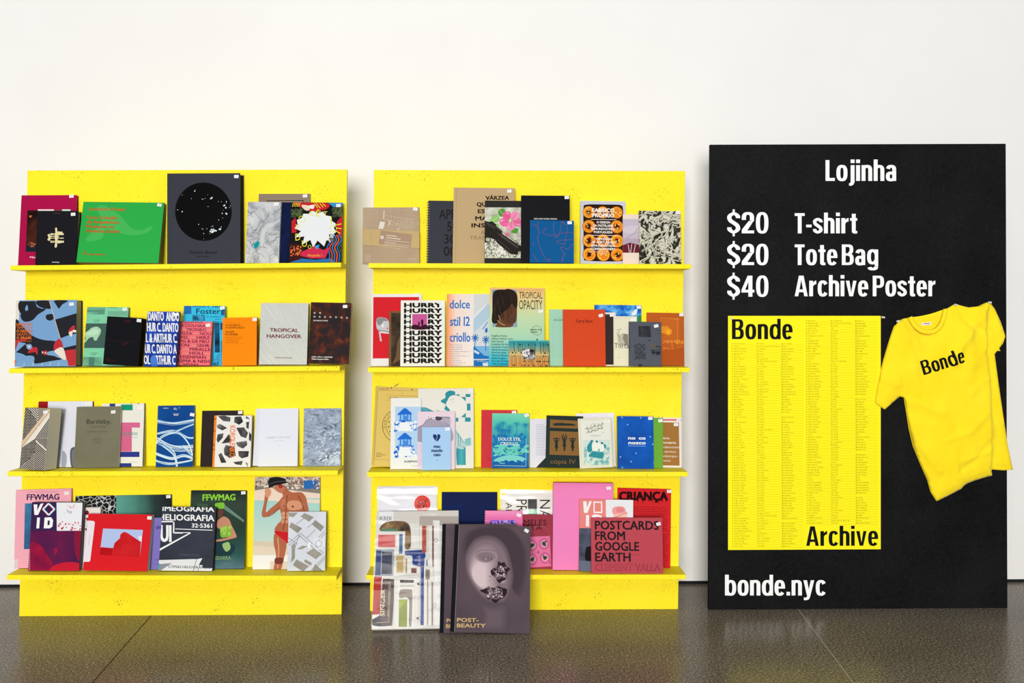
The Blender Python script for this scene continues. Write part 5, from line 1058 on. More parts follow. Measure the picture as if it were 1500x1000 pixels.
def art(s):
    s.rect(1050, 400, 1150, 410, '#e08a3a'); g = '#e88a34'
    for i in range(13): s.rect(1150, 310 + i * 15, 1290, 315 + i * 15, '#d97a2a')
    s.rect(1150, 380, 1215, 440, '#e8922c'); s.circ(1212, 425, 30, '#f09a20'); s.circ(1212, 425, 14, '#ffb030')
    for i in range(14): s.circ(1300, 315 + i * 14, 3, '#e08a3a'); s.circ(1312, 318 + i * 14, 2, '#d97a2a')
    s.lines([[(1150, 500), (1340, 515)], [(1160, 520), (1220, 498)], [(1240, 510), (1240, 560)], [(1170, 560), (1205, 565)], [(1250, 606), (1300, 608)], [(1205, 615), (1260, 590)], [(1150, 310), (1300, 320)], [(1290, 310), (1285, 500)]], 5, g); s.dabs(34, (1165, 495, 1338, 525), 7, g, 3, 2, 0); s.dabs(16, (1160, 540, 1330, 630), 5, g, 5, 2, 0); s.poly([(1040, 600), (1340, 560), (1342, 706), (1035, 706)], '#b5561e')
book(VL, [(1040, 265), (1342, 268), (1341, 706), (1034, 706)], .006, 'paperback_book', 'burnt orange book with pale orange building print, right end of the second shelf', '#bf5f22', art, lean=7, stk=(1321, 282, 4))
def art(s):
    k = '#2b2c30'
    s.rect(972, 375, 1072, 467, mat_noise([(.4, '#2a2b2f'), (.65, '#3f424a')], 40, 4)); rnd = random.Random(6)
    for i in range(6):
        y = 530 + i * 22; pts = [(938, y)]
        for j in range(10): pts.append((940 + j * 9.5, y + rnd.uniform(-9, 9)))
        s.line(pts, 4.5, k, True); s.line([(p[0], p[1] + 9) for p in pts], 3, k, True)
    s.rect(1072, 528, 1102, 556, '#6b5c40'); s.text('PA', 1112, 552, 18, k, 38, .03); s.dabs(24, (1075, 570, 1150, 610), 8, k, 8, 1.6); s.rect(1105, 566, 1150, 585, '#4a4d55'); s.text('N', 1052, 500, 13, k, 14, .03, rot=0); s.lines([[(1115, 408), (1155, 410)], [(1128, 436), (1155, 436)]], 3, k); s.rect(968, 692, 995, 706, k); s.lines([[(898, 430), (898, 590)]], 3, '#3a3c42')
book(VL, [(895, 340), (1158, 340), (1154, 708), (890, 706)], .010, 'paperback_book', 'slate grey book with black printed scribbles, right part of the second shelf', '#565a66', art, lean=8, stk=(1116, 373, 14))
solve('u2s2', U2.Y, U2.front, lambda x: shelf_z(U2, 1, x), 'books on the second shelf of the middle stand')

VM, VN = (520, 555, 5.77), (760, 555, 5.556)
def art(s):
    k = '#4a4128'; s.lines([[(190, 95), (560, 95)], [(186, 95), (145, 660)], [(148, 655), (560, 668)], [(250, 135), (530, 140)], [(390, 100), (386, 135)], [(250, 175), (530, 180)]], 2, '#8a7a48')
    s.hoop(352, 385, 135, 4, k); s.hoop(352, 385, 104, 3, k); s.circ(345, 390, 62, '#1d1a14')
    for i, ch in enumerate('· Comissão de Desenho'): a = R(150 + i * 12.5); s.text(ch, 352 + 113 * math.cos(a), 385 + 113 * math.sin(a), 16, k, None, .015, rot=150 + i * 12.5 + 90, align='c')
    for a in range(120, 260, 28): s.circ(352 + 84 * math.cos(R(a)), 385 + 84 * math.sin(R(a)), 5, k)
    s.text('Família', 282, 164, 16, k, 70); s.para(['Coleção', 'de Documentos', 'Naturais'], 165, 608, 13, 8, k); s.text('comissão 2008', 190, 86, 8, k, 85); s.poly([(122, 700), (165, 60), (180, 60), (140, 700)], '#d9bc5c')
def clip(root, s, w_, h_, t, hx):
    m = MB()
    for x, y in ((296, 76), (470, 86)):
        a = s.P(x, y); m.tube([(a[0] - hx, -.0008, a[1]), (a[0] - hx, -.0035, a[1])], [.0026, .0024], mat('#5a6a62', .35), 14)
    m.build('rivet', root)
    m = MB(); a, b_ = s.P(322, 62), s.P(355, 40); m.tube([(a[0] - hx, .0, a[1]), (b_[0] - hx, .002, b_[1])], .0016, mat('#8a8c90', .3), 8); m.build('metal_tab', root)
book(VM, [(165, 62), (590, 74), (552, 722), (122, 710)], .006, 'document_folder', 'mustard yellow card folder with rivets, a metal tab and a round black stamp', '#e2c56c', art, lean=6, extra=clip, cat_='folder', dy=.0)
def art(s):
    w_, t_, d = '#e9e8e0', '#2f93a4', '#1f6f86'
    s.blob([(728, 180), (765, 155), (765, 120), (800, 98), (845, 105), (848, 130), (880, 128), (880, 160), (830, 150), (790, 170), (770, 215), (800, 255), (790, 268), (755, 250), (768, 215), (735, 195)], t_)
    for q in ((935, 125, 975, 150), (945, 205, 975, 262), (928, 320, 975, 355), (850, 322, 872, 355), (890, 150, 935, 200), (900, 285, 935, 318)): s.rect(*q, t_)
    s.blob([(780, 190), (800, 150), (840, 135), (890, 148), (935, 190), (945, 240), (925, 290), (880, 318), (840, 300), (830, 265), (795, 245), (778, 220)], '#ecece4'); s.lines([[(805, 165), (812, 180)], [(822, 160), (832, 175)], [(805, 210), (815, 205)], [(830, 185), (835, 200)]], 3, t_)
    s.blob([(538, 260), (575, 235), (620, 245), (665, 272), (600, 275), (538, 275)], '#5fa9b4'); s.lines([[(560, 250), (590, 272)], [(600, 245), (640, 270)], [(690, 255), (715, 270)]], 2.5, d)
    s.grad(855, 560, 930, 712, [(0, '#2a8fa0'), (.5, '#4fb0bc'), (1, '#2f98a8')], 'X'); s.blob([(848, 420), (880, 460), (920, 520), (950, 490), (975, 490), (975, 550), (930, 560), (915, 580), (860, 570), (852, 500)], '#b9d6d4'); s.lines([[(850, 440), (920, 530)], [(870, 450), (870, 560)], [(890, 480), (885, 560)], [(905, 560), (925, 575)], [(855, 580), (848, 710)], [(920, 575), (928, 710)], [(930, 500), (975, 495)], [(930, 540), (975, 545)]], 4, t_); s.rect(925, 500, 972, 545, '#8cc4c8'); s.rect(600, 420, 850, 720, '#dfe6e0')
book(VM, [(537, 80), (1003, 77), (1005, 738), (530, 742)], .008, 'magazine', 'large cream magazine with a teal line drawing of a head in a wig, third shelf', '#e9e8e0', art, lean=6, stk=(978, 90, 8), cat_='magazine')
def art(s):
    B, l = '#1c6fd8', '#8cc0f0'
    for y in (232, 437):
        s.rect(340, y, 560, y + 205, '#b5d6f4'); s.dabs(40, (342, y + 120, 520, y + 203), 16, B, int(y)); s.dabs(24, (342, y + 130, 520, y + 203), 14, '#eef6fc', int(y) + 1)
        s.poly([(362, y + 60), (412, y + 15), (430, y + 12), (482, y + 55), (480, y + 65), (362, y + 72)], B); s.rect(375, y + 66, 476, y + 118, l); s.lines([[(385, y + 60), (385, y + 118)], [(412, y + 60), (412, y + 118)], [(446, y + 60), (446, y + 118)], [(472, y + 60), (472, y + 118)], [(370, y + 116), (480, y + 116)]], 8, B); s.rect(408, y + 76, 440, y + 110, '#3f8ee0'); s.poly([(380, y + 130), (460, y + 130), (480, y + 203), (365, y + 203)], '#f0f6fa')
    s.text('SLEEPWALK', 418, 692, 15, '#1a1a1a', 150, .03); s.text('ricardo', 480, 723, 7, '#555555', 60)
book(VM, [(303, 160), (560, 158), (556, 748), (300, 748)], .008, 'zine', 'white zine with two blue printed pictures of a hut, third shelf', '#eef0ee', art, lean=6)
def art(s):
    s.blob([(530, 410), (575, 380), (610, 340), (640, 325), (700, 330), (745, 360), (808, 400), (812, 520), (535, 520)], '#a9a2b4'); s.poly([(540, 410), (810, 380), (812, 520), (535, 522)], '#a39cae'); s.blob([(735, 320), (808, 322), (808, 385), (745, 358)], '#b5aec0'); s.line([(530, 412), (575, 382), (612, 340), (680, 330)], 3, '#5a5566', True); s.blob([(680, 320), (700, 315), (738, 325), (725, 345), (690, 345)], '#4a4656'); s.line([(700, 318), (808, 326)], 4, '#4a4656'); s.line([(738, 345), (808, 398)], 2.5, '#6a6576', True)
    for x, y in ((622, 320), (666, 325)): s.circ(x, y, 14, '#f4eef4'); s.circ(x, y, 5, '#2a2832')
    s.lines([[(534, 540 + i * 9), (566, 540 + i * 9)] for i in range(20)], 1.4, '#c9a9bc'); s.rect(806, 300, 812, 740, '#f2ddea')
book(VM, [(530, 275), (845, 274), (843, 745), (527, 747)], .006, 'zine', 'pale pink zine with a grey two-eyed creature, behind the light blue one', '#ecd6e4', art, lean=6)
def art(s):
    c = '#17356e'
    s.blob([(692, 525), (668, 500), (660, 480), (668, 466), (685, 468), (692, 478), (700, 467), (715, 466), (722, 482), (715, 502)], c); s.line([(692, 476), (696, 490), (688, 505), (693, 522)], 3.5, '#a9cdf2', True)
    for t_, x, y, w_ in (('meu', 664, 577, 56), ('mundo', 645, 611, 94), ('caiu', 663, 645, 58)): s.text(t_, x, y, 27, c, w_, .045)
    s.circ(692, 677, 5, c, 3)
book(VM, [(570, 407), (808, 405), (813, 757), (567, 760)], .006, 'zine', 'small light blue zine with a broken dark blue heart, third shelf', '#aad0f5', art, lean=8, stk=(782, 422))
book(VM, [(1068, 262), (1372, 260), (1366, 745), (1062, 745)], .008, 'paperback_book', 'plain raspberry red book behind the turquoise landscape one', '#d03540', lambda s: s.text('Co', 1116, 685, 26, '#7a1a22', 40, 0), lean=6, stk=(1345, 280, 10))
def art(s):
    s.grad(1152, 290, 1472, 752, [(0, '#1668b4'), (.3, '#2286c4'), (.55, '#2fa0bc'), (.85, '#5cc8b4'), (1, '#79d6b4')], 'Z', noise=.2, nscale=14); D = '#1f7fb4'
    rnd = random.Random(8)
    for k in range(9):
        x, y = rnd.uniform(1190, 1440), rnd.uniform(370, 440)
        for a in range(0, 360, 36): s.line([(x, y), (x + 36 * math.cos(R(a)), y + 26 * math.sin(R(a)) + 6)], 5, ['#1f86b8', '#2a9ab8'][k % 2])
        s.line([(x, y), (x + rnd.uniform(-8, 8), 600)], 4, D)
    s.dabs(90, (1165, 470, 1460, 640), 16, '#1c78b8', 5, 1.6); s.dabs(60, (1165, 560, 1460, 640), 14, '#6ad0c4', 6, 2, 0)
    s.blob([(1170, 690), (1230, 655), (1320, 640), (1420, 660), (1440, 690), (1340, 700), (1250, 715)], '#7cd2d0'); s.dabs(26, (1180, 690, 1440, 735), 14, '#1560ac', 9, 2, 10)
    W = '#e4f4ee'; s.text('DOLCE STIL', 1208, 520, 26, W, 192, .02); s.text('CRIOLLO', 1226, 558, 26, W, 150, .02); s.lines([[(1175, 728), (1440, 733)], [(1440, 733), (1446, 500)]], 3, '#bfe4dc')
book(VM, [(1158, 290), (1472, 290), (1465, 752), (1152, 750)], .010, 'paperback_book', 'turquoise to blue landscape print book with white capitals, in front of the raspberry one', '#2fa0bc', art, lean=7, stk=(1450, 305, 20))
def art(s):
    s.lines([[(140, 370 + i * 14), (205 + (i * 37) % 40, 370 + i * 14)] for i in range(18)], 4, '#b4b6c6'); s.poly([(138, 708), (175, 670), (215, 630), (240, 640), (240, 708)], '#2a3238')
book(VN, [(90, 325), (240, 323), (238, 708), (88, 708)], .008, 'zine', 'white zine printed with a page of grey text, left of the dark green book', '#e4e4f0', art, lean=6)
def art(s): s.text('RIO', 730, 298, 6, '#9a9aa8', 20)
book(VN, [(467, 280), (778, 274), (796, 716), (485, 722)], .006, 'zine', 'plain white zine leaning behind the cream one with curly writing', '#eceaf2', art, lean=6, stk=(751, 293))
def art(s):
    b_, k = '#8a6436', '#22302e'
    s.poly([(248, 330), (512, 340), (505, 405), (247, 398)], b_); s.blob([(277, 365), (300, 360), (345, 358), (348, 352), (360, 360), (430, 364), (460, 378), (400, 380), (330, 380), (280, 380)], k, 4)
    s.poly([(247, 425), (502, 432), (490, 627), (243, 620)], b_)
    for x, up in ((300, 0), (365, 1), (432, 0)):
        t0 = 488 if not up else 478; s.circ(x, t0, 9, k); s.poly([(x - 14, t0 + 13), (x + 14, t0 + 13), (x + 10, t0 + 46), (x + 15, t0 + 74), (x + 8, t0 + 74), (x + 7, 590), (x + 1, 590), (x, t0 + 76), (x - 1, 590), (x - 7, 590), (x - 8, t0 + 74), (x - 15, t0 + 74), (x - 10, t0 + 46)], k); s.circ(x, t0 + 10, 5, k)
        if up: s.line([(x - 14, t0 + 20), (x - 20, t0 - 4), (x - 6, 452)], 8, k); s.line([(x + 14, t0 + 20), (x + 19, t0 - 4), (x + 8, 452)], 8, k)
        else: s.line([(x - 14, t0 + 20), (x - 24, t0 - 2), (x - 6, t0 - 2)], 8, k); s.line([(x + 14, t0 + 20), (x + 25, t0 - 2), (x + 6, t0 - 2)], 8, k)
    s.text('cópia IV', 250, 694, 36, b_, 206, 0)
book(VN, [(220, 297), (520, 302), (508, 730), (210, 722)], .010, 'paperback_book', 'dark green book with brown panels, three small figures and a knife', '#22302e', art, lean=7)
def art(s):
    g = '#d8c27a'; 
    for i in range(22): a = i / 21; s.rect(497 + a * 255, 330 - a * 8, 503 + a * 255, 336 - a * 8, g); s.rect(517 + a * 250, 716, 523 + a * 250, 722, g)
    for i in range(34): a = i / 33; s.rect(496 + a * 20, 332 + a * 385, 503 + a * 20, 338 + a * 385, g); s.rect(750 + a * 16, 322 + a * 395, 757 + a * 16, 328 + a * 395, g)
    k = '#6a5a3a'
    for (x, y, l) in ((545, 410, 150), (555, 440, 135)):
        pts = [(x, y)]; rnd = random.Random(int(x))
        for i in range(14): pts.append((x + l * (i + 1) / 14, y - l * .3 * (i + 1) / 14 * .9 + rnd.uniform(-9, 7)))
        s.line(pts, 3.4, k, True); s.dabs(9, (x, y - 45, x + l, y + 4), 3, k, int(y))
        for i in range(5): s.line([(x + 15 + i * l / 5, y - i * 8 - 2), (x + 17 + i * l / 5, y - i * 8 - 26)], 3.2, k)
    s.lines([[(580, 460), (680, 458)], [(600, 468), (660, 467)]], 2, '#b5ae94')
    T = '#2f93a0'; s.rect(530, 500, 745, 560, '#cfe2dc'); s.rect(535, 560, 745, 705, mat_noise([(.4, '#6fb4b8'), (.55, '#cfe0d8'), (.7, '#e4ece2')], 60, 3))
    for p in ([(560, 560), (580, 520), (600, 505), (610, 540), (600, 590), (575, 600)], [(610, 590), (660, 600), (690, 590), (690, 650), (610, 640), (575, 630)], [(690, 530), (715, 540), (715, 560), (695, 570)]): s.blob(p, T, 4)
    for p in ([(605, 520), (650, 510), (660, 560), (640, 590), (605, 580)], [(660, 530), (690, 525), (700, 580), (670, 595)]): s.blob(p, '#eef2ea', 4)
    for x, y in ((600, 508), (640, 512), (682, 524)): s.circ(x, y, 10, '#2a7f90')
book(VN, [(484, 322), (756, 313), (778, 728), (507, 733)], .006, 'zine', 'cream zine with dotted border, brown curly writing and a teal picture of people', '#e8ebdf', art, lean=7, stk=(725, 342))
def art(s):
    s.full(mat_noise([(.35, '#0a4aa6'), (.65, '#1260c4')], 12, 5)); W = '#f4f8fc'
    for x, y in ((840, 313), (990, 315), (884, 370), (1066, 466), (950, 598), (823, 628), (908, 664), (838, 712), (1093, 670), (1085, 525)): s.circ(x, y, 6, '#8fc0ee', n=8)
    s.text('no', 886, 488, 26, W, 60, .05); s.text('co', 972, 488, 26, W, 56, .05); s.text('nozco', 888, 526, 26, W, 140, .05); s.line([(886, 539), (1028, 541)], 4, '#8fb8e8')
book(VN, [(800, 303), (1092, 303), (1097, 722), (800, 720)], .010, 'paperback_book', 'strong blue book sprinkled with pale dots and rounded white lettering', '#0e55b4', art, lean=8, stk=(1068, 318))
book(VN, [(1050, 312), (1325, 314), (1322, 720), (1046, 720)], .006, 'zine', 'white zine with a thin red line at its top, behind the brown lettered one', '#f0e4e6', lambda s: s.rect(1150, 327, 1322, 339, '#d83a3a'), lean=6, stk=(1300, 340))
def art(s):
    s.rect(1090, 352, 1302, 704, '#a8763a'); W = '#f0e6d4'
    for i, (t_, x1) in enumerate((('micro-', 1230), ('dicionário', 1278), ('tendencioso', 1304), ('de termos', 1276), ('contempo-', 1290), ('râneos', 1229))): s.text(t_, x1, 490 + i * 36.5, 20, W, [82, 150, 168, 136, 150, 94][i], [.03, .03, .005, .005, .005, .005][i], align='r')
book(VN, [(1070, 338), (1320, 336), (1318, 722), (1066, 722)], .008, 'paperback_book', 'brown book with white border and rounded white lettering, right end of the third shelf', '#efe8da', art, lean=6, stk=(1278, 369))
book(VN, [(990, 313), (1168, 318), (1168, 721), (985, 720)], .008, 'paperback_book', 'leaf green book standing out right of the strong blue one', '#6fae3a', None, lean=7, stk=(1147, 339, 8))
# the blue one stands in front of the green one: settle it last
SHELF.append(SHELF.pop(-4))
solve('u2s3', U2.Y, U2.front, lambda x: shelf_z(U2, 2, x), 'books on the third shelf of the middle stand')

VO, VP = (520, 690, 3.846), (770, 690, 4.545)
PO = lambda x, y: (((x / 4.545 + 250) * 3.846), y / 4.545 * 3.846)     # second picture -> first
def sleeve(amount=.10, pad=.003, scale=8):
    def f(root, s, w_, h_, t, hx):
        m, nt, bb = newmat('clear_plastic_sleeve')
        tr = N(nt, 'ShaderNodeBsdfTransparent'); gl = N(nt, 'ShaderNodeBsdfGlossy'); gl.inputs['Roughness'].default_value = .1
        tc = N(nt, 'ShaderNodeTexCoord'); mp = N(nt, 'ShaderNodeMapping'); mp.inputs['Rotation'].default_value = (0, .7, 0); mp.inputs['Scale'].default_value = (.5, 1, 2.2)
        n = N(nt, 'ShaderNodeTexNoise'); n.inputs['Scale'].default_value = scale; n.inputs['Detail'].default_value = 1; n.inputs['Distortion'].default_value = .5
        bu = N(nt, 'ShaderNodeBump'); bu.inputs['Strength'].default_value = .35; bu.inputs['Distance'].default_value = .01
        nt.links.new(tc.outputs['Object'], mp.inputs[0]); nt.links.new(mp.outputs[0], n.inputs['Vector']); nt.links.new(n.outputs['Fac'], bu.inputs['Height']); nt.links.new(bu.outputs[0], gl.inputs['Normal'])
        mx = N(nt, 'ShaderNodeMixShader'); mx.inputs[0].default_value = amount; nt.links.new(tr.outputs[0], mx.inputs[1]); nt.links.new(gl.outputs[0], mx.inputs[2])
        nt.links.new(mx.outputs[0], nt.nodes['Material Output'].inputs['Surface'])
        k = MB(); k.box(-hx - pad, -.0045, .0004, hx + pad, t + .0006, h_ + pad, m); o = k.build('plastic_sleeve', root); o['label'] = 'clear plastic sleeve'
    return f
def art(s):
    s.circ(380, 180, 46, '#e23a2c', n=40); s.text('GF', 356, 182, 24, '#2a1414', 54, .0); s.text('SF', 350, 209, 24, '#2a1414', 58, .0); s.grad(128, 150, 462, 330, [(0, '#e2e4ee'), (1, '#ececf6')], 'Z')
    s.circ(380, 180, 46, '#e23a2c', n=40); s.text('GF', 356, 182, 24, '#2a1414', 54, .0); s.text('SF', 350, 209, 24, '#2a1414', 58, .0)
book(VO, [(128, 86), (462, 83), (458, 530), (124, 532)], .006, 'magazine', 'white magazine with a round red badge, behind the sleeved one on the floor', '#eaeaf4', art, lean=5, extra=sleeve(.02), cat_='magazine')
book(VO, [(488, 117), (802, 117), (798, 528), (484, 530)], .006, 'magazine', 'plain dark navy magazine, its top showing above the big portrait magazine', '#0b1c4e', lambda s: s.poly([(488, 190), (600, 180), (600, 300), (488, 300)], '#0e2358'), lean=5, cat_='magazine')
def art(s):
    k = '#1d1d1f'
    s.text('PRATA', 906, 158, 60, k, 200, .0, rot=90); s.text('ARTE', 848, 175, 34, k, 120, .0, rot=90); s.text('NAVE', *PO(92, 188), 58, k, 190, .0, rot=90)
    a, b_ = PO(12, 184), PO(73, 252); s.rect(a[0], a[1], b_[0], b_[1], '#35363a'); a, b_ = PO(12, 252), PO(73, 288); s.grad(a[0], a[1], b_[0], b_[1], [(0, '#4fae7a'), (1, '#16a060')], 'Z'); s.rect(822, 105, 842, 140, '#f0d93a')
book(VO, [(820, 107), (1150, 110), (1146, 528), (816, 528)], .006, 'magazine', 'white sleeved magazine with sideways black serif lettering, left of the tall pink one', '#eeede8', art, lean=5, extra=sleeve(.025), cat_='magazine')
def art(s):
    k = '#241418'; q = lambda x, y: PO(x, y)
    s.text('MELES', 950, 300, 30, k, 128, 0); s.text('LETTA', *q(-60, 382), 28, k, 140, .0)
    c = q(90, 430); s.hoop(c[0], c[1], 62, 2, '#b0606c', n=40)
    s.poly([q(-30, 425), q(158, 418), q(166, 600), q(-20, 612)], '#e87aa6')
    for x, y in ((40, 475), (120, 465), (40, 560), (125, 550)): a = q(x, y); s.circ(*a, 30, '#d0629a'); s.circ(*a, 20, '#ec9ab8'); s.circ(*a, 9, '#2a3a2a'); s.dabs(8, (a[0] - 11, a[1] - 13, a[0] + 11, a[1] + 11), 5, '#1f5a38', int(x + y))
    s.text('A', *q(72, 525), 16, k, 14); s.text('L', *q(155, 585), 16, k, 10)
book(VO, [(915, 243), (1112, 244), (1108, 520), (910, 521)], .006, 'record_sleeve', 'dusky red square sleeve with pink dotted card, beside the tall pink book', '#a03a4a', art, lean=6, cat_='book')
def art(s): s.rect(758, 266, 900, 295, '#9a6ad8'); s.dabs(30, (760, 270, 895, 292), 9, '#c9a4f0', 3); s.dabs(14, (760, 268, 895, 294), 7, '#5a3fb0', 5); s.rect(876, 268, 890, 292, '#3a52b8'); s.grad(733, 224, 943, 262, [(0, '#f070b0'), (1, '#f89ac8')], 'Z')
book(VO, [(730, 222), (943, 223), (938, 500), (725, 500)], .008, 'spiral_notebook', 'bright pink spiral notebook with purple strip, above the big portrait magazine', '#f07ab4', art, lean=6, stk=(922, 243, -20), extra=coil(24, r=.005, wd=.0008, col='#2a2a2e'))
book(VP, [(183, 78), (580, 78), (575, 627), (173, 626)], .022, 'hardcover_book', 'tall plain pink book with red edge, lowest shelf of the middle stand', '#f58ac6', None, hard=True, lean=4, stk=(550, 109), spine='#e85a8a', back='#d8283c', pages='#c8243a')
def art(s):
    k = '#2a0508'; s.text('CRIANÇA', 612, 192, 58, k, 332, .06); rnd = random.Random(3)
    for x in (640, 668, 700, 742, 776, 812, 838, 880, 905, 932): l = rnd.uniform(12, 36); s.poly([(x - 4, 186), (x + 4, 186), (x, 192 + l)], k)
    for i in range(28):
        y = 240 + i * 14; s.text(['É nada mais absurdo do que ser', 'folhas da espécie humana. Uma ex-', 'cete que cria mecanismos para', 'dentificar a fim de sua existência', 'ando que tudo era um sonho'][i % 5], 640, y + (0 if i < 12 else 14), 7, '#6a0a10', 290 + (i * 13) % 16, .01)
book(VP, [(605, 110), (965, 118), (951, 636), (596, 632)], .008, 'magazine', 'red magazine with dripping black title and many rows of dark text', '#d8262c', art, lean=6, stk=(950, 132, 6), cat_='magazine')
def art(s):
    sm, W = '#ee8a84', '#f8f4f6'
    s.rect(345, 187, 531, 366, sm); s.rect(530, 188, 712, 330, '#eef0f4'); s.rect(345, 366, 712, 632, mat_noise([(.35, '#3c4152'), (.6, '#565c70'), (.8, '#6c7288')], 24, 5)); s.blob([(390, 560), (395, 490), (420, 478), (450, 485), (450, 570)], '#15161c'); s.poly([(350, 565), (440, 570), (440, 630), (350, 630)], '#6a7084')
    s.poly([(380, 200), (402, 200), (405, 240), (420, 200), (438, 200), (408, 272), (384, 272)], W); s.frame(452, 205, 502, 268, 8, W); s.poly([(398, 285), (418, 285), (416, 355), (396, 355)], W); s.blob([(440, 285), (490, 285), (505, 300), (505, 340), (440, 340)], W, 3); s.rect(462, 296, 486, 340, sm)
    s.blob([(572, 250), (590, 232), (640, 230), (660, 250), (655, 275), (600, 285), (575, 275)], '#f2a4a4'); s.blob([(580, 285), (650, 270), (672, 262), (665, 300), (620, 320), (585, 305)], '#f7c8b8'); s.blob([(600, 240), (640, 238), (648, 260), (605, 268)], '#e88a8c'); s.line([(585, 300), (668, 268)], 4, '#c96a5a', True)
book(VP, [(357, 187), (712, 190), (706, 632), (345, 630)], .012, 'magazine', 'salmon, white and slate magazine with big white letters, behind the muted red book', '#ee8a84', art, lean=6, cat_='magazine')
def art(s):
    k = '#251c1f'
    for t_, y, w_ in (('POSTCARDS', 382, 424), ('FROM', 447, 200), ('GOOGLE', 512, 292), ('EARTH', 578, 235)): s.text(t_, 460, y, 54, k, w_, .03)
    s.text('CLEMENT VALLA', 460, 634, 42, '#6a2a34', 428, .022); s.text('CLEMENT VALLA', 463, 632, 38, '#c04a56', 420, -.004)
    s.text('postal', 700, 540, 9, '#9a3a46', 45)
book(VP, [(435, 310), (908, 308), (914, 652), (435, 652)], .014, 'paperback_book', 'wide muted red book with bold black capitals in four rows, lowest shelf', '#c04a56', art, lean=8, stk=(882, 346, 14))
solve('u2s4', U2.Y, U2.front, lambda x: shelf_z(U2, 3, x), 'books and magazines on the lowest shelf of the middle stand')

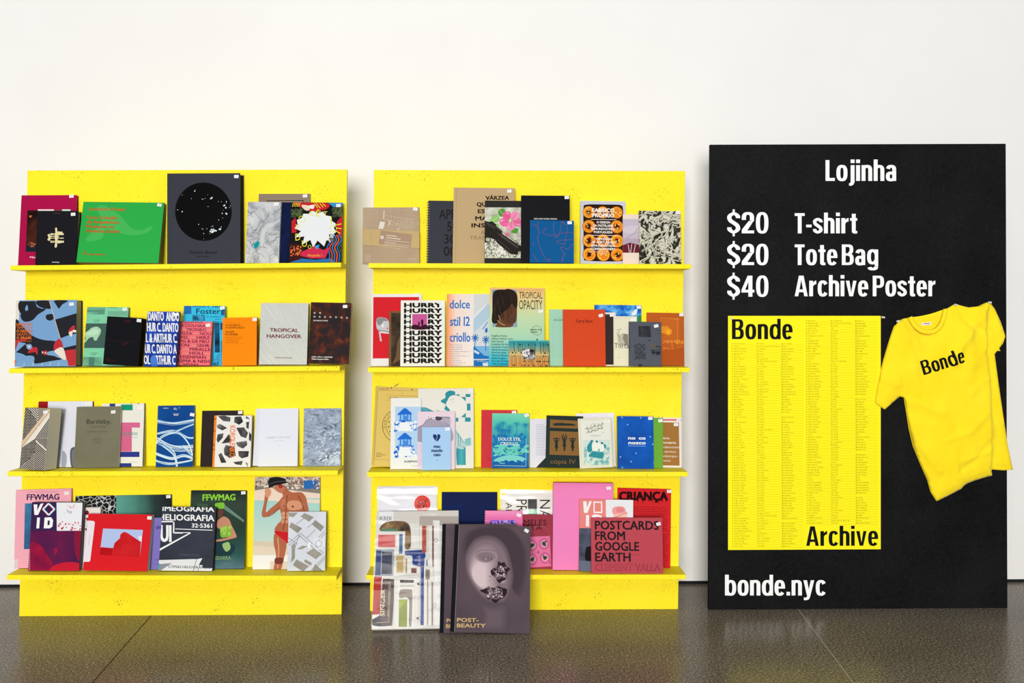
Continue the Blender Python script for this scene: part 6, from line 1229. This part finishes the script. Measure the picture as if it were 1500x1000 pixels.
# two big magazines and a sleeved set stand on the floor against the lowest shelf
def lean_on_floor():
    G = 'large publications leaning at the foot of the middle stand'
    for b in SHELF:
        yf = floor_y(*[(b['q'][2][k] + b['q'][3][k]) / 2 for k in (0, 1)]) + b['dy']
        Rm, P0, w_, h_, ang, cx, cz = fit(b, yf, 0.0)
        make_book(b, Rm, P0, w_, h_, ang, cx, lambda x: 0.0, G)
    SHELF.clear()
def art(s):
    W, gy = '#eceae4', '#b9b2aa'
    s.full('#d9d5d0'); s.rect(105, 300, 480, 905, '#e6e4de'); s.rect(365, 255, 590, 310, '#b5aca4'); s.rect(128, 225, 215, 305, '#eef0f4'); s.text('IKREK', 133, 280, 24, '#3a3a3e', 76, 0); s.rect(442, 280, 480, 905, '#eeecea')
    ph = mat_noise([(.35, '#3a2c22'), (.55, '#8a6a44'), (.75, '#c9b48a')], 22, 4); s.blob([(140, 320), (175, 290), (240, 282), (295, 295), (315, 340), (315, 440), (285, 445), (270, 360), (150, 345)], ph, 4); s.rect(150, 330, 240, 350, '#5a8a6a')
    s.poly([(126, 345), (285, 345), (280, 455), (122, 455)], W); s.rect(126, 362, 232, 442, mat_noise([(.35, '#c9484c'), (.7, '#e07a76')], 24, 5)); s.rect(250, 362, 270, 478, '#4a6a9a'); s.rect(285, 345, 300, 440, '#8a6a4a')
    s.poly([(120, 452), (222, 452), (218, 605), (116, 605)], '#8c99b4'); s.rect(150, 460, 216, 600, mat_noise([(.35, '#2f3850'), (.6, '#5c5a62'), (.8, '#8a7a6a')], 9, 4)); s.poly([(122, 460), (152, 460), (150, 600), (118, 600)], '#3a4a7c')
    s.rect(238, 488, 276, 586, '#c4a86e'); s.rect(288, 505, 298, 590, '#b08a54'); s.blob([(285, 462), (330, 458), (395, 462), (392, 545), (330, 540), (325, 490), (290, 485)], '#1f3f86', 3); s.dabs(18, (335, 490, 380, 540), 8, '#8a8ab0', 3); s.rect(372, 480, 392, 880, '#27478e'); s.rect(380, 312, 412, 470, '#b04a3c'); s.rect(404, 310, 412, 480, '#d8c9b8')
    s.rect(320, 560, 350, 588, '#6a2a24'); s.rect(438, 312, 446, 550, '#7a3a30'); s.rect(400, 568, 424, 625, '#8a7a66'); s.rect(410, 625, 416, 880, '#a08a6a'); s.rect(436, 640, 442, 880, '#8a6a50'); s.rect(405, 508, 412, 548, '#2a5a9a')
    s.poly([(105, 605), (232, 605), (222, 895), (100, 895)], W); s.poly([(112, 608), (156, 608), (150, 820), (106, 822)], '#b8342e'); s.blob([(160, 640), (175, 622), (215, 625), (226, 645), (220, 860), (205, 882), (130, 884), (112, 860), (150, 820)], '#5a4a4a', 5); s.poly([(106, 850), (150, 825), (160, 885), (112, 880)], '#1d2438')
    s.lines([[(160, 645), (205, 642)], [(205, 642), (200, 862)], [(200, 862), (130, 866)]], 2.2, '#e0cfae'); s.text('SINGER', 176, 830, 24, '#ead9b4', 150, .02, rot=-90); s.lines([[(198, 640), (194, 830)]], 4, '#c4ae8a')
    s.poly([(240, 612), (350, 608), (352, 880), (240, 890)], W); s.rect(258, 628, 335, 644, '#2a2622'); s.rect(258, 655, 335, 668, '#c9c4bc'); s.blob([(258, 690), (275, 680), (318, 682), (328, 700), (325, 870), (310, 872), (308, 735), (258, 730)], '#9a8c80', 4); s.rect(254, 738, 300, 888, '#8a9a3a'); s.poly([(254, 738), (300, 738), (254, 800)], '#a9b84a')
    G = '#bdb8b0'
    for q in ([(124, 346), (284, 346), (281, 440), (320, 440)], [(122, 455), (222, 455), (219, 604)], [(240, 478), (282, 478), (280, 592)], [(286, 490), (322, 490), (322, 556), (392, 552)], [(284, 450), (402, 450), (400, 512), (440, 512), (440, 560)], [(245, 605), (362, 600), (366, 690), (362, 880)], [(322, 545), (376, 545), (374, 880)], [(398, 545), (428, 545), (426, 625), (434, 625), (434, 880)], [(105, 608), (232, 608), (228, 740), (222, 896)], [(248, 650), (340, 646), (345, 885)], [(366, 256), (366, 440)], [(418, 290), (418, 520)], [(448, 290), (446, 900)]): s.line(q, 2.2, G)
    s.frame(129, 365, 229, 440, 3, '#f4f2ee'); s.frame(152, 462, 214, 598, 3, '#c4ccd8'); s.dabs(14, (140, 640, 215, 860), 12, '#6a5858', 3); s.dabs(10, (160, 470, 210, 590), 10, '#47506a', 4); s.rect(300, 612, 340, 616, '#cfc9c0')
    s.lines([[(345, 605), (352, 880)], [(232, 610), (230, 890)], [(398, 500), (398, 880)], [(430, 520), (428, 880)], [(300, 490), (300, 600)]], 5, W)
    for x, y in ((458, 400), (452, 770), (228, 505)): s.hoop(x, y, 10, 3, '#8a8a80')
    for x, y in ((360, 650), (357, 842)): s.circ(x, y, 6, '#1d1d1f'); s.lines([[(x + 3, y - 4), (x + 14, y - 9)], [(x + 3, y + 4), (x + 14, y + 8)]], 3, '#1d1d1f')
book(VO, [(118, 228), (590, 220), (582, 903), (108, 903)], .016, 'sleeved_print_set', 'cardboard collage set in a clear plastic sleeve, standing on the floor at the left', '#dedad4', art, lean=27, extra=sleeve(.035, .004, 9), cat_='magazine', dy=.004)
face_bg = lambda s, x0=480: s.full(mat_noise([(.35, '#54474e'), (.65, '#63545b')], 5, 3))
def cloth_spine(s, x0, x1, b0, b1): s.poly([(x0, 300), (x1, 301), (b1, 910), (b0, 908)], '#15161c')
def art(s): face_bg(s); cloth_spine(s, 487, 508, 480, 502); s.text('POST-', 518, 850, 20, '#c9a878', 90, .04); s.text('BEAUTY', 515, 880, 20, '#c9a878', 120, .04)
book(VO, [(487, 302), (915, 292), (908, 912), (480, 907)], .006, 'magazine', 'mauve portrait magazine, mostly hidden behind its twin copy, black spine showing', '#5c4d54', art, lean=27, cat_='magazine', dy=-.009, pages='#3a3034')
def art(s):
    face_bg(s)
    ins = lambda p, c, k: [(c[0] + (x - c[0]) * k, c[1] + (y - c[1]) * k) for x, y in p]
    hx_ = lambda c: [int(c[j:j + 2], 16) for j in (1, 3, 5)]
    def fade(P, c, c0, c1, k0, k1, n, drift=(0, 0)):
        for i in range(n):
            t_ = i / (n - 1); a = [int(u + (v - u) * t_) for u, v in zip(hx_(c0), hx_(c1))]; q = (c[0] + drift[0] * t_, c[1] + drift[1] * t_); s.blob(ins(P, q, k0 + (k1 - k0) * t_), '#%02x%02x%02x' % tuple(a))
    fade([(600, 420), (640, 340), (740, 310), (860, 320), (940, 420), (950, 560), (910, 700), (860, 640), (870, 500), (800, 400), (700, 390), (640, 430), (615, 520)], (800, 420), '#5b4c53', '#493d44', 1.06, .9, 8)
    fade([(612, 540), (618, 470), (660, 400), (720, 372), (790, 384), (840, 440), (862, 520), (872, 590), (862, 660), (842, 720), (800, 748), (740, 738), (690, 702), (650, 650), (625, 600)], (720, 570), '#5e4f56', '#84707a', 1.04, .86, 14)
    fade([(625, 540), (640, 470), (680, 420), (735, 400), (790, 430), (800, 520), (800, 620), (800, 700), (750, 715), (700, 690), (655, 640), (632, 590)], (690, 600), '#806d75', '#d8c2c6', 1.0, .40, 22, (-22, 18))
    fade([(660, 480), (690, 458), (750, 452), (785, 470), (790, 500), (740, 522), (690, 515)], (728, 488), '#a08b91', '#84727a', 1.0, .6, 6); s.line([(668, 466), (705, 450), (750, 449), (775, 458)], 6, '#857179', True)
    s.blob([(706, 500), (730, 489), (758, 495), (762, 504), (735, 511)], '#6d5c63'); s.blob([(714, 501), (733, 493), (752, 499), (735, 506)], '#a8949a'); s.circ(738, 499, 5, '#4d4046')
    fade([(800, 540), (822, 560), (838, 620), (812, 640), (792, 600)], (815, 595), '#a38d93', '#c2adb2', 1.0, .4, 6)
    fade([(690, 750), (760, 758), (840, 750), (846, 830), (826, 905), (694, 905), (702, 810)], (768, 830), '#5a4c53', '#6a5a62', 1.0, .5, 6)
    dk = '#2b2228'; rnd = random.Random(12)
    for B in ([(752, 570), (770, 552), (790, 545), (795, 515), (812, 524), (830, 518), (838, 540), (860, 555), (848, 572), (840, 588), (834, 618), (815, 626), (800, 637), (784, 620), (780, 598), (760, 595)], [(692, 680), (715, 672), (740, 660), (765, 668), (790, 655), (815, 664), (840, 672), (836, 700), (822, 716), (800, 730), (780, 748), (762, 742), (745, 715), (715, 695)]):
        s.blob(B, dk, 3); c = (sum(p[0] for p in B) / len(B), sum(p[1] for p in B) / len(B)); bx = [min(p[0] for p in B), min(p[1] for p in B), max(p[0] for p in B), max(p[1] for p in B)]
        for n, sz, col, kk in ((40, 7, '#6a585f', .62), (26, 6, '#3a2f35', .62), (24, 5, '#94808a', .58), (14, 4, '#d3c0c6', .5)):
            w2, h2 = (bx[2] - bx[0]) / 2 * kk, (bx[3] - bx[1]) / 2 * kk; s.dabs(n, (c[0] - w2, c[1] - h2, c[0] + w2, c[1] + h2), sz, col, int(c[0]) + n, 1.9)
    s.dabs(4, (735, 596, 768, 640), 3, '#6a585e', 4)
    cloth_spine(s, 552, 576, 528, 553); s.line([(577, 305), (553, 910)], 3, '#8a7a82'); s.text('POST-', 566, 854, 21, '#d0ae7c', 118, .045); s.text('BEAUTY', 565, 884, 21, '#d0ae7c', 156, .045)
book(VO, [(553, 303), (983, 308), (974, 926), (528, 908)], .006, 'magazine', 'big mauve magazine with a portrait whose nose and mouth are covered, standing on the floor', '#5c4d54', art, lean=27, stk=(958, 334, -30), cat_='magazine', dy=-.005, pages='#3a3034')
lean_on_floor()

# ---------------------------------------------------------------- yellow poster on the black board
PY = BY - .0012
pq = [(1067.1, 462.9), (1289.9, 462.3), (1290.3, 804.4), (1065.9, 805.2)]
pc = [at(x, y, PY) for x, y in pq]
pw = ((pc[1] - pc[0]).length + (pc[2] - pc[3]).length) / 2; ph_ = ((pc[0] - pc[3]).length + (pc[1] - pc[2]).length) / 2
po = pc[3].copy(); po.x = (pc[3].x + pc[0].x) / 2
Y_POST = mat('#fcee22', .45, k_=1.0)
m = MB(); m.box(0, 0, 0, pw, .0008, ph_, Y_POST); s = Sheet(m, pw, ph_, pq)
K = '#17171d'
zp = lambda x, y: (1050 + x / 5.264, 450 + y / 5.264)
zq = lambda x, y: (1050 + x / 5.264, 630 + y / 5.264)
a, b_ = zp(119, 247), zp(585, 247); s.text('Bonde', a[0], a[1], 29.2, K, b_[0] - a[0], face='g')
a, b_ = zq(683, 892), zq(1237, 892); s.text('Archive', a[0], a[1], 28.6, K, b_[0] - a[0], face='g')
NL = 'A Escola Livre,A Firma,Adhemas Batista,Adriano Furtado,Ágata Rocha,Ana Lins,Álvaro Franca,Ana Couto,Ana Lobo,André Bergamin,André Hindmarsh,Andrea Bandoni,Andrés Sandoval,Antenna Two,Antonio Scarpinel,Aparelho,Beb Brasileiro,Barbara Malagoli,Beto Shibata,Bettina Bernardes,Bicicleta sem Freio,Bitfay,Black Madre,Blackletra,Bloco Gráfico,BOLHA(D)S,Bruna Canepa,Caco Neves,Caca Rael,Carlos Andersen,CDB,Clube Itamarati,Coletivo,Combustão,Cosmo Boys,Cotton Project,Criatipos,Cubículo,Cyla Costa,Daniel Frota,Danilo Campos,Darcio Galasso,Degrama,Diego Morales,Dimitre Lima,Doug Alves,Drury Carter,Elaine Ramos,Estúdio Arnold,Estúdio Barca,Estúdio Bogotá,Estúdio Campo,Estúdio Elástico,Estúdio Guayabo,Estúdio Lampejo,Estúdio Logos,Estúdio Margem,Estúdio Pagú,Estúdio Paní,Estúdio Tropical,Felca Plana,Felipe Cavalcante,Felipe Guimaraes,Felipe Rocha,Felipe Sabino,Fernanda Didini,Fernando Meza,Firmorama,FLAGCX,Flavia Castanheira,Flavio Carvalho,Flora de Carvalho,Foresti Design,Francisco Martins,From Brazil with Love,Gabe Ferreira,Gabriel Gianordoli,Giovanni Bianco,Greco Design,Guilherme Falcão,Guto Lacaz'.split(',')
NR = 'Hardcuore,Hardy Design,Helena Sbeghen,Isac Dorta,Isac Larsei,Isac Ursic,Jonathas de Andrade,Joca,Julia Brandão,Julia Masagão,Juliano Leandro,Kiko Farkas,Lara Alfs,Laura Daneberry,Leo Porto,Livance,Lobo,Luana Graciano,Lucas Blat,Lucas Machado,Luciano Drehmer,Lucas Dato,Marcela Scheid,Marcelo Gomes,Marcelo Rosenbaum,Mariana Abasolo,Marina Esmeraldo,Marina Willer,Mateus Acioli,Mass A Cadeira,Miguel Nobrega,Marcelo Couto,Mega Borges,Nina Farri,O Banquinho,Obvious Agency,Paola Saliby,Pedro Inoue,Pedro Veneziano,Pedro Mendes,Pedro Piccinini,Pedro Sanchez,Pedro Vergara,Pianofuzz,Plataforma,ps.2,Quadro Collective,Quadradão,Quarta Nora,Rachel Denti,Rafael Araujo,Rafael Moura,Rafael Maia,Rafael Quick,Raphael Morales,Raul Luna,Rejane dal Bello,Retendencia,Rico Lins + Studio,Rodrigo Braga,Rogério Lionzo,Sabrina Dowek,Sacu,Solar,Sometimes Always,Tadeu Magalhães,Tatiana Bertrand,The Normal Studio,Thiago Lacaz,Tropa,Universo,Vapor 324,Victor de Bone,Vinicius Costa,Vitor Andrade,Vitor Carvalho,Vitor Cesar,Vivalla,Willian Santiago,Work & Co,Zimbard Colunista'.split(',')
CL = {1: 'São Paulo, Recife, Barcelona', 2: 'Los Angeles', 3: 'Portland', 4: 'Barcelona', 5: 'New York', 6: 'Rio de Janeiro', 7: 'São Paulo, Rio de Janeiro', 9: 'Porto Alegre', 10: 'New York', 15: 'Rio de Janeiro', 16: 'Belo Horizonte', 18: 'Jaraguá do Sul', 19: 'Rio de Janeiro', 20: 'Goiânia', 21: 'San Francisco', 25: 'Goiânia', 29: 'New York', 34: 'Curitiba, São Paulo', 36: 'Curitiba', 37: 'Rio de Janeiro', 38: 'Curitiba', 39: 'Rio de Janeiro', 40: 'Madrid', 42: 'New York', 43: 'Richmond', 45: 'Los Angeles', 46: 'New York', 50: 'Belo Horizonte', 53: 'Belo Horizonte', 54: 'Belo Horizonte', 61: 'Brasília', 63: 'New York', 67: 'Jaraguá do Sul', 68: 'São Paulo, New York, Rio', 70: 'San Francisco', 71: 'Rio de Janeiro', 74: 'Porto', 75: 'San Francisco', 76: 'New York', 77: 'New York, Milan', 78: 'Belo Horizonte'}
CR = {0: 'Rio de Janeiro', 1: 'Belo Horizonte, São Paulo', 3: 'Oslo', 5: 'New York', 6: 'Recife', 8: 'New York', 10: 'New York', 12: 'Campinas', 13: 'New York', 14: 'New York', 16: 'New York, São Paulo', 17: 'London', 20: 'Brasília', 21: 'New York', 23: 'New York', 26: 'Barcelona', 27: 'London', 30: 'Los Angeles', 31: 'Seattle', 32: 'New York', 33: 'Brasil', 34: 'Seattle', 35: 'Rio de Janeiro', 38: 'Portland', 39: 'New York', 40: 'New York', 41: 'New York', 43: 'Londrina', 48: 'Rio de Janeiro', 49: 'Brasília', 50: 'Los Angeles', 51: 'New York', 56: 'London', 57: 'Rio de Janeiro', 60: 'New York', 61: 'New York', 62: 'Recife', 63: 'Porto Alegre', 65: 'New York', 67: 'Chicago', 70: 'Belo Horizonte', 73: 'New York', 74: 'New York', 75: 'Belo Horizonte', 77: 'Salvador', 78: 'Londrina', 79: 'New York, Portland, Rio', 80: 'New York'}
import unicodedata
def handle(n):
    n = unicodedata.normalize('NFD', n.lower()); return '@' + ''.join(c for c in n if c.isalnum() and ord(c) < 128)
_fc.resolution_u = 1
INK = mat('#2e2a08', .5); INK2 = mat('#1d1b08', .5)
def listing(names, cities, xs, y0, skip):
    rule = []; dots = []
    for i, n_ in enumerate(names):
        y = y0 + i * 3.703
        dots.append([(xs[0] - .5, y - .9), (xs[0] + .5, y - .9), (xs[0] + .5, y + .1), (xs[0] - .5, y + .1)])
        s.y += s.step * 3
        s.text(n_, xs[1], y, 1.62, INK, min(len(n_) * 1.22, 30)); c_ = cities.get(i, 'São Paulo'); s.text(c_, xs[2], y, 1.62, INK, len(c_) * 1.2)
        if i not in skip: h_ = handle(n_)[:22]; s.text(h_, xs[3], y, 1.62, INK, len(h_) * 1.24)
        else: s.y -= s.step
        rule.append([(xs[1] - .5, y + 1.05), (xs[3] + 32, y + 1.05), (xs[3] + 32, y + 1.3), (xs[1] - .5, y + 1.3)])
    s.polys(dots, INK2); s.polys(rule, mat('#c9bc22', .5))
listing(NL, CL, (1072.9, 1075, 1108.6, 1144.1), 504.2, (28, 70))
listing(NR, CR, (1181.2, 1183.2, 1216.6, 1252.2), 470.4, (30, 52, 69))
_fc.resolution_u = 2; _tc.clear()
post = m.build('poster', None, fix=False); post.location = po
tag(post, 'yellow archive poster with columns of tiny names, pinned to the black board', 'poster')

# ---------------------------------------------------------------- yellow T-shirt
from mathutils import noise as mnoise
SX = lambda x, y: (1270 + x / 3.226, 430 + y / 3.226)
NECK = [(368, 72), (364, 112), (343, 160), (312, 186), (275, 194), (240, 184), (212, 155), (192, 114)]
rest = [(165, 118), (140, 130), (124, 158), (106, 210), (91, 260), (76, 310), (61, 370), (47, 435), (35, 512), (52, 528), (78, 545), (128, 502), (150, 484), (172, 490), (181, 545), (196, 640), (215, 720), (250, 805), (283, 880), (298, 935), (325, 978), (380, 951), (440, 919), (448, 903), (500, 881), (583, 857), (586, 829), (640, 833), (686, 830), (662, 720), (640, 575), (618, 425), (602, 305), (599, 285), (611, 270), (627, 271), (621, 258), (640, 232), (650, 200), (627, 130), (600, 72), (573, 37), (548, 44), (515, 60), (475, 65), (440, 57), (412, 48)]
def dens(P, step):
    o = []
    for i in range(len(P)):
        a, b_ = P[i], P[(i + 1) % len(P)]; n = max(1, int(math.dist(a, b_) / step))
        o += [(a[0] + (b_[0] - a[0]) * k / n, a[1] + (b_[1] - a[1]) * k / n) for k in range(n)]
    return o
loop = dens([p for p in cat(NECK, 4)] + rest, 9)
def dseg(p, a, b_):
    dx, dy = b_[0] - a[0], b_[1] - a[1]; l = dx * dx + dy * dy; t = max(0, min(1, ((p[0] - a[0]) * dx + (p[1] - a[1]) * dy) / l)) if l else 0
    return math.hypot(p[0] - a[0] - dx * t, p[1] - a[1] - dy * t)
def dpath(p, P): return min(dseg(p, P[i], P[i + 1]) for i in range(len(P) - 1))
LOOPC = loop + loop[:1]
def inside(p):
    c = False; x, y = p
    for i in range(len(loop)):
        (x0, y0), (x1, y1) = loop[i - 1], loop[i]
        if (y0 > y) != (y1 > y) and x < (x1 - x0) * (y - y0) / (y1 - y0) + x0: c = not c
    return c
ss = lambda t: 0 if t <= 0 else 1 if t >= 1 else t * t * (3 - 2 * t)
FOLDS = [([(150, 140), (215, 330), (230, 470)], 16, .0035), ([(412, 55), (455, 130), (540, 180)], 20, -.007), ([(420, 60), (470, 190), (490, 330)], 22, .004), ([(565, 50), (500, 150), (430, 250), (400, 330)], 20, .006), ([(530, 70), (545, 160), (548, 260)], 14, .005),
         ([(575, 60), (563, 170), (568, 280)], 9, -.009), ([(118, 250), (150, 330), (166, 440)], 6, -.003), ([(180, 510), (240, 520), (340, 560)], 20, .004), ([(195, 600), (230, 700), (330, 830)], 18, .005), ([(360, 690), (470, 650), (560, 560)], 14, .003), ([(430, 830), (500, 780), (570, 700)], 12, -.003), ([(590, 520), (612, 640), (600, 780)], 16, -.004), ([(620, 600), (650, 720), (668, 810)], 12, .004), ([(605, 110), (625, 180), (640, 205)], 8, .006), ([(590, 170), (618, 190), (645, 205)], 7, -.006), ([(240, 250), (200, 200), (160, 150)], 14, .003), ([(445, 900), (415, 850), (400, 780)], 12, .005), ([(420, 790), (520, 760), (570, 740)], 10, .0025), ([(60, 400), (100, 420), (150, 430)], 14, .0025), ([(480, 470), (530, 420), (570, 400)], 14, .002)]
SEAM = [(572, 45), (566, 170), (560, 280), (574, 420), (578, 600), (580, 840)]
def hgt(p):
    d = dpath(p, LOOPC); h = .012 + .017 * (1 - math.exp(-d / 75))
    for P, wd, am in FOLDS: q = dpath(p, P); h += 1.7 * am * math.exp(-(q / wd) ** 2)
    xs_ = next((SEAM[i][0] + (SEAM[i + 1][0] - SEAM[i][0]) * (p[1] - SEAM[i][1]) / (SEAM[i + 1][1] - SEAM[i][1]) for i in range(len(SEAM) - 1) if SEAM[i][1] <= p[1] <= SEAM[i + 1][1]), 2000)
    if p[0] > xs_ - 6: h -= .013 * ss((p[0] - xs_ + 6) / 14)
    h += .004 * mnoise.noise((p[0] / 55, p[1] / 90, 3.3)) + .0014 * mnoise.noise((p[0] / 18, p[1] / 26, 8.1))
    # the cloth hangs a little further off the board towards its foot
    return max(.007, h + .006 * ss((p[1] - 300) / 600) * min(1, d / 30))
def shirt_at(p, lift=0.0):
    x, y = SX(*p); v = at(x, y, BY); v.y -= hgt(p) + lift; return v
pts = list(loop); rnd = random.Random(4); st_ = 9.5; yy = 40
while yy < 980:
    xx = 30 + (int(yy / st_) % 2) * st_ / 2
    while xx < 690:
        p = (xx + rnd.uniform(-1, 1), yy + rnd.uniform(-1, 1))
        if inside(p) and dpath(p, LOOPC) > 5: pts.append(p)
        xx += st_
    yy += st_ * .87
from mathutils.geometry import delaunay_2d_cdt
nv, ne, nf, ov, oe, of = delaunay_2d_cdt([Vector(p) for p in pts], [(i, (i + 1) % len(loop)) for i in range(len(loop))], [], 1, 1e-4)
def mat_cloth():
    m, nt, b = newmat('yellow_cotton_jersey'); L = nt.links.new
    tc = N(nt, 'ShaderNodeTexCoord'); n = N(nt, 'ShaderNodeTexNoise'); n.inputs['Scale'].default_value = 9; n.inputs['Detail'].default_value = 4
    r = ramp(nt, [(.3, '#fcdc16'), (.7, '#ffe524')]); L(tc.outputs['Object'], n.inputs['Vector']); L(n.outputs['Fac'], r.inputs['Fac']); L(r.outputs[0], b.inputs['Base Color'])
    w_ = N(nt, 'ShaderNodeTexNoise'); w_.inputs['Scale'].default_value = 900; bu = N(nt, 'ShaderNodeBump'); bu.inputs['Strength'].default_value = .12; bu.inputs['Distance'].default_value = .001
    L(tc.outputs['Object'], w_.inputs['Vector']); L(w_.outputs['Fac'], bu.inputs['Height']); L(bu.outputs[0], b.inputs['Normal'])
    b.inputs['Roughness'].default_value = .85; b.inputs['Sheen Weight'].default_value = .15; b.inputs['Specular IOR Level'].default_value = .15
    return m
M_TEE = mat_cloth()
tc_ = shirt_at((330, 500)); tc_.y = BY; iT = Matrix.Translation(-tc_)
tee = empty('tshirt', Matrix.Translation(tc_)); tag(tee, 'yellow short sleeved T-shirt with a black word, pinned to the black board', 'T-shirt')
m = MB(); V = [iT @ shirt_at(tuple(p)) for p in nv]
F_ = []
for f in nf:
    c = tuple(sum(nv[i][k] for i in f) / len(f) for k in (0, 1))
    if inside(c):
        n_ = (V[f[1]] - V[f[0]]).cross(V[f[2]] - V[f[0]]); F_.append(f if n_.y < 0 else f[::-1])
used = sorted({i for f in F_ for i in f}); mp = {i: k for k, i in enumerate(used)}
m.faces([V[i] for i in used], [[mp[i] for i in f] for f in F_], M_TEE, True)
BK = [iT @ (at(*SX(*nv[i]), BY) + Vector((0, -.004, 0))) for i in used]      # the back of the shirt lies on the board
m.faces(BK, [[mp[i] for i in f] for f in F_ if sum(nv[i][1] for i in f) / len(f) > 150], M_TEE, True)
o = m.build('body', tee, fix=False); sol = o.modifiers.new('cloth', 'SOLIDIFY'); sol.thickness = .0014; sol.offset = -1
# ribbed neckband, inside of the back and size tag
ctr = cat([(196, 110), (216, 148), (242, 172), (276, 181), (310, 174), (336, 150), (354, 112), (364, 74)], 5)
m = MB(); n = len(ctr); prof = [(-11, .001), (-8, .0045), (0, .0065), (8, .0045), (11, .001)]; rows = []
for i, p in enumerate(ctr):
    a, b_ = ctr[max(0, i - 1)], ctr[min(n - 1, i + 1)]; dx, dy = b_[0] - a[0], b_[1] - a[1]; l = math.hypot(dx, dy)
    for w_, z in prof:
        q = (p[0] - dy / l * w_, p[1] + dx / l * w_); x, y = SX(*q); v = at(x, y, BY); v.y -= .012 + z + .012 * math.sin(math.pi * i / (n - 1)); rows.append(iT @ v)
m.faces(rows, [(i * 5 + k, i * 5 + k + 1, i * 5 + k + 6, i * 5 + k + 5) for i in range(n - 1) for k in range(4)], M_TEE, True)
o = m.build('neckband', tee); sol = o.modifiers.new('cloth', 'SOLIDIFY'); sol.thickness = .001; sol.offset = 0
m = MB(); top = cat([(190, 112), (240, 107), (300, 94), (370, 70)], 5); k = len(top)
vv = []
for d, z in ((0, .009), (9, .011), (18, .009), (70, .006), (125, .004)):
    for p in top:
        x, y = SX(p[0] if d < 20 else p[0] + (280 - p[0]) * .2, p[1] + d); v = at(x, y, BY); v.y -= z; vv.append(iT @ v)
m.faces(vv, [(r_ * k + i, r_ * k + i + 1, (r_ + 1) * k + i + 1, (r_ + 1) * k + i) for r_ in range(4) for i in range(k - 1)], M_TEE, True)
m.build('inside_back', tee)
m = MB(); q = [iT @ (at(*SX(x, y), BY) + Vector((0, -.0125, 0))) for x, y in ((250, 151), (298, 147), (296, 133), (251, 138))]; m.prism(q, (0, .0006, 0), mat('#f4f2ee', .7))
for c_, x0, x1 in (('#c03a3a', 262, 276), ('#3a7a4a', 276, 290)): m.faces([iT @ (at(*SX(x, y), BY) + Vector((0, -.0128, 0))) for x, y in ((x0, 143.5), (x1, 142), (x1, 138.5), (x0, 140))], [(0, 1, 2, 3)], mat(c_, .7))
m.build('size_tag', tee, fix=False)
# chest print follows the cloth
v, f = grotesk_text('Bonde'); xM = max(a[0] for a in v); m = MB(); ux, uy = (196, -62); px_, py_ = (-20, -65)
cut = []
for fc in f:
    P = [Vector((v[i][0], v[i][1])) for i in fc]
    for tr in (geometry.tessellate_polygon([[Vector((a.x, a.y, 0)) for a in P]]) if len(P) > 4 else [tuple(range(len(P)))]):
        Q = [P[i] for i in tr]
        ys = sorted({round(min(q.y for q in Q) + (max(q.y for q in Q) - min(q.y for q in Q)) * t / 6, 5) for t in range(7)}) if max(q.y for q in Q) - min(q.y for q in Q) > .2 else None
        if not ys or len(Q) != 4: cut.append(Q); continue
        Q = sorted(Q, key=lambda q: (q.y, q.x)); (b0, b1), (t0, t1) = Q[:2], sorted(Q[2:], key=lambda q: q.x)
        for i in range(6):
            A, B = i / 6, (i + 1) / 6; cut.append([b0.lerp(t0, A), b1.lerp(t1, A), b1.lerp(t1, B), b0.lerp(t0, B)])
KT = mat('#16161c', .6)
for i, Q in enumerate(cut):
    W_ = [iT @ shirt_at((256 + q.x / xM * ux + q.y * px_, 383 + q.x / xM * uy + q.y * py_), .0012 + (i % 9) * .000004) for q in Q]
    if (W_[1] - W_[0]).cross(W_[2] - W_[0]).y > 0: W_ = W_[::-1]
    m.faces(W_, [tuple(range(len(W_)))], KT)
m.build('printed_word', tee, fix=False)

# ---------------------------------------------------------------- white push pins
def pin_mesh():
    m = MB(); c = mat('#f6f6f4', .3); seg = 14
    prof = [(.0, -.0172), (.0035, -.0172), (.0040, -.0165), (.0040, -.0150), (.0026, -.0138), (.0023, -.0085), (.0030, -.0072), (.0043, -.0064), (.0043, -.0050), (.0012, -.0046)]
    vs_ = [(r_ * math.cos(2 * math.pi * k / seg), y, r_ * math.sin(2 * math.pi * k / seg)) for r_, y in prof for k in range(seg)]
    m.faces(vs_, [(i * seg + k, i * seg + (k + 1) % seg, (i + 1) * seg + (k + 1) % seg, (i + 1) * seg + k) for i in range(len(prof) - 1) for k in range(seg)], c, True)
    me_ = m.build('push_pin'); n_ = MB(); n_.tube([(0, -.0048, 0), (0, -.0002, 0)], [.0006, .0003], mat('#b9bcc0', .3), 8); nd = n_.build('needle', me_)
    return me_, nd
p0, nd0 = pin_mesh()
for i, (x, y, lb, dy) in enumerate(((1071.6, 465.6, 'white push pin in the upper left corner of the poster', PY), (1291.2, 464.3, 'white push pin at the upper right corner of the poster', PY), (1313.6, 470.8, 'white push pin at the left shoulder of the T-shirt', None), (1397.8, 445.8, 'white push pin right of the T-shirt collar', None), (1447.2, 442.6, 'white push pin holding the right shoulder of the T-shirt', None))):
    if i: o = p0.copy(); COL.objects.link(o); d_ = nd0.copy(); COL.objects.link(d_); d_.parent = o
    else: o = p0
    Yp = dy if dy else BY - hgt(((x - 1270) * 3.226, (y - 430) * 3.226)) - .0008
    if i == 1: Yp = BY
    o.location = at(x, y, Yp); o.rotation_euler = (R([6, 4, -8, 10, 5][i]), 0, R([-6, 18, 5, 12, 16][i]))
    tag(o, lb, 'push pin', 'push pins on the black board')
